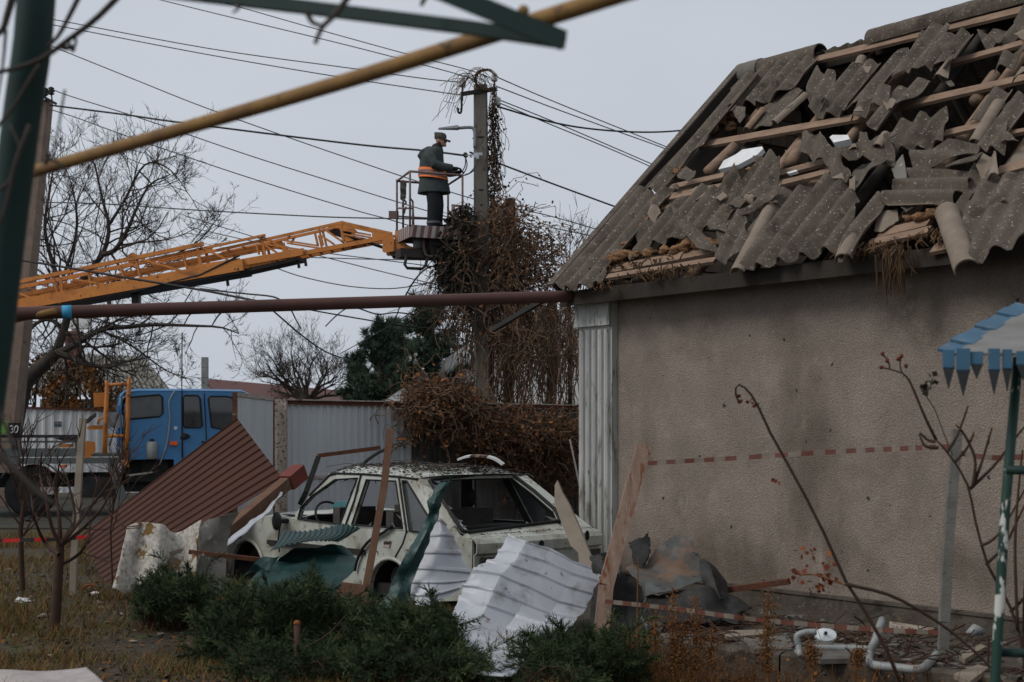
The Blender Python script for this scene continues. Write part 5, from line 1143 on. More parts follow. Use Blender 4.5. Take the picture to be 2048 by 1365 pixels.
# ------------------------------------------------------------------ gas pipe over the gateway
gp = thing('gas_pipe', 'long brown overhead gas pipe with blue band running to the house corner', 'pipe', P(1165, 592, 14.9))
pA, pB = P(-170, 634, 13.2), P(1168, 592, 15.0)
b = MB(); b.tube([lerp(pA, pB, t) for t in span(0, 1, 16)], [.062] * 17, 14); b.build('pipe_run', M['gas_pipe'], gp, smooth=True)
dpp = (pB - pA).normalized(); c = lerp(pA, pB, (105 + 170) / 1338.); b = MB(); b.tube([c - dpp * .045, c + dpp * .045], .0645, 14); b.build('blue_band', M['blue_paint'], gp, smooth=True)
b = MB(); b.tube([pA, Vector((pA.x, pA.y, 0))], .05, 10); b.build('pipe_support', M['gas_pipe'], gp, smooth=True)
b = MB(); b.tube([pB, P(1215, 596, 15.2)], .05, 10); b.build('pipe_end', M['gas_pipe'], gp, smooth=True)
b = MB(); b.beam(P(985, 660, 16.0), P(1108, 588, 15.3), .05, .05); b.build('brace', M['dark_metal'], gp)
b = MB(); pts = [P(-60, 652, 13.6), P(30, 640, 13.55), P(110, 622, 13.4)]; b.tube(pts, .03, 8); b.build('pipe_stay', M['yellow_pipe'], gp, smooth=True)

# ------------------------------------------------------------------ grape trellis in the near foreground
tre = thing('grape_trellis', 'out-of-focus green and ochre metal grape trellis close at the upper left', 'trellis', P(-25, 800, 3.4))
pc = path([P(78, -80, 3.3), P(66, 80, 3.32), P(48, 205, 3.35), P(30, 342, 3.38), P(8, 520, 3.42), P(-16, 720, 3.46), P(-60, 1050, 3.55), P(-115, 1500, 3.7), P(-170, 2050, 3.9)], 24)
b = MB(); b.tube(pc, .044, 14); b.build('trellis_post', M['green_post'], tre, smooth=True)
b = MB(); b.tube(path([P(66, 344, 4.2), P(360, 260, 3.75), P(700, 160, 3.3), P(1010, 62, 2.95), P(1300, -30, 2.7)], 24), .0182, 12); b.build('ochre_pipe', M['yellow_pipe'], tre, smooth=True)
b = MB(); b.sphere(P(1047, 22, 2.85), .012, 8, 6); b.build('bolt', M['yellow_pipe'], tre, smooth=True)
b = MB(); pts = [P(200, -32, 3.1), P(600, 14, 2.95), P(930, 55, 2.82), P(1128, 84, 2.75)]
for p, q in zip(pts, pts[1:]): b.beam(p, q, .022, .026)
b.build('green_bar', M['green_post'], tre)
b = MB(); b.beam(P(830, -40, 2.72), P(1128, 82, 2.72), .008, .038); b.build('green_angle', M['green_post'], tre)
gv = thing('grape_vine', 'dark leafless grape vine twigs twisting round the near green post', 'vine', P(-25, 800, 3.35))
for pts, r in (([(250, -20), (190, 40), (130, 85), (80, 120), (20, 140), (-40, 150)], .008), ([(165, -20), (140, 30), (118, 70), (95, 95)], .007), ([(120, 95), (135, 98), (150, 92), (152, 75)], .005), ([(30, -20), (15, 30), (5, 60), (-20, 80)], .010), ([(100, 320), (115, 325), (130, 345), (140, 370)], .004),
               ([(12, 60), (8, 110), (3, 150), (-10, 230)], .004), ([(60, 250), (30, 330), (10, 420), (-10, 470)], .006), ([(130, 180), (110, 290), (95, 310)], .003), ([(0, 380), (20, 360), (40, 300), (20, 250)], .005), ([(30, 900), (10, 850), (-10, 800)], .006), ([(-20, 890), (20, 930), (75, 985), (110, 1010)], .009),
               ([(700, -10), (670, 30), (645, 55), (630, 88)], .007), ([(612, 22), (625, 45), (645, 52)], .006), ([(852, -8), (842, 12)], .006), ([(480, 5), (476, 18), (465, 26)], .004), ([(80, 130), (60, 160), (30, 210), (-10, 260)], .006)):
    b = MB(); b.tube(path([P(x, y, 3.22 if x < 300 else 2.8) for x, y in pts], 12), [r * (1 - .4 * i / 12) for i in range(13)], 6); b.build('twig', M['bark'], gv, smooth=True)
b = MB()
for x, y in ((132, 96), (146, 100), (140, 92), (100, 318), (92, 325), (96, 312), (165, 330), (178, 335), (140, 372), (88, 400), (95, 415)): b.sphere(P(x, y, 3.24), .006, 8, 6, jit=.4)
tag(b.build('dried_grapes', M['bark_brown'], gv, smooth=True), kind='stuff')

# ------------------------------------------------------------------ overhead wires
WN = 0
def wire(label, pts, ys, r=.011, m='wire_thin', n=40):
    q = [P(x, y, lerp(ys[0], ys[1], i / (len(pts) - 1))) for i, (x, y) in enumerate(pts)]
    b = MB(); b.tube(path(q, n), r, 5); o = b.build('overhead_wire', M[m], None, smooth=True, loc=q[0])
    return tag(o, label, 'wire', 'overhead wires')
wire('topmost thin wire running from the upper left edge to the pole top', [(330, -30), (560, 38), (800, 105), (935, 140), (985, 158)], (33, 26.4))
wire('second thin wire from the top, leaving the frame top left of the first', [(240, -20), (420, 25), (690, 90), (925, 152), (955, 170)], (33, 26.3))
wire('upper of two close wires from left pole area to the white insulator', [(60, 32), (125, 43), (420, 98), (700, 137), (850, 158), (922, 165)], (31, 26.1))
wire('lower of two close wires from left pole area ending at crossarm', [(60, 43), (130, 55), (400, 107), (650, 150), (860, 182), (925, 191)], (31, 26.1))
wire('thin wire slanting down from high on the left pole behind the lineman', [(60, 78), (103, 93), (270, 160), (427, 222), (700, 318), (945, 398), (1090, 430), (1230, 470)], (30.8, 27.2))
wire('thick black service cable from the left pole to the clamp by lineman', [(100, 211), (250, 230), (355, 245), (700, 288), (850, 302), (932, 312)], (30.6, 26.0), .02, 'wire')
wire('thin wire from left pole insulator to behind the basket rag', [(105, 180), (150, 196), (290, 240), (500, 312), (700, 375), (800, 406), (960, 455), (1080, 500)], (30.6, 27.2))
wire('thin wire slanting under the thick cable to the basket corner', [(95, 218), (150, 235), (260, 275), (480, 350), (700, 418), (800, 446), (960, 500)], (30.6, 27.2))
wire('nearly level thin wire passing behind the basket floor', [(60, 405), (200, 408), (380, 420), (560, 430), (700, 436), (940, 440)], (32, 27.2), .014)
wire('thin wire from bare walnut crown passing above the boom tip', [(370, 432), (520, 478), (620, 507), (740, 538), (860, 567), (930, 585)], (32, 27.4))
wire('thin wire crossing the boom tip towards the vine-covered pole', [(380, 455), (500, 482), (640, 505), (760, 520), (860, 533), (930, 545)], (32, 27.4))
wire('level thin wire just below the boom, ending in the vine', [(540, 512), (608, 515), (740, 519), (860, 521), (930, 524)], (30, 27.4))
wire('slack sagging wire below the boom, dipping lowest before the pole', [(500, 518), (538, 531), (600, 553), (690, 572), (770, 578), (830, 572), (880, 560)], (29, 27.0))
wire('black cable drooping across the front of the boom to the brown pipe', [(20, 520), (60, 524), (152, 539), (245, 555), (357, 573), (420, 584), (480, 596), (530, 606)], (26.4, 24.5), .022, 'wire')
wire('thinner black cable beside the drooping one, ending on brown pipe', [(400, 578), (450, 584), (500, 589), (545, 594), (568, 604)], (26, 24.5), .016, 'wire')
wire('cable falling from the brown pipe into the round bare tree', [(520, 603), (545, 621), (600, 668), (650, 703), (700, 722)], (24.5, 36), .018, 'wire')
wire('short cable hanging below the brown pipe above the round bare tree', [(570, 604), (582, 620), (592, 640), (602, 658)], (24.5, 30), .014, 'wire')
wire('lower dark wire from the pipe to the pines', [(590, 614), (640, 624), (720, 638), (820, 654), (945, 664)], (26, 28), .014, 'wire')
wire('wavy wire hanging just under the brown pipe before the pines', [(700, 612), (720, 618), (756, 629), (796, 626), (860, 634), (945, 642)], (26, 28), .014, 'wire')
wire('short wire dropping left from under the pipe to a snapped end', [(700, 614), (685, 622), (668, 636), (651, 653)], (26, 26.5), .012, 'wire')
wire('steep straight wire dropping beside the far crossarm pole', [(803, 604), (790, 640), (770, 682)], (27, 30), .013, 'wire')
wire('long slanting wire from the pipe down left through the far crossarm pole', [(850, 606), (800, 640), (740, 675), (680, 708)], (27, 40), .013, 'wire')
wire('black cable looping down from the basket to the brown pipe', [(878, 530), (852, 538), (830, 560), (812, 590), (798, 615)], (26, 24), .015, 'wire')
wire('topmost wire right of the pole, sloping to the roof', [(990, 153), (1080, 192), (1180, 233), (1345, 299), (1480, 352)], (26.3, 31))
wire('second wire right of the pole, sloping beside the topmost', [(995, 174), (1100, 214), (1220, 258), (1343, 303), (1480, 362)], (26.3, 31))
wire('third wire right of the pole, reaching the roof edge lower', [(998, 200), (1100, 241), (1210, 288), (1314, 333), (1450, 392)], (26.3, 31))
wire('fourth wire right of the pole, just under the third', [(998, 206), (1100, 249), (1210, 294), (1311, 338), (1450, 400)], (26.3, 31))
wire('twisted black cable sagging level from the pole to the roof', [(1000, 215), (1100, 244), (1188, 259), (1293, 265), (1383, 259), (1480, 240)], (26.3, 30), .018, 'wire')
wire('single black cable from behind the pole down to the roof edge', [(940, 305), (1005, 330), (1100, 366), (1239, 417), (1400, 475)], (26.6, 31), .018, 'wire')
wire('thin wire low right of the vine heading behind the roof', [(1100, 455), (1180, 472), (1260, 492)], (27.4, 29))
for k, pts in enumerate(([(930, 312), (934, 330), (928, 346), (916, 356)], [(931, 314), (930, 332), (922, 346), (912, 350)], [(950, 340), (938, 348), (925, 352), (914, 350)], [(952, 332), (940, 346), (930, 350)], [(948, 310), (938, 311), (932, 312)])):
    q = [P(x, y, 25.9) for x, y in pts]; b = MB(); b.tube(path(q, 14), .011, 5)
    tag(b.build('cable_lead', M['wire'] if k < 4 else M['galv'], None, smooth=True, loc=q[0]), ['outer cable lead looping from the clamp to the gloved hands', 'inner cable lead curling beside the outer one at the hands', 'lower cable lead from the pole to the gloved hands', 'short cable lead from pole ending above basket rail', 'thin steel eye joining thick cable to the pole clamp'][k], 'cable', 'leads at the lineman')
b = MB(); b.sphere(P(931, 311, 25.95), .05, 8, 6, (1, .8, 1), jit=.4); tag(b.build('cable_joint', M['wire'], None, smooth=True, loc=P(931, 311, 25.95)), 'black taped cable joint in front of the pole clamp', 'joint')

# ------------------------------------------------------------------ torn sheet metal and planks around the car
def quad_sheet(name, label, cat, corners, plen, pitch, h, m, noise_a=.01, along='a', na=10, nb=300, edge=0.0, top=.3, slope=.12):
    A, B, C, D = corners; ctrl = [[lerp(A, D, j / 3) for j in range(4)], [lerp(B, C, j / 3) for j in range(4)]]
    ctrl = [ctrl[0], [lerp(ctrl[0][j], ctrl[1][j], .5) for j in range(4)], ctrl[1]]
    b = patch(ctrl, na, nb, lambda x: trap(x, pitch, h, top, slope), plen, noise_a, 1.2, .004, along, edge); o = b.build(name, M[m], None, loc=corners[3]); return tag(o, label, cat)
quad_sheet('brown_sheet', 'large dark brown profiled metal sheet leaning at an angle beside the car', 'metal sheet', (P(162, 1075, 17.4), P(475, 838, 17.2), P(567, 960, 15.9), P(212, 1172, 15.2)), 3.0, .26, -.020, 'brown_sheet', .010, top=.05, slope=.05)
# lichen-covered corrugated slate
top = [P(268, 1062, 14.2), P(280, 1040, 14.2), P(316, 1052, 14.25), P(350, 1062, 14.3), P(404, 1046, 14.35)]; bot = [P(228, 1182, 13.9), P(255, 1192, 13.9), P(300, 1196, 13.95), P(345, 1200, 14.0), P(392, 1190, 14.05)]
ctrl = [[lerp(a, c, t) for a, c in zip(top, bot)] for t in (0, .33, .66, 1)]
b = patch(ctrl, 24, 60, lambda x: .075 * math.sin(x * 2 * math.pi * 2.0 + 1.2), 1.0, .015, 3, .012, 'a', .02)
tag(b.build('lichen_slate', M['lichen_sheet'], None, smooth=True, loc=bot[2]), 'broken corrugated slate with white and ochre lichen propped against the brown sheet', 'roofing sheet')
ctrl = [[P(*p, Y) for p, Y in r_] for r_ in ([((402, 1050), 14.3), ((440, 1032), 14.4), ((478, 1026), 14.6)], [((398, 1090), 14.1), ((432, 1070), 14.3), ((462, 1056), 14.5)], [((392, 1140), 14.0), ((425, 1130), 14.2), ((450, 1120), 14.3)], [((388, 1195), 13.9), ((425, 1190), 14.0), ((452, 1185), 14.1)])]
b = patch(ctrl, 40, 36, None, 1, .03, 3.5, .005, 'b', .02, crease=.05, crease_s=3, sharp=True); tag(b.build('bent_tin', M['grey_slate'], None, auto=25, loc=ctrl[3][1]), 'crumpled grey tin sheet between lichen slate and car wing', 'metal sheet')
# square tube with red end under the brown sheet
tb = thing('square_tube', 'long rusty pale square tube with dark red end beside the brown sheet', 'metal tube', P(420, 1085, 14.9))
p0, p1 = P(432, 1084, 14.8), P(578, 962, 15.8); b = MB(); b.beam(p0, p1, .12, .13); b.build('tube_body', M['rust_grey'], tb)
b = MB(); d_ = (p1 - p0).normalized(); b.beam(p1 - d_ * .05, p1 + d_ * .22, .17, .17); b.build('red_end', M['red_tube'], tb)
ctrl = [[P(440, 1095, 14.5), P(480, 1060, 14.7), P(530, 1020, 15.2), P(560, 985, 15.6)], [P(446, 1102, 14.45), P(488, 1066, 14.6), P(538, 1024, 15.1), P(566, 985, 15.5)]]
b = patch(ctrl, 3, 30, None, 1, .03, 6, .004); tag(b.build('gutter_strip', M['white_sheet'], None, smooth=True, loc=ctrl[0][0]), 'bright bent metal strip running under the rusty square tube', 'metal strip')
def stick(name, label, cat, pts, w, m, h=None, round_=False, Y=None):
    q = [P(*p) for p in pts]; b = MB()
    if round_: b.tube(q, w, 8)
    else:
        for a, c in zip(q, q[1:]): b.beam(a, c, w, h or w, up=(0, 1, 0))
    return tag(b.build(name, M[m], None, smooth=round_, loc=q[-1]), label, cat)
stick('rusty_stake', 'thin rusty metal stake standing in front of the car doors', 'stake', [(781, 858, 13.1), (768, 975, 12.95), (727, 1205, 12.6)], .065, 'rust_grey', .03)
stick('rusty_angle', 'rusty angle bar sloping above the car roof in front of fence', 'angle bar', [(636, 912, 17.6), (760, 896, 17.9)], .05, 'rust', .05)
stick('black_bar', 'black flat bar leaning by the car windscreen under the rusty angle', 'metal bar', [(637, 914, 17.5), (612, 985, 17.3), (600, 1010, 17.3)], .06, 'black', .04)
stick('curved_hose', 'black curved trim strip rising from the car roof to the rusty angle', 'trim', [(718, 938, 16.3), (735, 920, 16.5), (757, 905, 16.8), (775, 898, 17.0)], .02, 'black', round_=True)
stick('rust_bar', 'thin rusty bar lying across the front wheel arch of the car', 'metal bar', [(378, 1104, 13.4), (450, 1112, 13.4), (522, 1120, 13.5)], .04, 'rust', .04)
stick('wooden_post', 'split wooden post leaning by the house corner, striped tape tied to it', 'post', [(1287, 893, 11.6), (1212, 1172, 11.2), (1202, 1272, 11.1)], .115, 'split_wood', .08)
stick('grey_stake', 'slim grey painted stake in front of the roughcast wall', 'stake', [(1914, 860, 9.6), (1898, 1060, 9.5), (1888, 1245, 9.4), (1886, 1300, 9.4)], .065, 'conc', .05)
stick('garden_stake', 'weathered wooden stake at left in front of the truck bed', 'stake', [(166, 838, 14.2), (158, 950, 14.1), (148, 1125, 14.0), (146, 1190, 14.0)], .062, 'tan_board', .05)
stick('sapling_stump', 'cut brown sapling stump with pale top at the bottom centre left', 'stump', [(594, 1250, 9.6), (595, 1300, 9.55), (597, 1420, 9.5)], .022, 'bark_brown', round_=True)
b = MB(); b.rings([(P(594, 1250, 9.6) + Vector((0, 0, z_)), Vector((r_, 0, 0)), Vector((0, r_, 0))) for z_, r_ in ((0, .022), (.015, .026), (.03, .012))], 9)
tag(b.build('split_top', M['rose_orange'], bpy.data.objects['sapling_stump'], smooth=True))
stick('rust_rail', 'rusty flat bar resting against the foot of the roughcast wall', 'metal bar', [(1455, 1180, 12.4), (1578, 1163, 12.0)], .05, 'rust', .045)
# tan board leaning on the car tail
tp = [P(x, y, 12.8 + (1135 - y) * .003) for x, y in c6([(975, 252), (1008, 330), (1052, 405), (1120, 560), (1192, 735), (1186, 796), (1112, 772), (1106, 700), (1062, 662), (1000, 510), (958, 395), (960, 280)])]
b = MB(); b.poly(tp, [], Vector((.012, .03, 0))); tag(b.build('tan_board', M['tan_board'], None, loc=tp[5]), 'pointed tan fibreboard splinter leaning against the car tail', 'board')
stick('white_batten', 'thin white batten leaning on the fence beside the fluted pillar', 'batten', [(1140, 880, 18.5), (1165, 1000, 17.5), (1170, 1080, 17)], .022, 'conc', .02)
# orange and white strip on the car roof
ar_ = path([P(x, y, 15.2) for x, y in ((915, 922), (935, 916), (960, 915), (985, 920), (1004, 932))], 30)
cst = thing('curved_strip', 'curved white and rust-red trim strip arching over the car roof', 'trim', ar_[0])
for k, (i0, i1, m) in enumerate(((0, 9, 'white'), (9, 19, 'rust'), (19, 30, 'white'))):
    b = MB(); rows = [[p + Vector((0, 0, 0)), p + Vector((.02, .12, .01))] for p in ar_[i0:i1 + 1]]; b.grid(rows, .02); b.build('strip_section', M[m], cst)
# white crumpled sheet in front of the car
cw = [[(680,605),(780,640),(925,685),(1100,770),(1262,826)], [(580,740),(720,755),(880,800),(1050,870),(1215,915)], [(450,830),(620,850),(800,920),(980,1010),(1150,1050)], [(390,960),(560,990),(740,1060),(900,1120),(1070,1150)],
      [(322,1095),(500,1110),(660,1170),(820,1220),(985,1228)], [(322,1250),(450,1300),(560,1330),(680,1345),(800,1340)], [(330,1420),(440,1450),(560,1470),(640,1480),(700,1480)]]
bulge = [[0, .12, .06, .04, 0], [-.05, .16, .07, .04, 0], [.1, .14, .08, .05, 0], [-.08, .16, .07, .04, 0], [.08, .12, .08, .04, 0], [-.05, .1, .05, 0, 0], [0, 0, 0, 0, 0]]
ctrl = [[P(*c6([p])[0], min(12.25 - .22 * i - bulge[i][j], 1.58 * FPX / (c6([p])[0][1] - HY))) for j, p in enumerate(r_)] for i, r_ in enumerate(cw)]
b = patch(ctrl, 170, 60, lambda x: trap(x + .02, .16, .017, .12, .045), 1.45, .01, 1.2, .004, 'b', .01, sharp=True, crease=.075, crease_s=2.6, cfade=2.6)
tag(b.build('white_sheet', M['white_sheet'], None, loc=ctrl[5][2]), 'large crumpled white ribbed metal sheet lying in front of the car tail', 'metal sheet')
cw = [[(215,470),(245,485),(275,520)], [(180,600),(260,590),(330,600)], [(130,720),(250,720),(385,725)], [(80,830),(240,840),(440,855)], [(45,930),(190,930),(400,895)], [(35,990),(150,1030),(330,965)]]
ctrl = [[P(*c6([p])[0], 12.75 - .08 * i - (.1 if j == 1 else 0)) for j, p in enumerate(r_)] for i, r_ in enumerate(cw)]
b = patch(ctrl, 130, 40, lambda x: trap(x, .17, .015, .14, .07), 1.0, .01, 1.2, .004, 'b', .01, crease=.03, crease_s=2.4, cfade=1.5)
tag(b.build('lavender_sheet', M['white_sheet'], None, loc=ctrl[5][1]), 'upright pale ribbed sheet with a crease between green strip and white sheet', 'metal sheet')
cw = [[(320,240),(322,240)], [(225,310),(262,330)], [(178,380),(250,400)], [(175,450),(240,470)], [(140,560),(190,590)], [(60,680),(140,720)], [(-30,830),(80,880)], [(-80,960),(40,1010)], [(-180,1080),(60,1060)], [(-200,1140),(20,1110)]]
ctrl = [[P(*c6([p])[0], 12.7 - .06 * i) for p in (r_[0], ((r_[0][0] + r_[1][0]) / 2, (r_[0][1] + r_[1][1]) / 2), r_[1])] for i, r_ in enumerate(cw)]
for i, r_ in enumerate(ctrl): r_[1] = r_[1] + Vector((0, -.09 if i % 3 else .05, 0))
b = patch(ctrl, 80, 20, None, 1, .02, 5, .004, 'b', .008, crease=.05, crease_s=4.5, sharp=True); tag(b.build('green_strip', M['green_sheet'], None, smooth=False, loc=ctrl[-1][1]), 'twisted teal green metal strip rising to a point before the rear window', 'metal sheet')
# dark green folded sheet
ctrl = [[P(*c5([p])[0], Y) for p, Y in r_] for r_ in (
  [((520,738),13.3), ((660,742),13.3), ((820,722),13.3), ((985,688),13.3), ((1130,712),13.3)], [((470,820),13.0), ((640,790),13.05), ((800,780),13.1), ((960,770),13.1), ((1040,770),13.2)],
  [((412,892),12.7), ((560,850),12.75), ((720,822),12.8), ((860,818),12.85), ((945,822),13.0)])]
b = patch(ctrl, 24, 90, lambda x: trap(x, .1, .014, .3, .12), 1.5, .01, 3, .004, 'a', .006); g1 = b.build('green_flap', M['green_sheet'], None, loc=ctrl[2][2])
gsh = thing('green_folded_sheet', 'dark green folded metal sheet slumped against the car doors behind the juniper', 'metal sheet', P(*c5([(600, 1300)])[0], 12.4))
bpy.data.objects.remove(g1); b.build('upper_flap', M['green_sheet'], gsh)
ctrl = [[P(*c5([p])[0], Y) for p, Y in r_] for r_ in (
  [((470,925),12.85), ((600,865),12.9), ((740,835),12.95), ((900,828),13.0), ((1010,870),13.1)], [((440,980),12.9), ((600,960),13.05), ((760,930),13.1), ((960,920),13.1), ((1100,965),13.0)],
  [((330,1060),12.6), ((520,1040),12.75), ((720,1030),12.8), ((920,1040),12.8), ((1065,1085),12.8)], [((250,1150),12.45), ((460,1150),12.5), ((660,1140),12.55), ((840,1150),12.6), ((960,1180),12.6)],
  [((190,1260),12.3), ((420,1290),12.3), ((600,1300),12.3), ((760,1310),12.4), ((865,1310),12.45)])]
b = patch(ctrl, 60, 70, None, 1, .02, 4.5, .004, 'b', .01, crease=.09, crease_s=2.4, sharp=True); b.build('lower_fold', M['green_sheet'], gsh)
ctrl = [[P(*c5([p])[0], 12.6) for p in r_] for r_ in ([(245,1035),(330,945),(440,945),(480,930)], [(240,1045),(330,1010),(400,1010),(440,990)], [(180,1100),(280,1060),(370,1090),(400,1080)])]
b = patch(ctrl, 20, 30, None, 1, .02, 6, .004, crease=.08, crease_s=4); b.build('side_fold', M['green_sheet'], gsh)
# debris right of the car: crumpled body panels and dark parts
d6 = zz(1180, 1040, 4.2)
ctrl = [[P(*d6([p])[0], Y) for p, Y in r_] for r_ in (
  [((560,240),12.9), ((640,190),12.95), ((700,150),13.0), ((790,148),13.0), ((860,175),12.95)], [((480,380),12.7), ((600,320),12.75), ((690,290),12.8), ((800,270),12.8), ((925,330),12.75)],
  [((295,415),12.5), ((450,430),12.5), ((600,420),12.5), ((760,410),12.5), ((938,420),12.5)], [((370,490),12.3), ((470,520),12.25), ((600,520),12.25), ((760,500),12.25), ((940,490),12.3)], [((445,570),12.1), ((455,650),12.0), ((600,620),12.0), ((740,590),12.05), ((945,515),12.2)])]
b = patch(ctrl, 60, 60, None, 1, .015, 5, .005, 'b', .01, crease=.035, crease_s=3, sharp=True); tag(b.build('crumpled_bonnet', M['car_grey'], None, auto=25, loc=ctrl[4][2]), 'crumpled grey and rusty car bonnet lying at the foot of wall', 'car panel')
ctrl = [[P(*d6([p])[0], Y) for p, Y in r_] for r_ in ([((920,345),12.5), ((960,330),12.5), ((1060,410),12.4)], [((935,450),12.3), ((1010,440),12.25), ((1140,540),12.3)], [((980,560),12.2), ((1050,560),12.1), ((1160,620),12.2)], [((1020,640),12.1), ((1090,670),12.0), ((1175,690),12.1)])]
b = patch(ctrl, 40, 30, None, 1, .015, 6, .006, 'b', .008, crease=.03, crease_s=4, sharp=True); tag(b.build('dark_wing', M['dark_metal'], None, auto=25, loc=ctrl[3][1]), 'dark bent car wing standing right of the grey bonnet', 'car panel')
for k, (pts, lb, m) in enumerate((([[(480,660),(700,610),(950,590),(1180,640),(1320,780)], [(470,760),(700,720),(950,740),(1150,760),(1250,800)], [(470,900),(700,880),(900,880),(1100,860),(1240,870)]], 'long black wreckage panel under the grey bonnet', 'dark_metal'),
                                ([[(90,480),(180,470),(300,500),(400,560)], [(60,620),(160,600),(300,640),(450,700)], [(20,800),(150,800),(300,850),(460,900)], [(20,960),(150,980),(320,985),(480,990)]], 'black rounded wreckage slab behind the wooden post', 'black'),
                                ([[(20,320),(80,280),(160,285),(230,370)], [(10,400),(80,380),(180,400),(260,440)], [(80,440),(140,450),(220,470),(290,480)]], 'dark wreckage lump between pillar and wooden post', 'dark_metal'),
                                ([[(360,240),(420,200),(490,158)], [(370,300),(430,300),(502,240)], [(380,370),(440,370),(498,330)]], 'small torn black scrap standing left of the grey bonnet', 'black'),
                                ([[(460,720),(520,760),(590,860)], [(440,820),(500,870),(600,940)], [(460,930),(530,980),(605,1000)]], 'grey curved inner wheel arch below the black panel', 'car_grey'))):
    Yb = 12.1 - .05 * k if k != 3 else 12.9
    ctrl = [[P(*d6([p])[0], Yb - .2 * i + .12 * math.sin(3 * j + k)) for j, p in enumerate(r_)] for i, r_ in enumerate(pts)]
    b = patch(ctrl, 40, 44, None, 1, .03, 4, .02, 'b', .015, crease=.07, crease_s=3.5, sharp=True); tag(b.build('wreckage_panel', M[m], None, auto=25, loc=ctrl[-1][1]), lb, 'wreckage', 'wreckage by the wall')
# bottom-left corner sheet
ctrl = [[P(-40, 1346, 9.3), P(60, 1345, 9.3), P(120, 1340, 9.3), P(172, 1332, 9.25)], [P(-40, 1360, 9.05), P(60, 1358, 9.05), P(130, 1356, 9.05), P(192, 1352, 9.05)], [P(-40, 1400, 8.7), P(60, 1400, 8.7), P(140, 1400, 8.7), P(225, 1385, 8.8)]]
b = patch(ctrl, 10, 30, None, 1, .03, 3, .01); tag(b.build('white_board', M['stripe_white'], None, smooth=True, loc=ctrl[2][1]), 'white torn board lying on grass in the bottom left corner', 'board')

# ------------------------------------------------------------------ barrier tapes
def tape(label, pts, ys, w, seg, mats=('tape_red', 'tape_white'), sag=0.0):
    q = [P(x, y, lerp(ys[0], ys[1], i / (len(pts) - 1))) for i, (x, y) in enumerate(pts)]
    L = sum((c - a).length for a, c in zip(q, q[1:])); n = max(8, int(L / seg)); pp = path(q, n * 3); b = MB()
    for i in range(n * 3):
        tw_ = .5 * pn((i * .12, w * 90, 0)); a, c = pp[i], pp[i + 1]; o = Vector((0, math.sin(tw_), math.cos(tw_))) * w / 2; tw2 = .5 * pn(((i + 1) * .12, w * 90, 0)); o2 = Vector((0, math.sin(tw2), math.cos(tw2))) * w / 2
        b.add([a - o, c - o2, c + o2, a + o], [(0, 1, 2, 3)], (i // 3) % 2)
    return tag(b.build('barrier_tape', [M[mats[0]], M[mats[1]]], None, loc=q[0]), label, 'tape', 'barrier tapes')
tape('upper red-white barrier tape stretched along the wall from the wooden post', [(1296, 927), (1450, 918), (1650, 905), (1800, 898), (1912, 893)], (11.5, 9.6), .036, .085)
tape('short piece of red-white tape right of the grey stake', [(1912, 905), (1960, 914), (2010, 916), (2070, 912)], (9.6, 9.3), .036, .085)
tape('lower red-white barrier tape from the wooden post foot across the debris', [(1210, 1203), (1350, 1218), (1500, 1238), (1700, 1256), (1880, 1266)], (11.1, 9.4), .034, .085)
tape('thin red tape low at the left edge by the small tree', [(-30, 1083), (60, 1080), (120, 1079), (172, 1074)], (13.9, 13.9), .035, .16, ('dark_metal', 'tape_bright'))

# ------------------------------------------------------------------ pipes and scraps on the paved strip
c7 = zz(1560, 1000, 3.74)
def gp_(p, r=.03): x, y = c7([p])[0]; return gnd(x, y, r)
wp = thing('white_bent_pipe', 'bent white painted pipe frame lying on the strip below the wall', 'pipe', gp_((700, 1230), 0))
b = MB(); q = path([P(*c7([(765, 900)])[0], 10.5), P(*c7([(715, 1040)])[0], 10.2)] + [gp_(p, .036) for p in ((668, 1165), (690, 1232), (860, 1255), (1035, 1268), (1110, 1225), (1175, 1155))], 36); b.tube(q, .030, 10); b.build('bent_tube', M['white_pipe'], wp, smooth=True)
b = MB(); q = path([gp_(p, .05) for p in ((130, 1140), (180, 1125), (250, 1112), (460, 1110), (690, 1118))], 20); b.tube(q, .026, 10); b.build('straight_tube', M['white_pipe'], wp, smooth=True)
b = MB(); q = path([gp_((150, 1160), .05)] + [P(*c7([p])[0], 10.3) for p in ((140, 1100), (135, 1080), (128, 1020), (180, 995), (270, 988))], 20); b.tube(q, .024, 10); b.build('elbow_tube', M['white_pipe'], wp, smooth=True)
b = MB(); c = P(*c7([(340, 1018)])[0], 10.55); b.rings([(c + Vector((0, -.012 * k, .02 * k)), Vector((r_, 0, 0)), Vector((0, r_ * .35, r_ * .55))) for k, r_ in ((0, .085), (.6, .08), (1.0, .03))], 18); dsc = b.build('reflector_disc', M['mirror'], None, smooth=False, loc=c); tag(dsc, 'shiny round reflector disc lying by the white pipes', 'reflector')
b = MB(); b.sphere(c + Vector((-.003, -.025, .025)), .014, 8, 6); b.build('reflector_hub', M['black'], dsc)
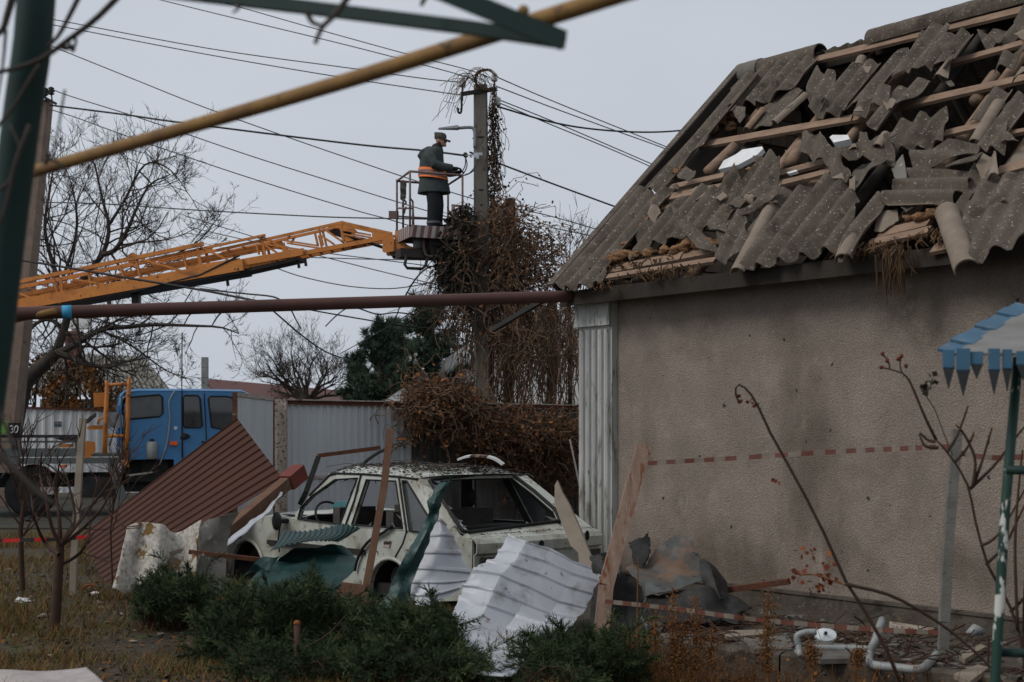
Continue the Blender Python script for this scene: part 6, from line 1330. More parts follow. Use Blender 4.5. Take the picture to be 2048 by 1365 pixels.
for k, (pts, lb, m) in enumerate(([[(-420, 1010), (-60, 1000), (-40, 1030), (-400, 1060)], 'long pale plank lying along the kerb near the weeds', 'tan_board'], [[(-300, 1085), (-120, 1050), (60, 1050), (120, 1150), (-200, 1150)], 'pale flat stone slab beside the white pipe elbow', 'conc'], [[(180, 1150), (300, 1090), (640, 1130), (660, 1220), (300, 1230)], 'grey flat slab lying under the straight white pipe', 'conc'],
        [[(1300, 1340), (1480, 1270), (1560, 1290), (1420, 1400)], 'pale broken board near the green railing foot', 'tan_board'], [[(1340, 1200), (1500, 1110), (1540, 1130), (1380, 1230)], 'small pale board scrap left of the green railing', 'tan_board'], [[(820, 940), (1150, 990), (1150, 1010), (815, 965)], 'white flaking lath behind the bent pipe', 'rust_paint'])):
    q = [gnd(*c7([p])[0], .01) for p in pts]; b = MB(); b.poly(q, [], Vector((0, 0, .035))); tag(b.build('debris_board', M[m], None, loc=q[0]), lb, 'board', 'scraps on the strip')
b = MB(); c = gnd(*c7([(1415, 1010)])[0], .05); b.tube([c, c + Vector((.05, .02, .04)), c + Vector((.12, .02, .02))], [.035, .045, .03], 10); tag(b.build('pipe_elbow', M['white_pipe'], None, smooth=True, loc=c), 'white pipe elbow lying at the right below the rose bush', 'pipe elbow')
b = MB()
for i in range(260):
    t = R.random(); o = R.uniform(.1, 1) ; base = HC + UD * R.uniform(.6, 6.5); e_ = KA + kd * R.uniform(0, L_); p = lerp(base, e_, R.uniform(.12, .95)); s_ = R.uniform(.012, .045)
    b.sphere(p + Vector((0, 0, s_ * .3)), s_, 5, 3, (1.3, 1, .6), jit=.8)
tag(b.build('rubble', M['conc'], None), 'small grey rubble crumbs strewn over the strip', 'rubble', kind='stuff')

# ------------------------------------------------------------------ blue canopy at the right edge
can = thing('blue_canopy', 'blurred blue tin well canopy with jagged fringe at the right edge', 'canopy', P(1992, 1500, 6.3))
eA, eB = P(1884, 712, 6.2), P(2150, 712, 6.0); rA, rB = P(2042, 616, 7.1), P(2290, 616, 6.9)
b = MB(); b.hexa([eA, eB, rB, rA], [p + Vector((0, 0, .012)) for p in (eA, eB, rB, rA)]); b.build('canopy_roof', M['canopy_top'], can)
fA, fB = 2 * rA - eA, 2 * rB - eB; fA.z = eA.z; fB.z = eB.z
b = MB(); b.hexa([rA, rB, fB, fA], [p + Vector((0, 0, .012)) for p in (rA, rB, fB, fA)]); b.build('canopy_roof', M['canopy_top'], can)
ns = 9
for k in range(ns):
    a, c = lerp(eA, eB, (k + .12 * math.sin(k * 5)) / ns), lerp(eA, eB, (k + .82 + .12 * math.sin(k * 3)) / ns); z_ = Vector((0, 0, 1 + .3 * math.sin(k * 2.3))); o = Vector((0, -.012, 0)) * (k % 2 + 1)
    b = MB(); b.hexa([a + o - z_ * .055, c + o - z_ * .06, c + o - z_ * .06 + Vector((0, .006, 0)), a + o - z_ * .055 + Vector((0, .006, 0))], [a + o + z_ * .025, c + o + z_ * .025, c + o + z_ * .025 + Vector((0, .006, 0)), a + o + z_ * .025 + Vector((0, .006, 0))]); b.build('fringe_flap', M['blue_tin'], can)
    m_ = lerp(a, c, .5); b = MB(); b.add([a + o - z_ * .05, c + o - z_ * .05, m_ + o - z_ * .145], [(0, 1, 2)]); b.add([a + o - z_ * .05 + Vector((0, .006, 0)), c + o - z_ * .05 + Vector((0, .006, 0)), m_ + o - z_ * .145 + Vector((0, .006, 0))], [(2, 1, 0)]); b.build('fringe_point', M['dark_tin'], can)
for k in range(7):
    a, c = lerp(eA, rA, k / 7), lerp(eA, rA, (k + .86) / 7); o = Vector((-.02, 0, .02 + .008 * (k % 2))); b = MB()
    b.hexa([a + o, c + o, c + o + Vector((.1, .0, -.02)), a + o + Vector((.1, 0, -.02))], [p + Vector((0, 0, .012)) for p in (a + o, c + o, c + o + Vector((.1, 0, -.02)), a + o + Vector((.1, 0, -.02)))]); b.build('edge_strip', M['blue_tin'], can)
b = MB(); b.tube([P(2036, 716, 6.35), P(2010, 1020, 6.3), P(1990, 1365, 6.25), P(1982, 1620, 6.2)], .022, 12); b.build('canopy_post', M['green_flake'], can, smooth=True)
for y in (940, 1305):
    b = MB(); b.tube([P(2012 if y < 1000 else 1996, y, 6.3), P(2140, y + 4, 6.3)], .02, 10); b.build('railing', M['green_post'], can, smooth=True)
# ------------------------------------------------------------------ plants
def rdir(rr, s=1.0): return Vector((rr.gauss(0, s), rr.gauss(0, s), rr.gauss(0, s)))
def bare(b, rr, p, d, L, r, dep, n=4, up=.12, wob=.22, kids=(3, 5), shrink=.62, sides=5, ang=.75):
    """recursive leafless branch"""
    pts = [p]; d = d.normalized(); k = max(3, n)
    for i in range(k):
        d = (d + rdir(rr, wob) * .5 + Vector((0, 0, up * .3))).normalized(); pts.append(pts[-1] + d * L / k)
    b.tube(pts, [r * (1 - .55 * i / k) for i in range(k + 1)], sides if dep > 1 else 3, False)
    if dep <= 0: return
    for _ in range(rr.randint(*kids)):
        t = rr.uniform(.25, 1); i = min(int(t * k), k - 1); q = lerp(pts[i], pts[i + 1], t * k - i); dd = (pts[i + 1] - pts[i]).normalized()
        nd = (dd + rdir(rr, 1).normalized() * ang + Vector((0, 0, up))).normalized()
        bare(b, rr, q, nd, L * shrink * rr.uniform(.7, 1.15), max(r * .5 * (1 - .3 * t), .0055), dep - 1, n, up, wob, kids, shrink, sides, ang)
def limb(b, rr, pts, Y, r0, r1, dep, L, every=.45, n=16, up=.15, kids=(3, 4), dy=.0):
    q = path([P(x, y, Y + dy * i) for i, (x, y) in enumerate(pts)], n); k = len(q) - 1
    b.tube(q, [lerp(r0, r1, i / k) * .68 for i in range(k + 1)], 7, False)
    for i in range(1, k + 1):
        for _ in range(2 if rr.random() < every else 1):
            if i / k < .12: continue
            dd = (q[i] - q[i - 1]).normalized(); nd = (dd * .6 + Vector((rr.gauss(0, 1), rr.gauss(0, .9), rr.gauss(.15, 1))).normalized()).normalized()
            bare(b, rr, q[i], nd, L * rr.uniform(.5, 1.1) * (1.15 - .5 * i / k), min(.035, max(.010, lerp(r0, r1, i / k) * .33)), dep + 1, 4, up, .34, (2, 4), .6)
rr = random.Random(11)
WY = 34.0
wal = thing('walnut_tree', 'big leafless walnut tree with spreading dark twigs behind the orange boom', 'tree', P(60, 1000, WY) * 1)
b = MB(); b.tube(path([P(10, 1010, WY), P(25, 880, WY), P(50, 770, WY), P(90, 728, WY), P(113, 706, WY)], 12), [.24 - .008 * i for i in range(13)], 10, False); b.build('trunk', M['bark'], wal, smooth=True)
b = MB()
limb(b, rr, [(113, 706), (128, 660), (140, 620), (165, 560), (205, 510), (218, 455), (205, 400), (190, 330)], WY, .17, .03, 2, 2.0)
limb(b, rr, [(205, 510), (230, 500), (255, 460), (272, 420), (300, 370), (340, 350)], WY - .3, .10, .02, 2, 1.6)
limb(b, rr, [(113, 708), (150, 690), (200, 660), (250, 655), (310, 650), (380, 652), (440, 655), (478, 668)], WY - .6, .13, .02, 2, 1.6)
limb(b, rr, [(113, 706), (140, 715), (175, 728), (215, 735), (250, 725), (300, 715)], WY - 1, .12, .02, 2, 1.3)
limb(b, rr, [(128, 660), (100, 640), (70, 650), (40, 690), (20, 700)], WY, .09, .02, 2, 1.4)
limb(b, rr, [(215, 455), (250, 400), (290, 330), (340, 340), (385, 400)], WY + .3, .06, .012, 2, 1.3)
limb(b, rr, [(140, 620), (110, 540), (90, 460), (100, 380), (110, 320)], WY + .4, .10, .02, 2, 1.8)
limb(b, rr, [(165, 560), (250, 555), (330, 520), (400, 480), (440, 430)], WY + .5, .07, .012, 2, 1.3)
limb(b, rr, [(200, 660), (260, 690), (330, 740), (370, 755)], WY - .8, .05, .01, 2, 1.1)
limb(b, rr, [(110, 600), (150, 480), (150, 400), (130, 330)], WY + .9, .07, .012, 2, 1.7)
b.build('crown', M['bark'], wal)
rr = random.Random(5)
rt = thing('bare_tree', 'round leafless tree above the fence between the truck and the pines', 'tree', P(612, 900, 44))
b = MB(); b.tube([P(612, 960, 44), P(610, 860, 44), P(612, 790, 44)], [.3, .25, .2], 8, False); b.build('trunk', M['bark'], rt, smooth=True)
b = MB()
for k in range(17):
    a = -1.15 + 2.3 * k / 16 + rr.uniform(-.08, .08); d = Vector((math.sin(a), rr.uniform(-.5, .5), math.cos(a) * .95 + .1))
    bare(b, rr, P(612 + 14 * math.sin(a), 800, 44), d, 1.5 * rr.uniform(.6, 1.15), .05, 4, 4, .12, .34, (3, 4), .68, 4, .75)
b.build('crown', M['bark'], rt)
# small twiggy bush by the roof edge
rr = random.Random(9); tb_ = thing('twiggy_bush', 'thin leafless bush poking up beside the lower roof corner', 'bush', P(1150, 900, 27.5)); b = MB()
b.tube([P(1140, 1030, 27.5), P(1140, 760, 27.5), P(1138, 600, 27.5)], [.06, .05, .04], 5, False)
for k in range(14): bare(b, rr, P(1135 + rr.uniform(-25, 25), 590 + rr.uniform(-40, 60), 27.5 + rr.uniform(-.5, .5)), Vector((rr.gauss(.1, .5), rr.gauss(0, .3), 1)), 1.0, .016, 2, 4, .1, .25, (3, 4), .6)
b.build('branches', M['bark_brown'], tb_)

# pines
def pine(label, px, base, topy, Y, wpx, seed, lean=0):
    rr = random.Random(seed); foot = P(px, base, Y); foot.z = 0; top = P(px + lean, topy, Y); H_ = top.z
    t = thing('pine_tree', label, 'tree', foot, 'pines behind the fence'); W = wpx / FPX * Y / 2
    b = MB(); b.tube([foot, lerp(foot, top, .5), top], [.22, .14, .03], 8, False); b.build('trunk', M['bark'], t, smooth=True)
    b = MB(); bs = MB()
    def tuft(c, d, s_):
        for _ in range(20):
            e = (d * .9 + rdir(rr, .55)).normalized() * s_ * rr.uniform(.7, 1.1); w = e.cross(rdir(rr)).normalized() * .018
            b.add([c - w, c + w, c + e], [(0, 1, 2)])
    nb_ = 95
    for k in range(nb_):
        f = .22 + .78 * (k / nb_) ** .85; c = lerp(foot, top, f); a = rr.uniform(0, 6.283); L = W * (1.12 - f) ** .6 * rr.uniform(.35, 1.25) * 1.5
        d = Vector((math.cos(a), math.sin(a), rr.uniform(.15, .7))).normalized(); e = c + d * L; bs.tube([c, lerp(c, e, .5) + Vector((0, 0, -.05)), e], [.035, .022, .01], 3, False)
        m_ = max(3, int(L / .12))
        for i in range(m_):
            q = lerp(c, e, .25 + .75 * i / m_) + rdir(rr, .07)
            for _ in range(2): tuft(q, (d + Vector((0, 0, .7)) + rdir(rr, .45)).normalized(), .26)
    for i in range(8): tuft(lerp(foot, top, .9 + .1 * i / 8), Vector((0, 0, 1)), .3)
    bs.build('branches', M['bark'], t); b.build('crown', M['pine'], t)
pine('left dark pine with twin tips beside the far crossarm pole', 762, 830, 648, 40, 130, 3)
pine('tall dark pine just left of the vine-covered pole', 872, 830, 606, 36, 165, 4, -10)
pine('small dark pine between the two taller pines', 808, 830, 652, 41, 90, 6, -12)
pine('low dark pine at the left end of the pine row', 716, 830, 715, 42, 80, 8)

# dead vine over the pole, its neighbours and the fence
def leaf(b, rr, c, s_, mi=0):
    a = rdir(rr).normalized(); w = a.cross(rdir(rr)).normalized() * s_ * .45; a = a * s_
    b.add([c, c + a * .5 + w, c + a, c + a * .5 - w], [(0, 1, 2, 3)], mi)
def strand(b, rr, p, L, r=.008, down=1.0, wig=.35, n=9, lf=None, lm=None):
    q = [p]; d = Vector((rr.gauss(0, .5), rr.gauss(0, .3), -down))
    for i in range(n):
        d = (d + rdir(rr, wig) + Vector((0, 0, -down * .25))).normalized(); q.append(q[-1] + d * L / n)
        if lf is not None and rr.random() < lm: leaf(lf, rr, q[-1] + rdir(rr, .04), rr.uniform(.03, .08), 0 if rr.random() < .7 else 1)
    b.tube(q, r, 3, False)
rr = random.Random(21)
VN = thing('climbing_vine', 'tangled dead brown climbing vine covering the pole top to bottom', 'vine', P(970, 1040, 26.2))
st = MB(); lv = MB(); dk_ = MB()
# trunks inside the tangle
for (x, y0, y1, w, Y) in ((1020, 398, 830, .1, 26.6), (1104, 600, 830, .09, 26.4), (935, 520, 620, .06, 26), (985, 390, 830, .05, 26.0)):
    st.tube(path([P(x + 3 * math.sin(k), lerp(y0, y1, k / 5), Y + .3) for k in range(6)], 12), w, 6, False)
def in_mass(x, y):
    # outline of the upper tangle
    if y < 395 or y > 640: return 0
    cx = 1000 if y < 480 else 1005; hw_ = (22 + (y - 395) * 1.25) if y < 470 else (118 - (y - 470) * .18)
    k = abs(x - cx) / hw_
    return max(0, 1.2 - k) if k < 1.12 else 0
def vY(x, a, c):
    return rr.uniform(26.75, 27.8) if 940 < x < 990 and rr.random() < .82 else rr.uniform(a, c)
cnt = 0
while cnt < 1250:
    x, y = rr.uniform(880, 1135), rr.uniform(392, 640)
    if rr.random() < in_mass(x, y):
        cnt += 1; p = P(x, y, vY(x, 25.4, 27.2)); strand(st, rr, p, rr.uniform(.4, 1.3), rr.choice((.006, .007, .010)), .5, .5, 7, lv, .42)
for _ in range(5200):
    x, y = rr.uniform(885, 1130), rr.uniform(395, 620); c = pn((x * .03, y * .03, 2))
    if rr.random() < in_mass(x, y) * (.75 + c): leaf(lv, rr, P(x, y, vY(x, 25.3, 27.0)), rr.uniform(.035, .08), 0 if rr.random() < .75 else 1)
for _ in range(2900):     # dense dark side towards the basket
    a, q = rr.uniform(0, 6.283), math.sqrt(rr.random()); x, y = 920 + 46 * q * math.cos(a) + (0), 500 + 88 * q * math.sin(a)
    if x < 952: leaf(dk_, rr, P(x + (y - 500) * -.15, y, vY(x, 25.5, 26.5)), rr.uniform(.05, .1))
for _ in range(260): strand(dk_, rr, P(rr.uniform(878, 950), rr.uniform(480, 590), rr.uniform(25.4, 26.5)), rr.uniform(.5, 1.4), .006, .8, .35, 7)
for _ in range(600):     # hanging curtain
    x = rr.uniform(905, 1168); y = rr.uniform(575, 730)
    if x < 950 and rr.random() < .6: continue
    strand(st, rr, P(x, y, vY(x, 24.6, 27.0)), rr.uniform(.6, 1.6), rr.choice((.005, .006, .009)), 1.1, .28, 8, lv, .15)
for _ in range(60): strand(st, rr, P(rr.uniform(930, 1165), rr.uniform(590, 640), 26.9), 2.1, .012, 1.3, .18, 9)
for _ in range(230):
    x, y = rr.uniform(950, 1168), rr.uniform(650, 720); strand(st, rr, P(x, y, vY(x, 24.8, 26.5)), rr.uniform(.4, .9), .008, .25, .7, 7, lv, .3)
# curls over the pole head and the trailing tail beside it
for _ in range(24):
    x0_ = rr.uniform(945, 990); pts = [P(x0_, 172, 26.1), P(x0_ - rr.uniform(5, 25), 148 + rr.uniform(-8, 8), 26), P(x0_ - rr.uniform(30, 50), 152 + rr.uniform(-6, 12), 26), P(x0_ - rr.uniform(50, 72), 185 + rr.uniform(-10, 30), 26), P(x0_ - rr.uniform(55, 85), 205 + rr.uniform(-10, 45), 26)]
    st.tube(path([p + rdir(rr, .05) for p in pts[:rr.choice((3, 4, 4, 5))]], 10), .0055, 3, False)
for _ in range(30):
    a0 = rr.uniform(0, 3); q = [P(972 + 22 * math.cos(a0 + t) * rr.uniform(.8, 1.15), 160 - 20 * math.sin(a0 + t) + rr.uniform(-3, 3), 26.1) for t in span(0, 2.6, 6)]; st.tube(q, .006, 3, False)
for _ in range(110):
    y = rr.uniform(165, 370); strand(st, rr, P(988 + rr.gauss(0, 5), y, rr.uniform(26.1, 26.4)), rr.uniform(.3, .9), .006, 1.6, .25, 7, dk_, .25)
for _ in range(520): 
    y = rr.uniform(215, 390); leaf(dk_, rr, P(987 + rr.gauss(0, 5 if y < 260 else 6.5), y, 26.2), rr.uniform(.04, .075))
for _ in range(60):   # loose outliers
    x, y = rr.choice(((rr.uniform(1090, 1140), rr.uniform(430, 560)), (rr.uniform(880, 900), rr.uniform(540, 600)))); strand(st, rr, P(x, y, 26), .6, .005, .2, .7, 7, lv, .3)
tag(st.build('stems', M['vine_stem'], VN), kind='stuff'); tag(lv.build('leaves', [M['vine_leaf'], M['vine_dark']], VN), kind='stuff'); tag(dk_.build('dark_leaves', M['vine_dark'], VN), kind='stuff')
# vine over the fence
FVn = thing('fence_vine', 'rust-orange dead creeper mounded over the fence behind the car roof', 'vine', P(900, 1090, 20.2))
st = MB(); lv = MB()
def fY(px): return lerp(20.2, 24.0, (px - 568) / 680.) - .25
for _ in range(1900):
    x = rr.uniform(800, 1172); top_ = (800 - 25 * math.sin((x - 800) / 160 * math.pi) if x < 960 else 845) + 22 * pn((x * .03, 5, 1))
    if x > 985 and pn((x * .02, 8, 2)) < -.1 and rr.random() < .6: continue
    y = top_ + abs(rr.gauss(0, 45)) + rr.uniform(-12, 4); 
    if x < 830 and rr.random() < .5: continue
    if y > 912: y = rr.uniform(840, 912)
    if x > 1000 and y < 820: y += 30
    strand(st, rr, P(x, y, fY(x) - rr.uniform(-.1, .5)), rr.uniform(.3, .9), rr.choice((.004, .006, .009)), .25, .7, 7, lv, .3)
for _ in range(2300):
    x = rr.uniform(805, 1172); top_ = 795 if x < 960 else 842; y = top_ + abs(rr.gauss(0, 38)) - 8
    if x > 970: y = 850 + rr.gauss(0, 18)
    if y < 915 and pn((x * .025, y * .03, 7)) > -.25: leaf(lv, rr, P(x, y, fY(x) - rr.uniform(.0, .6)), rr.uniform(.015, .045), 0 if rr.random() < .5 else 1)
for _ in range(420):
    x = rr.uniform(1010, 1168); y = rr.uniform(870, 990); strand(st, rr, P(x, y, fY(x) - rr.uniform(0, .3)), rr.uniform(.3, .8), .006, .5, .6, 7, lv, .1)
tag(st.build('stems', M['vine_stem'], FVn), kind='stuff'); tag(lv.build('leaves', [M['vine_leaf'], M['vine_orange']], FVn), kind='stuff')

# autumn shrub behind the far fence
rr = random.Random(31); au = thing('autumn_shrub', 'orange-brown autumn shrub behind the truck under the walnut', 'shrub', P(120, 985, 37)); st = MB(); lv = MB()
for _ in range(60): bare(st, rr, P(rr.uniform(20, 250), rr.uniform(790, 850), 37 + rr.uniform(-1, 1)), Vector((rr.gauss(0, .4), rr.gauss(0, .3), 1)), 1.5, .02, 1, 4, .1, .25, (3, 4))
for _ in range(6500):
    x, y = rr.uniform(15, 245), rr.uniform(690, 850)
    if pn((x * .02, y * .025, 3)) + (.3 if 90 < x < 190 and y > 740 else 0) > rr.uniform(-.25, .35) and y > 700 + abs(x - 110) * .45: leaf(lv, rr, P(x, y, 37 + rr.uniform(-1.5, 1.5)), rr.uniform(.07, .14), 0 if (pn((x * .03, y * .03, 9)) > .02) else 1)
st.build('stems', M['bark_brown'], au); tag(lv.build('leaves', [M['autumn'], M['litter']], au), kind='stuff')

# ------------------------------------------------------------------ far buildings, fence, posts
ff = thing('far_fence', 'pale corrugated fence across the street behind the truck bed', 'fence', P(120, 985, 35)); rows = []
A_, B_ = P(30, 815, 35), P(300, 824, 35)
for i in range(121):
    p = lerp(A_, B_, i / 120); h = trap(i * .03, .24, .03, .3); rows.append([Vector((p.x, p.y - h, z_)) for z_ in (.1, p.z)])
b = MB(); b.grid(rows, .004); b.build('fence_panel', M['fence_far'], ff)
b = MB(); b.beam(A_ + Vector((0, -.02, 0)), B_ + Vector((0, -.02, 0)), .08, .05); b.build('fence_cap', M['rust'], ff)
b = MB(); c = P(116, 849, 34.85); b.box(c, (.18, .02, .14)); sg_ = b.build('blue_notice', M['canopy_top'], ff); b = MB(); b.box(c + Vector((0, -.012, -.02)), (.14, .01, .04)); b.build('notice_band', M['blue_tin'], sg_)
fh = thing('far_house', 'far low house with grey slate roof and brick chimney behind the walnut', 'house', P(180, 960, 50))
def Q(x, y, Y=50): return P(x, y, Y)
def far_slope(name, quad, Y0, Y1, m, par, n=26):
    (a, c, d, e) = quad; A0, B0, C0, D0 = P(*a, Y0), P(*c, Y0), P(*d, Y1), P(*e, Y1); rows = []
    for i in range(n * 6 + 1):
        t = i / (n * 6); h = .05 * math.sin(i / 6 * 2 * math.pi); rows.append([lerp(lerp(A0, B0, t), lerp(D0, C0, t), s_) + Vector((0, -.3, .7)).normalized() * h for s_ in (0, .5, 1)])
    b = MB(); b.grid(rows, .03); return b.build(name, M[m], par, smooth=True)
far_slope('roof', ((60, 792), (352, 794), (290, 716), (110, 708)), 48, 53, 'far_roof', fh)
b = MB(); b.hexa([Vector((P(80, 800, 48.6).x, 48.6, 0)), Vector((P(335, 800, 48.6).x, 48.6, 0)), Vector((P(335, 800, 48.6).x, 57, 0)), Vector((P(80, 800, 48.6).x, 57, 0))], [Vector((P(80, 800, 48.6).x, 48.6, 2.7)), Vector((P(335, 800, 48.6).x, 48.6, 2.7)), Vector((P(335, 800, 48.6).x, 57, 2.7)), Vector((P(80, 800, 48.6).x, 57, 2.7))]); b.build('wall', M['wall_far'], fh)
b = MB(); p0, p1 = P(134, 715, 51), P(160, 715, 51); w_ = p1.x - p0.x; cc = (p0 + p1) / 2; zt_ = P(147, 668, 51).z
b.box((cc.x, 51, (p0.z - .6 + zt_) / 2), (w_, w_, zt_ - p0.z + .6)); ch = b.build('chimney', M['brick'], fh); b = MB(); b.box((cc.x, 51, zt_ + .02), (w_ * 1.25, w_ * 1.25, .12)); b.box((cc.x, 51, zt_ - .12), (w_ * 1.12, w_ * 1.12, .1)); b.build('chimney_collar', M['brick'], ch)
b = MB(); b.tube([(cc.x + .05, 51, zt_), (cc.x + .05, 51, zt_ + .35)], .13, 10); b.box((cc.x + .25, 51, zt_ + .45), (.7, .5, .55)); b.build('chimney_cowl', M['white'], ch)
rh = thing('red_roof_house', 'far house whose low dark red roof shows over the gate', 'house', P(620, 950, 60))
b = MB(); z0 = P(600, 800, 56).z; b.hexa([P(405, 812, 56), P(830, 812, 56), P(830, 806, 64), P(405, 800, 64)], [P(412, 800, 56.2) , P(822, 806, 56.2), P(800, 792, 62), P(418, 758, 62)]); b.build('roof', M['red_roof'], rh)
b = MB(); b.hexa([Vector((x, y, 0)) for x, y in ((P(415, 800, 57).x, 57), (P(815, 800, 57).x, 57), (P(815, 800, 57).x, 64), (P(415, 800, 57).x, 64))], [Vector((x, y, 2.6)) for x, y in ((P(415, 800, 57).x, 57), (P(815, 800, 57).x, 57), (P(815, 800, 57).x, 64), (P(415, 800, 57).x, 64))]); b.build('wall', M['wall_far'], rh)
wh = thing('white_gable_house', 'far pale house gable half hidden behind the hanging vine', 'house', P(960, 950, 36))
b = MB(); o_ = [Vector((P(868, 800, 36).x, 36, 0)), Vector((P(1200, 800, 36).x, 36, 0)), P(1200, 640, 36), P(1080, 610, 36), P(950, 706, 36), P(868, 768, 36)]; b.poly(o_, [], Vector((0, 6, 0))); b.build('gable_wall', M['white'], wh)
b = MB(); b.beam(P(780, 822, 35.8) + Vector((0, 0, .1)), P(1085, 604, 35.8), .4, .12, up=(0, 1, 0)); b.build('gable_trim', M['white'], wh)
b = MB(); p = P(410, 775, 40); b.beam((p.x, p.y, 0), (p.x, p.y, P(410, 715, 40).z), .17); tag(b.build('concrete_post', M['white_pipe'], None, loc=(p.x, p.y, 0)), 'short pale concrete post behind the blue truck cab', 'post')
fp = thing('far_pole', 'far small utility pole with crossarm behind the left pine', 'utility pole', P(757, 900, 52)); b = MB(); p = P(757, 657, 52); b.tube([Vector((p.x, p.y, 0)), p], [.2, .16], 8); b.build('pole_shaft', M['pole'], fp)
b = MB(); b.beam(P(742, 661, 51.9), P(768, 661, 51.9), .12); b.build('crossarm', M['dark_metal'], fp)
b = MB(); b.tube([P(768, 655, 51.9), P(768, 677, 51.9), P(762, 678, 51.9)], .05, 5); b.build('arm_hook', M['dark_metal'], fp)

# ------------------------------------------------------------------ junipers
def juniper(label, blobs, Y, n, seed):
    rr = random.Random(seed); g = gnd(blobs[0][0], 1300); foot = P(blobs[0][0], HY + EYE * FPX / Y, Y); foot.z = ground_z(foot.x, Y)
    t = thing('juniper_bush', label, 'shrub', foot, 'junipers in the yard'); b = MB(); tp = MB(); wd = MB()
    for _ in range(n):
        bx, by, br, bh = rr.choice(blobs); Yk = Y + rr.uniform(-.55, .55); c = P(bx + rr.gauss(0, br * .45), HY + EYE * FPX / Yk - 4, Yk); c.z = ground_z(c.x, Yk) + .02
        tgt = P(bx + br * rr.gauss(0, .55), lerp(by - 10, by + bh, rr.random() ** .8) - (rr.random() ** 7) * 40, Yk + rr.uniform(-.35, .35))
        mid_ = lerp(c, tgt, .55) + Vector((rr.gauss(0, .05), rr.gauss(0, .05), .06)); q = path([c, mid_, tgt, tgt + (tgt - mid_) * .35 + Vector((rr.gauss(0, .05), rr.gauss(0, .05), rr.uniform(-.03, .06)))], 9)
        wd.tube(q, [.006 * (1 - i / 12) for i in range(10)], 3, False)
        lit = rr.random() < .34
        for i in range(3, 10):
            ax = (q[i] - q[i - 1]).normalized()
            for _k in range(5):
                d = (ax * rr.uniform(.8, 1.3) + rdir(rr, .42)).normalized() * rr.uniform(.06, .14) * (1.25 - .07 * i); e = q[i] + d
                for _j in range(6):
                    o = lerp(q[i], e, rr.random()); nd = (d.normalized() + rdir(rr, .33)).normalized() * rr.uniform(.02, .042); w = nd.cross(rdir(rr)).normalized() * .0030
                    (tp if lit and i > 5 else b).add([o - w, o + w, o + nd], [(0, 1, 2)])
                w = d.cross(rdir(rr)).normalized() * .004; b.add([q[i] - w, q[i] + w, e], [(0, 1, 2)])
    tag(wd.build('stems', M['bark_brown'], t), kind='stuff'); tag(b.build('needles', M['juniper'], t), kind='stuff'); tag(tp.build('light_tips', M['juniper_light'], t), kind='stuff')
juniper('small dark juniper below the lichen slate', [(335, 1165, 38, 70), (375, 1175, 36, 60), (308, 1190, 30, 45)], 12.2, 300, 1)
juniper('large dark juniper bush in front of the green folded sheet', [(495, 1200, 62, 130), (575, 1192, 65, 140), (665, 1222, 60, 115), (560, 1255, 100, 95), (455, 1250, 45, 90), (620, 1185, 35, 110)], 10.7, 1000, 2)
juniper('wide juniper bush left of the white sheet', [(780, 1232, 62, 110), (845, 1240, 48, 100), (725, 1268, 60, 80), (890, 1285, 28, 60)], 10.4, 640, 3)
juniper('low juniper with pale tips overlapping the white sheet', [(1110, 1290, 55, 65), (1185, 1290, 55, 65), (1060, 1310, 40, 50), (1245, 1295, 40, 60)], 10.1, 360, 4)
juniper('long low juniper along the bottom edge in front of all others', [(840, 1322, 80, 40), (930, 1345, 40, 20), (1120, 1340, 90, 25), (530, 1310, 70, 50), (640, 1315, 80, 45), (740, 1318, 70, 45)], 9.75, 560, 5)

# ------------------------------------------------------------------ small bare trees and rose stems
rr = random.Random(41)
sm = thing('sapling', 'small bare forked fruit tree in the yard at lower left', 'tree', P(112, 1255, 11.9)); b = MB()
b.tube(path([P(108, 1262, 11.9), P(115, 1180, 11.9), P(121, 1085, 11.9)], 8), [.05, .048, .045, .043, .042, .04, .038, .037, .036], 8, False); b.build('trunk', M['bark_brown'], sm, smooth=True); b = MB()
for pts in ([(120, 1090), (104, 1055), (92, 1000), (80, 950), (84, 905)], [(121, 1085), (118, 1030), (112, 985), (118, 930)], [(121, 1090), (140, 1060), (150, 1030), (135, 960), (125, 940)], [(123, 1085), (150, 1055), (185, 1010), (215, 970), (240, 915)], [(124, 1090), (165, 1058), (205, 1015), (232, 960)], [(118, 1110), (90, 1085), (70, 1040), (62, 990)], [(120, 1130), (150, 1115), (172, 1090), (180, 1060)]):
    q = path([P(x, y, 11.9 + rr.uniform(-.15, .15)) for x, y in pts], 12); b.tube(q, [.02 - .0012 * i for i in range(13)], 5, False)
    for i in range(4, 13, 2):
        bare(b, rr, q[i], (q[i] - q[i - 1]).normalized() + rdir(rr, .5), rr.uniform(.15, .4), .006, 1, 4, .15, .25, (1, 3))
b.build('branches', M['bark_brown'], sm)
for k, (x0, y0, Y, lb) in enumerate(((45, 1130, 14.6, 'thin bare sapling at the left edge behind the forked tree'), (225, 1105, 15.0, 'spindly bare shrub just right of the wooden garden stake'))):
    s2 = thing('sapling', lb, 'tree', P(x0, HY + EYE * FPX / Y, Y)); b = MB(); b.tube([P(x0, HY + EYE * FPX / Y, Y), P(x0 - 4, 1060, Y), P(x0 + 4, 1000, Y)], [.03, .028, .02] if k == 0 else [.01, .01, .008], 6, False); b.build('trunk', M['bark_brown'], s2, smooth=True); b = MB()
    for _ in range(9): bare(b, rr, P(x0 + rr.uniform(-4, 4), rr.uniform(1000, 1075), Y), Vector((rr.gauss(0, .45), rr.gauss(0, .3), 1)), rr.uniform(.5, .9), .010 if k == 0 else .006, 2, 4, .2, .2, (2, 3), .6)
    b.build('branches', M['bark_brown'], s2)
ts = bpy.data.objects['sapling_stump']; b = MB()
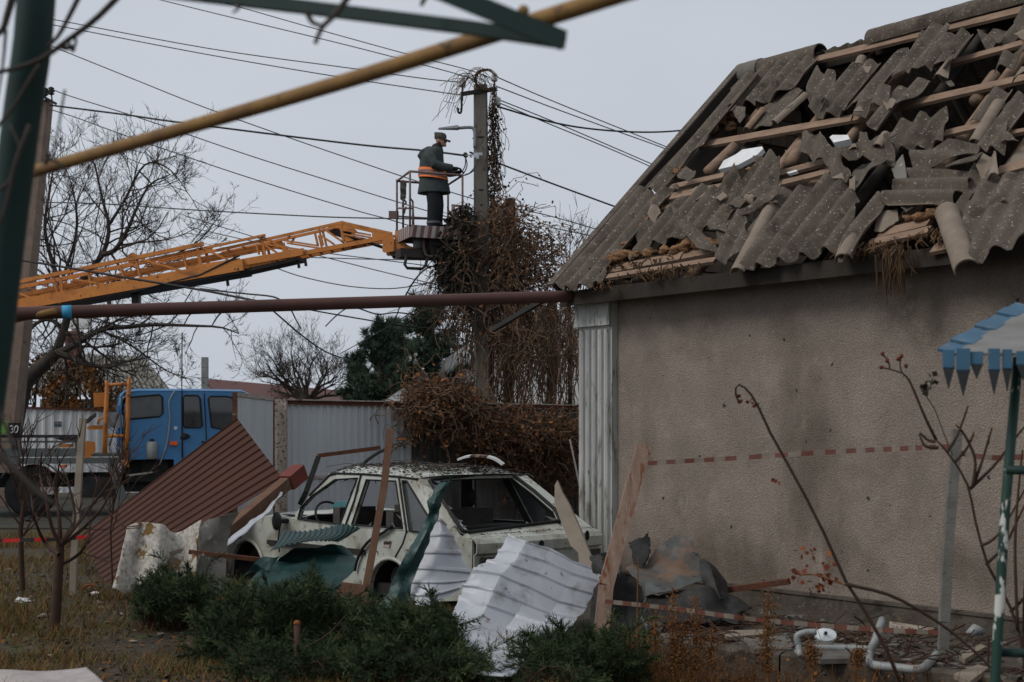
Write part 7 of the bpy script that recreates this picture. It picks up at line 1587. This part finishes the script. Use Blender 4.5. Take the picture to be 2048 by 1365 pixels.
for pts in ([(598, 1300), (630, 1285), (660, 1265), (695, 1228)], [(597, 1320), (640, 1310), (670, 1280), (688, 1250)], [(596, 1290), (585, 1280), (570, 1275)]): b.tube(path([P(x, y, 9.55) for x, y in pts], 10), [.006 - .0003 * i for i in range(11)], 4, False)
tag(b.build('side_twigs', M['bark_brown'], ts), kind='stuff')
def stems(name, label, cat, Y, lines, r, m='bark_brown', extra=None, foot=None):
    t = thing(name, label, cat, P(*(foot or lines[0][0]), Y))
    for pts in lines:
        q = path([P(x, y, Y + rr.uniform(-.02, .02)) for x, y in pts], 14); b = MB(); b.tube(q, [r * (1 - .5 * i / 14) for i in range(15)], 6)
        for i in range(2, 14, 2):
            e = rdir(rr, 1).normalized() * r * 2.2; b.add([q[i] - Vector((0, 0, r * .4)), q[i] + Vector((0, 0, r * .4)), q[i] + e], [(0, 1, 2)])
        b.build('stem', M[m], t, smooth=True)
    return t
rs = stems('rose_bush', 'bare brown rose bush with red hips at the right edge', 'shrub', 7.4, [[(2060, 1420), (2040, 1270), (2003, 1180), (1975, 1130), (1950, 1040), (1935, 970), (1900, 912), (1872, 880)], [(1872, 880), (1850, 835), (1820, 765), (1803, 745)], [(1876, 896), (1850, 892), (1838, 868)], [(1870, 884), (1855, 880), (1840, 866)],
     [(1893, 906), (1915, 870), (1936, 812)], [(1910, 925), (1935, 895), (1948, 865)], [(1940, 978), (1985, 935), (2020, 890), (2060, 840)], [(1945, 976), (1950, 920), (1930, 872), (1912, 850)], [(1947, 970), (1965, 920), (1984, 855)], [(1972, 1130), (2010, 1090), (2040, 1030), (2075, 960)], [(1962, 1092), (1985, 1080), (2010, 1050), (2060, 960)], [(2020, 1225), (2048, 1195), (2070, 1150)], [(2035, 1260), (2030, 1100), (2036, 990), (2045, 900)], [(2050, 1330), (2048, 1200), (2060, 1050)]], .0095, foot=(2060, 1450))
b = MB()
for x, y in ((1765, 708), (1774, 722), (1803, 712), (1796, 718), (1812, 732), (1762, 735)): b = MB(); b.sphere(P(x, y, 7.4), .011, 8, 6, jit=.5); b.build('rose_hip', M['rose_leaf'], rs, smooth=True)
b = MB(); b.tube(path([P(x, y, 7.4) for x, y in ((1805, 747), (1790, 742), (1775, 738), (1762, 735))], 8), .004, 4); b.tube(path([P(x, y, 7.4) for x, y in ((1803, 745), (1800, 730), (1802, 712))], 8), .004, 4); b.tube(path([P(x, y, 7.4) for x, y in ((1780, 740), (1776, 722), (1764, 708))], 8), .004, 4); b.build('hip_stalks', M['bark_brown'], rs)
ro = thing('wilted_rose', 'wilted pale yellow rose head on a leafy twig before the wall', 'rose', P(1857, 773, 7.5)); b = MB(); b.sphere(P(1857, 773, 7.5), .016, 9, 7, jit=.5); b.build('bloom', M['tan_board'], ro, smooth=True); b = MB()
for _ in range(12): leaf(b, rr, P(1860 + rr.gauss(0, 7), 772 + rr.gauss(0, 7), 7.5), .04)
b.tube([P(1857, 773, 7.5), P(1854, 795, 7.5), P(1870, 820, 7.5), P(1905, 912, 7.42)], .003, 4); b.build('leaves', M['vine_dark'], ro)
ls = stems('rose_shoot', 'long bare thorny rose stem leaning left across the wall', 'rose', 8.0, [[(1815, 1400), (1755, 1262), (1700, 1180), (1640, 1050), (1590, 955), (1540, 865), (1512, 805), (1492, 778), (1476, 770), (1470, 785), (1478, 805)], [(1690, 1168), (1790, 1195), (1900, 1262), (1990, 1345), (2020, 1400)]], .0105, foot=(1815, 1420))
b = MB(); rd = MB()
for _ in range(70):
    x, y = rr.choice(((1620, 1105), (1650, 1130), (1655, 1160), (1600, 1150), (1630, 1180), (1640, 1165))); leaf(b if rr.random() < .55 else rd, rr, P(x + rr.gauss(0, 12), y + rr.gauss(0, 9), 8.05), rr.uniform(.02, .045))
for x, y in ((1475, 790), (1480, 800), (1500, 805), (1512, 812), (1556, 965), (1550, 958)): 
    for _ in range(3): leaf(rd, rr, P(x, y, 8), .03)
b.tube(path([P(x, y, 8.03) for x, y in ((1690, 1170), (1660, 1160), (1630, 1150), (1600, 1150))], 8), .004, 4); b.build('orange_leaves', M['rose_orange'], ls); rd.build('dark_leaves', M['rose_leaf'], ls)
# dry orange weeds along the kerb
for k, (x, yt, h_, lb) in enumerate(((1276, 1115, 0, 'tall bare orange stalk nearest the wooden post'), (1345, 1175, 1, 'thick rust plume weed left of the pair by the kerb'), (1312, 1215, .6, 'short plume weed close left of the thick plume'), (1390, 1190, .9, 'rust plume weed right of the thick plume'), (1420, 1255, .5, 'low dry weed left of the pale plank'), (1537, 1180, 1.1, 'lone tall plume weed before the grey slab'), (1366, 1240, .6, 'small dry weed between the two plume weeds'), (1258, 1270, .5, 'small dry weed at the kerb below the wooden post'), (1620, 1290, .6, 'low dry weed at the kerb under the white pipe'), (1720, 1300, .5, 'low dry weed below the bent white pipe'))):
    Y = 9.75; t = thing('dry_weed', lb, 'weed', P(x, 1400, Y), 'dry weeds along the kerb'); b = MB(); q = path([P(x + 4, 1405, Y), P(x + rr.uniform(-5, 5), 1320, Y), P(x, yt, Y)], 10); b.tube(q, [.008 - .0004 * i for i in range(11)], 5)
    b.build('stalk', M['weed'], t); b = MB()
    for i in range(int(1300 * h_)):
        f = rr.random() ** .7; c = spline(q, 1 - f * .62) + Vector((rr.gauss(.01 * math.sin(f * 9 + k), .016 + .018 * abs(math.sin(f * 7 + k * 2))), rr.gauss(0, .02), rr.gauss(0, .012))); leaf(b, rr, c, rr.uniform(.008, .018))
    for i in range(8): c = spline(q, rr.uniform(.1, .7)); b.tube([c, c + Vector((rr.gauss(0, .06), rr.gauss(0, .04), .10)), c + Vector((rr.gauss(0, .08), rr.gauss(0, .05), .2))], .0025, 3, False)
    tag(b.build('plume', M['weed'], t), kind='stuff')

# ------------------------------------------------------------------ grass, litter and scraps
rr = random.Random(77); g = MB()
def keep(x, y): return not (x > -.2 and y < 15.4 and y > 9.0 and (Vector((x, y, 0)) - KA).dot(Vector((kd.y, -kd.x, 0))) < .0 and x > .3)
nG = 0
while nG < 90000:
    Y = 8.8 + 14 * rr.random() ** 1.5; x = rr.uniform(-.39, .36) * Y
    d = pn((x * .6, Y * .6, 1)) + .5 * pn((x * 2, Y * 2, 3))
    if d < rr.uniform(-.55, .5) or not keep(x, Y): nG += .2; continue
    nG += 1; z = ground_z(x, Y); h = rr.uniform(.02, .10) * (1.3 if Y > 16 else 1) * (1.5 if d > .35 else 1); w = rr.uniform(.003, .006) * (1 + Y * .02); a = rr.uniform(0, 6.283); l = rr.uniform(.2, 1.4) * h
    g.add([(x - w * math.cos(a), Y - w * math.sin(a), z - .01), (x + w * math.cos(a), Y + w * math.sin(a), z - .01), (x + l * math.cos(a * 3), Y + l * math.sin(a * 3), z + h)], [(0, 1, 2)], 0 if rr.random() < .72 else 1)
tag(g.build('grass', [M['grass'], M['weed']], None), 'sparse yellowing grass over the dark yard', 'grass', kind='stuff')
b = MB()
for _ in range(15000):
    Y = 8.8 + 10 * rr.random() ** 1.4; x = rr.uniform(-.39, .36) * Y
    if not keep(x, Y) or pn((x * .5, Y * .5, 11)) < rr.uniform(-.5, .3): continue
    z = ground_z(x, Y) + .008; s_ = rr.uniform(.012, .035); a = rr.uniform(0, 6.283); u_ = Vector((math.cos(a), math.sin(a), rr.uniform(-.3, .5))) * s_; v_ = Vector((-math.sin(a), math.cos(a), rr.uniform(-.3, .5))) * s_ * .6; c = Vector((x, Y, z)); b.add([c - u_, c + v_, c + u_, c - v_], [(0, 1, 2, 3)], rr.choice((0, 0, 0, 1, 2)))
tag(b.build('leaf_litter', [M['litter'], M['weed'], M['soil']], None), 'fallen brown leaves scattered over the yard', 'leaves', kind='stuff')
b = MB()
for _ in range(170):
    Y = rr.uniform(10, 17); x = rr.uniform(-.36, .02) * Y; s_ = rr.uniform(.008, .03); b.sphere((x, Y, ground_z(x, Y) + s_ * .4), s_, 5, 3, (1.4, 1, .5), jit=.9, mi=rr.choice((0, 0, 1)))
tag(b.build('scattered_crumbs', [M['conc'], M['tan_board']], None), 'pale rubble crumbs scattered in the yard grass', 'rubble', kind='stuff')
for k, (x, y, s_, m, lb) in enumerate(((42, 1208, .05, 'white', 'crumpled white paper scrap in the grass at far left'), (88, 1236, .03, 'tan_board', 'small pale scrap left of the forked sapling foot'), (190, 1190, .03, 'white', 'flat white scrap behind the small orange loop'), (62, 1044, .08, 'black', 'dark crumpled bag by the truck wheel at left'))):
    c = gnd(x, y, .0); b = MB(); b.sphere(c + Vector((0, 0, s_ * .5)), s_, 8, 6, (1.5, 1, .7), jit=1.0); tag(b.build('litter_scrap', M[m], None, loc=c), lb, 'scrap', 'scraps in the yard')
c = gnd(178, 1185); b = MB(); b.tube(path([c + Vector((-.06, 0, 0)), c + Vector((-.055, 0, .05)), c + Vector((0, .02, .075)), c + Vector((.06, .02, .06)), c + Vector((.075, .02, .01))], 14), .01, 6); tag(b.build('orange_loop', M['rose_orange'], None, smooth=True, loc=c), 'small orange plastic loop lying on soil near brown sheet', 'plastic loop')

# twigs, sticks and dry stems tangled over the strip and the flower bed at the lower right
rr = random.Random(91); b = MB()
for _ in range(330):
    base = HC + UD * rr.uniform(.8, 6.2); e_ = KA + kd * rr.uniform(0, L_); p = lerp(base, e_, rr.uniform(.25, 1.15)); d = Vector((rr.gauss(0, 1), rr.gauss(0, .6), rr.uniform(0, .35))).normalized(); l = rr.uniform(.08, .4)
    z0 = .01 if (p - KA).dot(kn) < 0 else -.2
    q = Vector((p.x, p.y, z0)); b.tube([q, q + d * l * .5 + Vector((0, 0, .015)), q + d * l], rr.uniform(.003, .008), 4, False)
tag(b.build('fallen_twigs', M['bark_brown'], None), 'brown twigs and sticks littering the strip below the wall', 'twigs', kind='stuff')
b = MB()
for _ in range(900):
    p = KA + kd * rr.uniform(-.3, L_) + kn * rr.uniform(.12, .9); z0 = -.26; h = rr.uniform(.08, .38); q = Vector((p.x, p.y, z0)); d = Vector((rr.gauss(0, .25), rr.gauss(0, .2), 1)) * h
    b.tube([q, q + d * .5 + rdir(rr, .015), q + d + rdir(rr, .03)], [.003, .0025, .0015], 3, False)
    if rr.random() < .5: leaf(b, rr, q + d * rr.uniform(.4, 1), rr.uniform(.015, .035))
tag(b.build('dry_stems', M['weed'], None), 'tangled dry ochre stems filling the flower bed before the kerb', 'dry stems', kind='stuff')
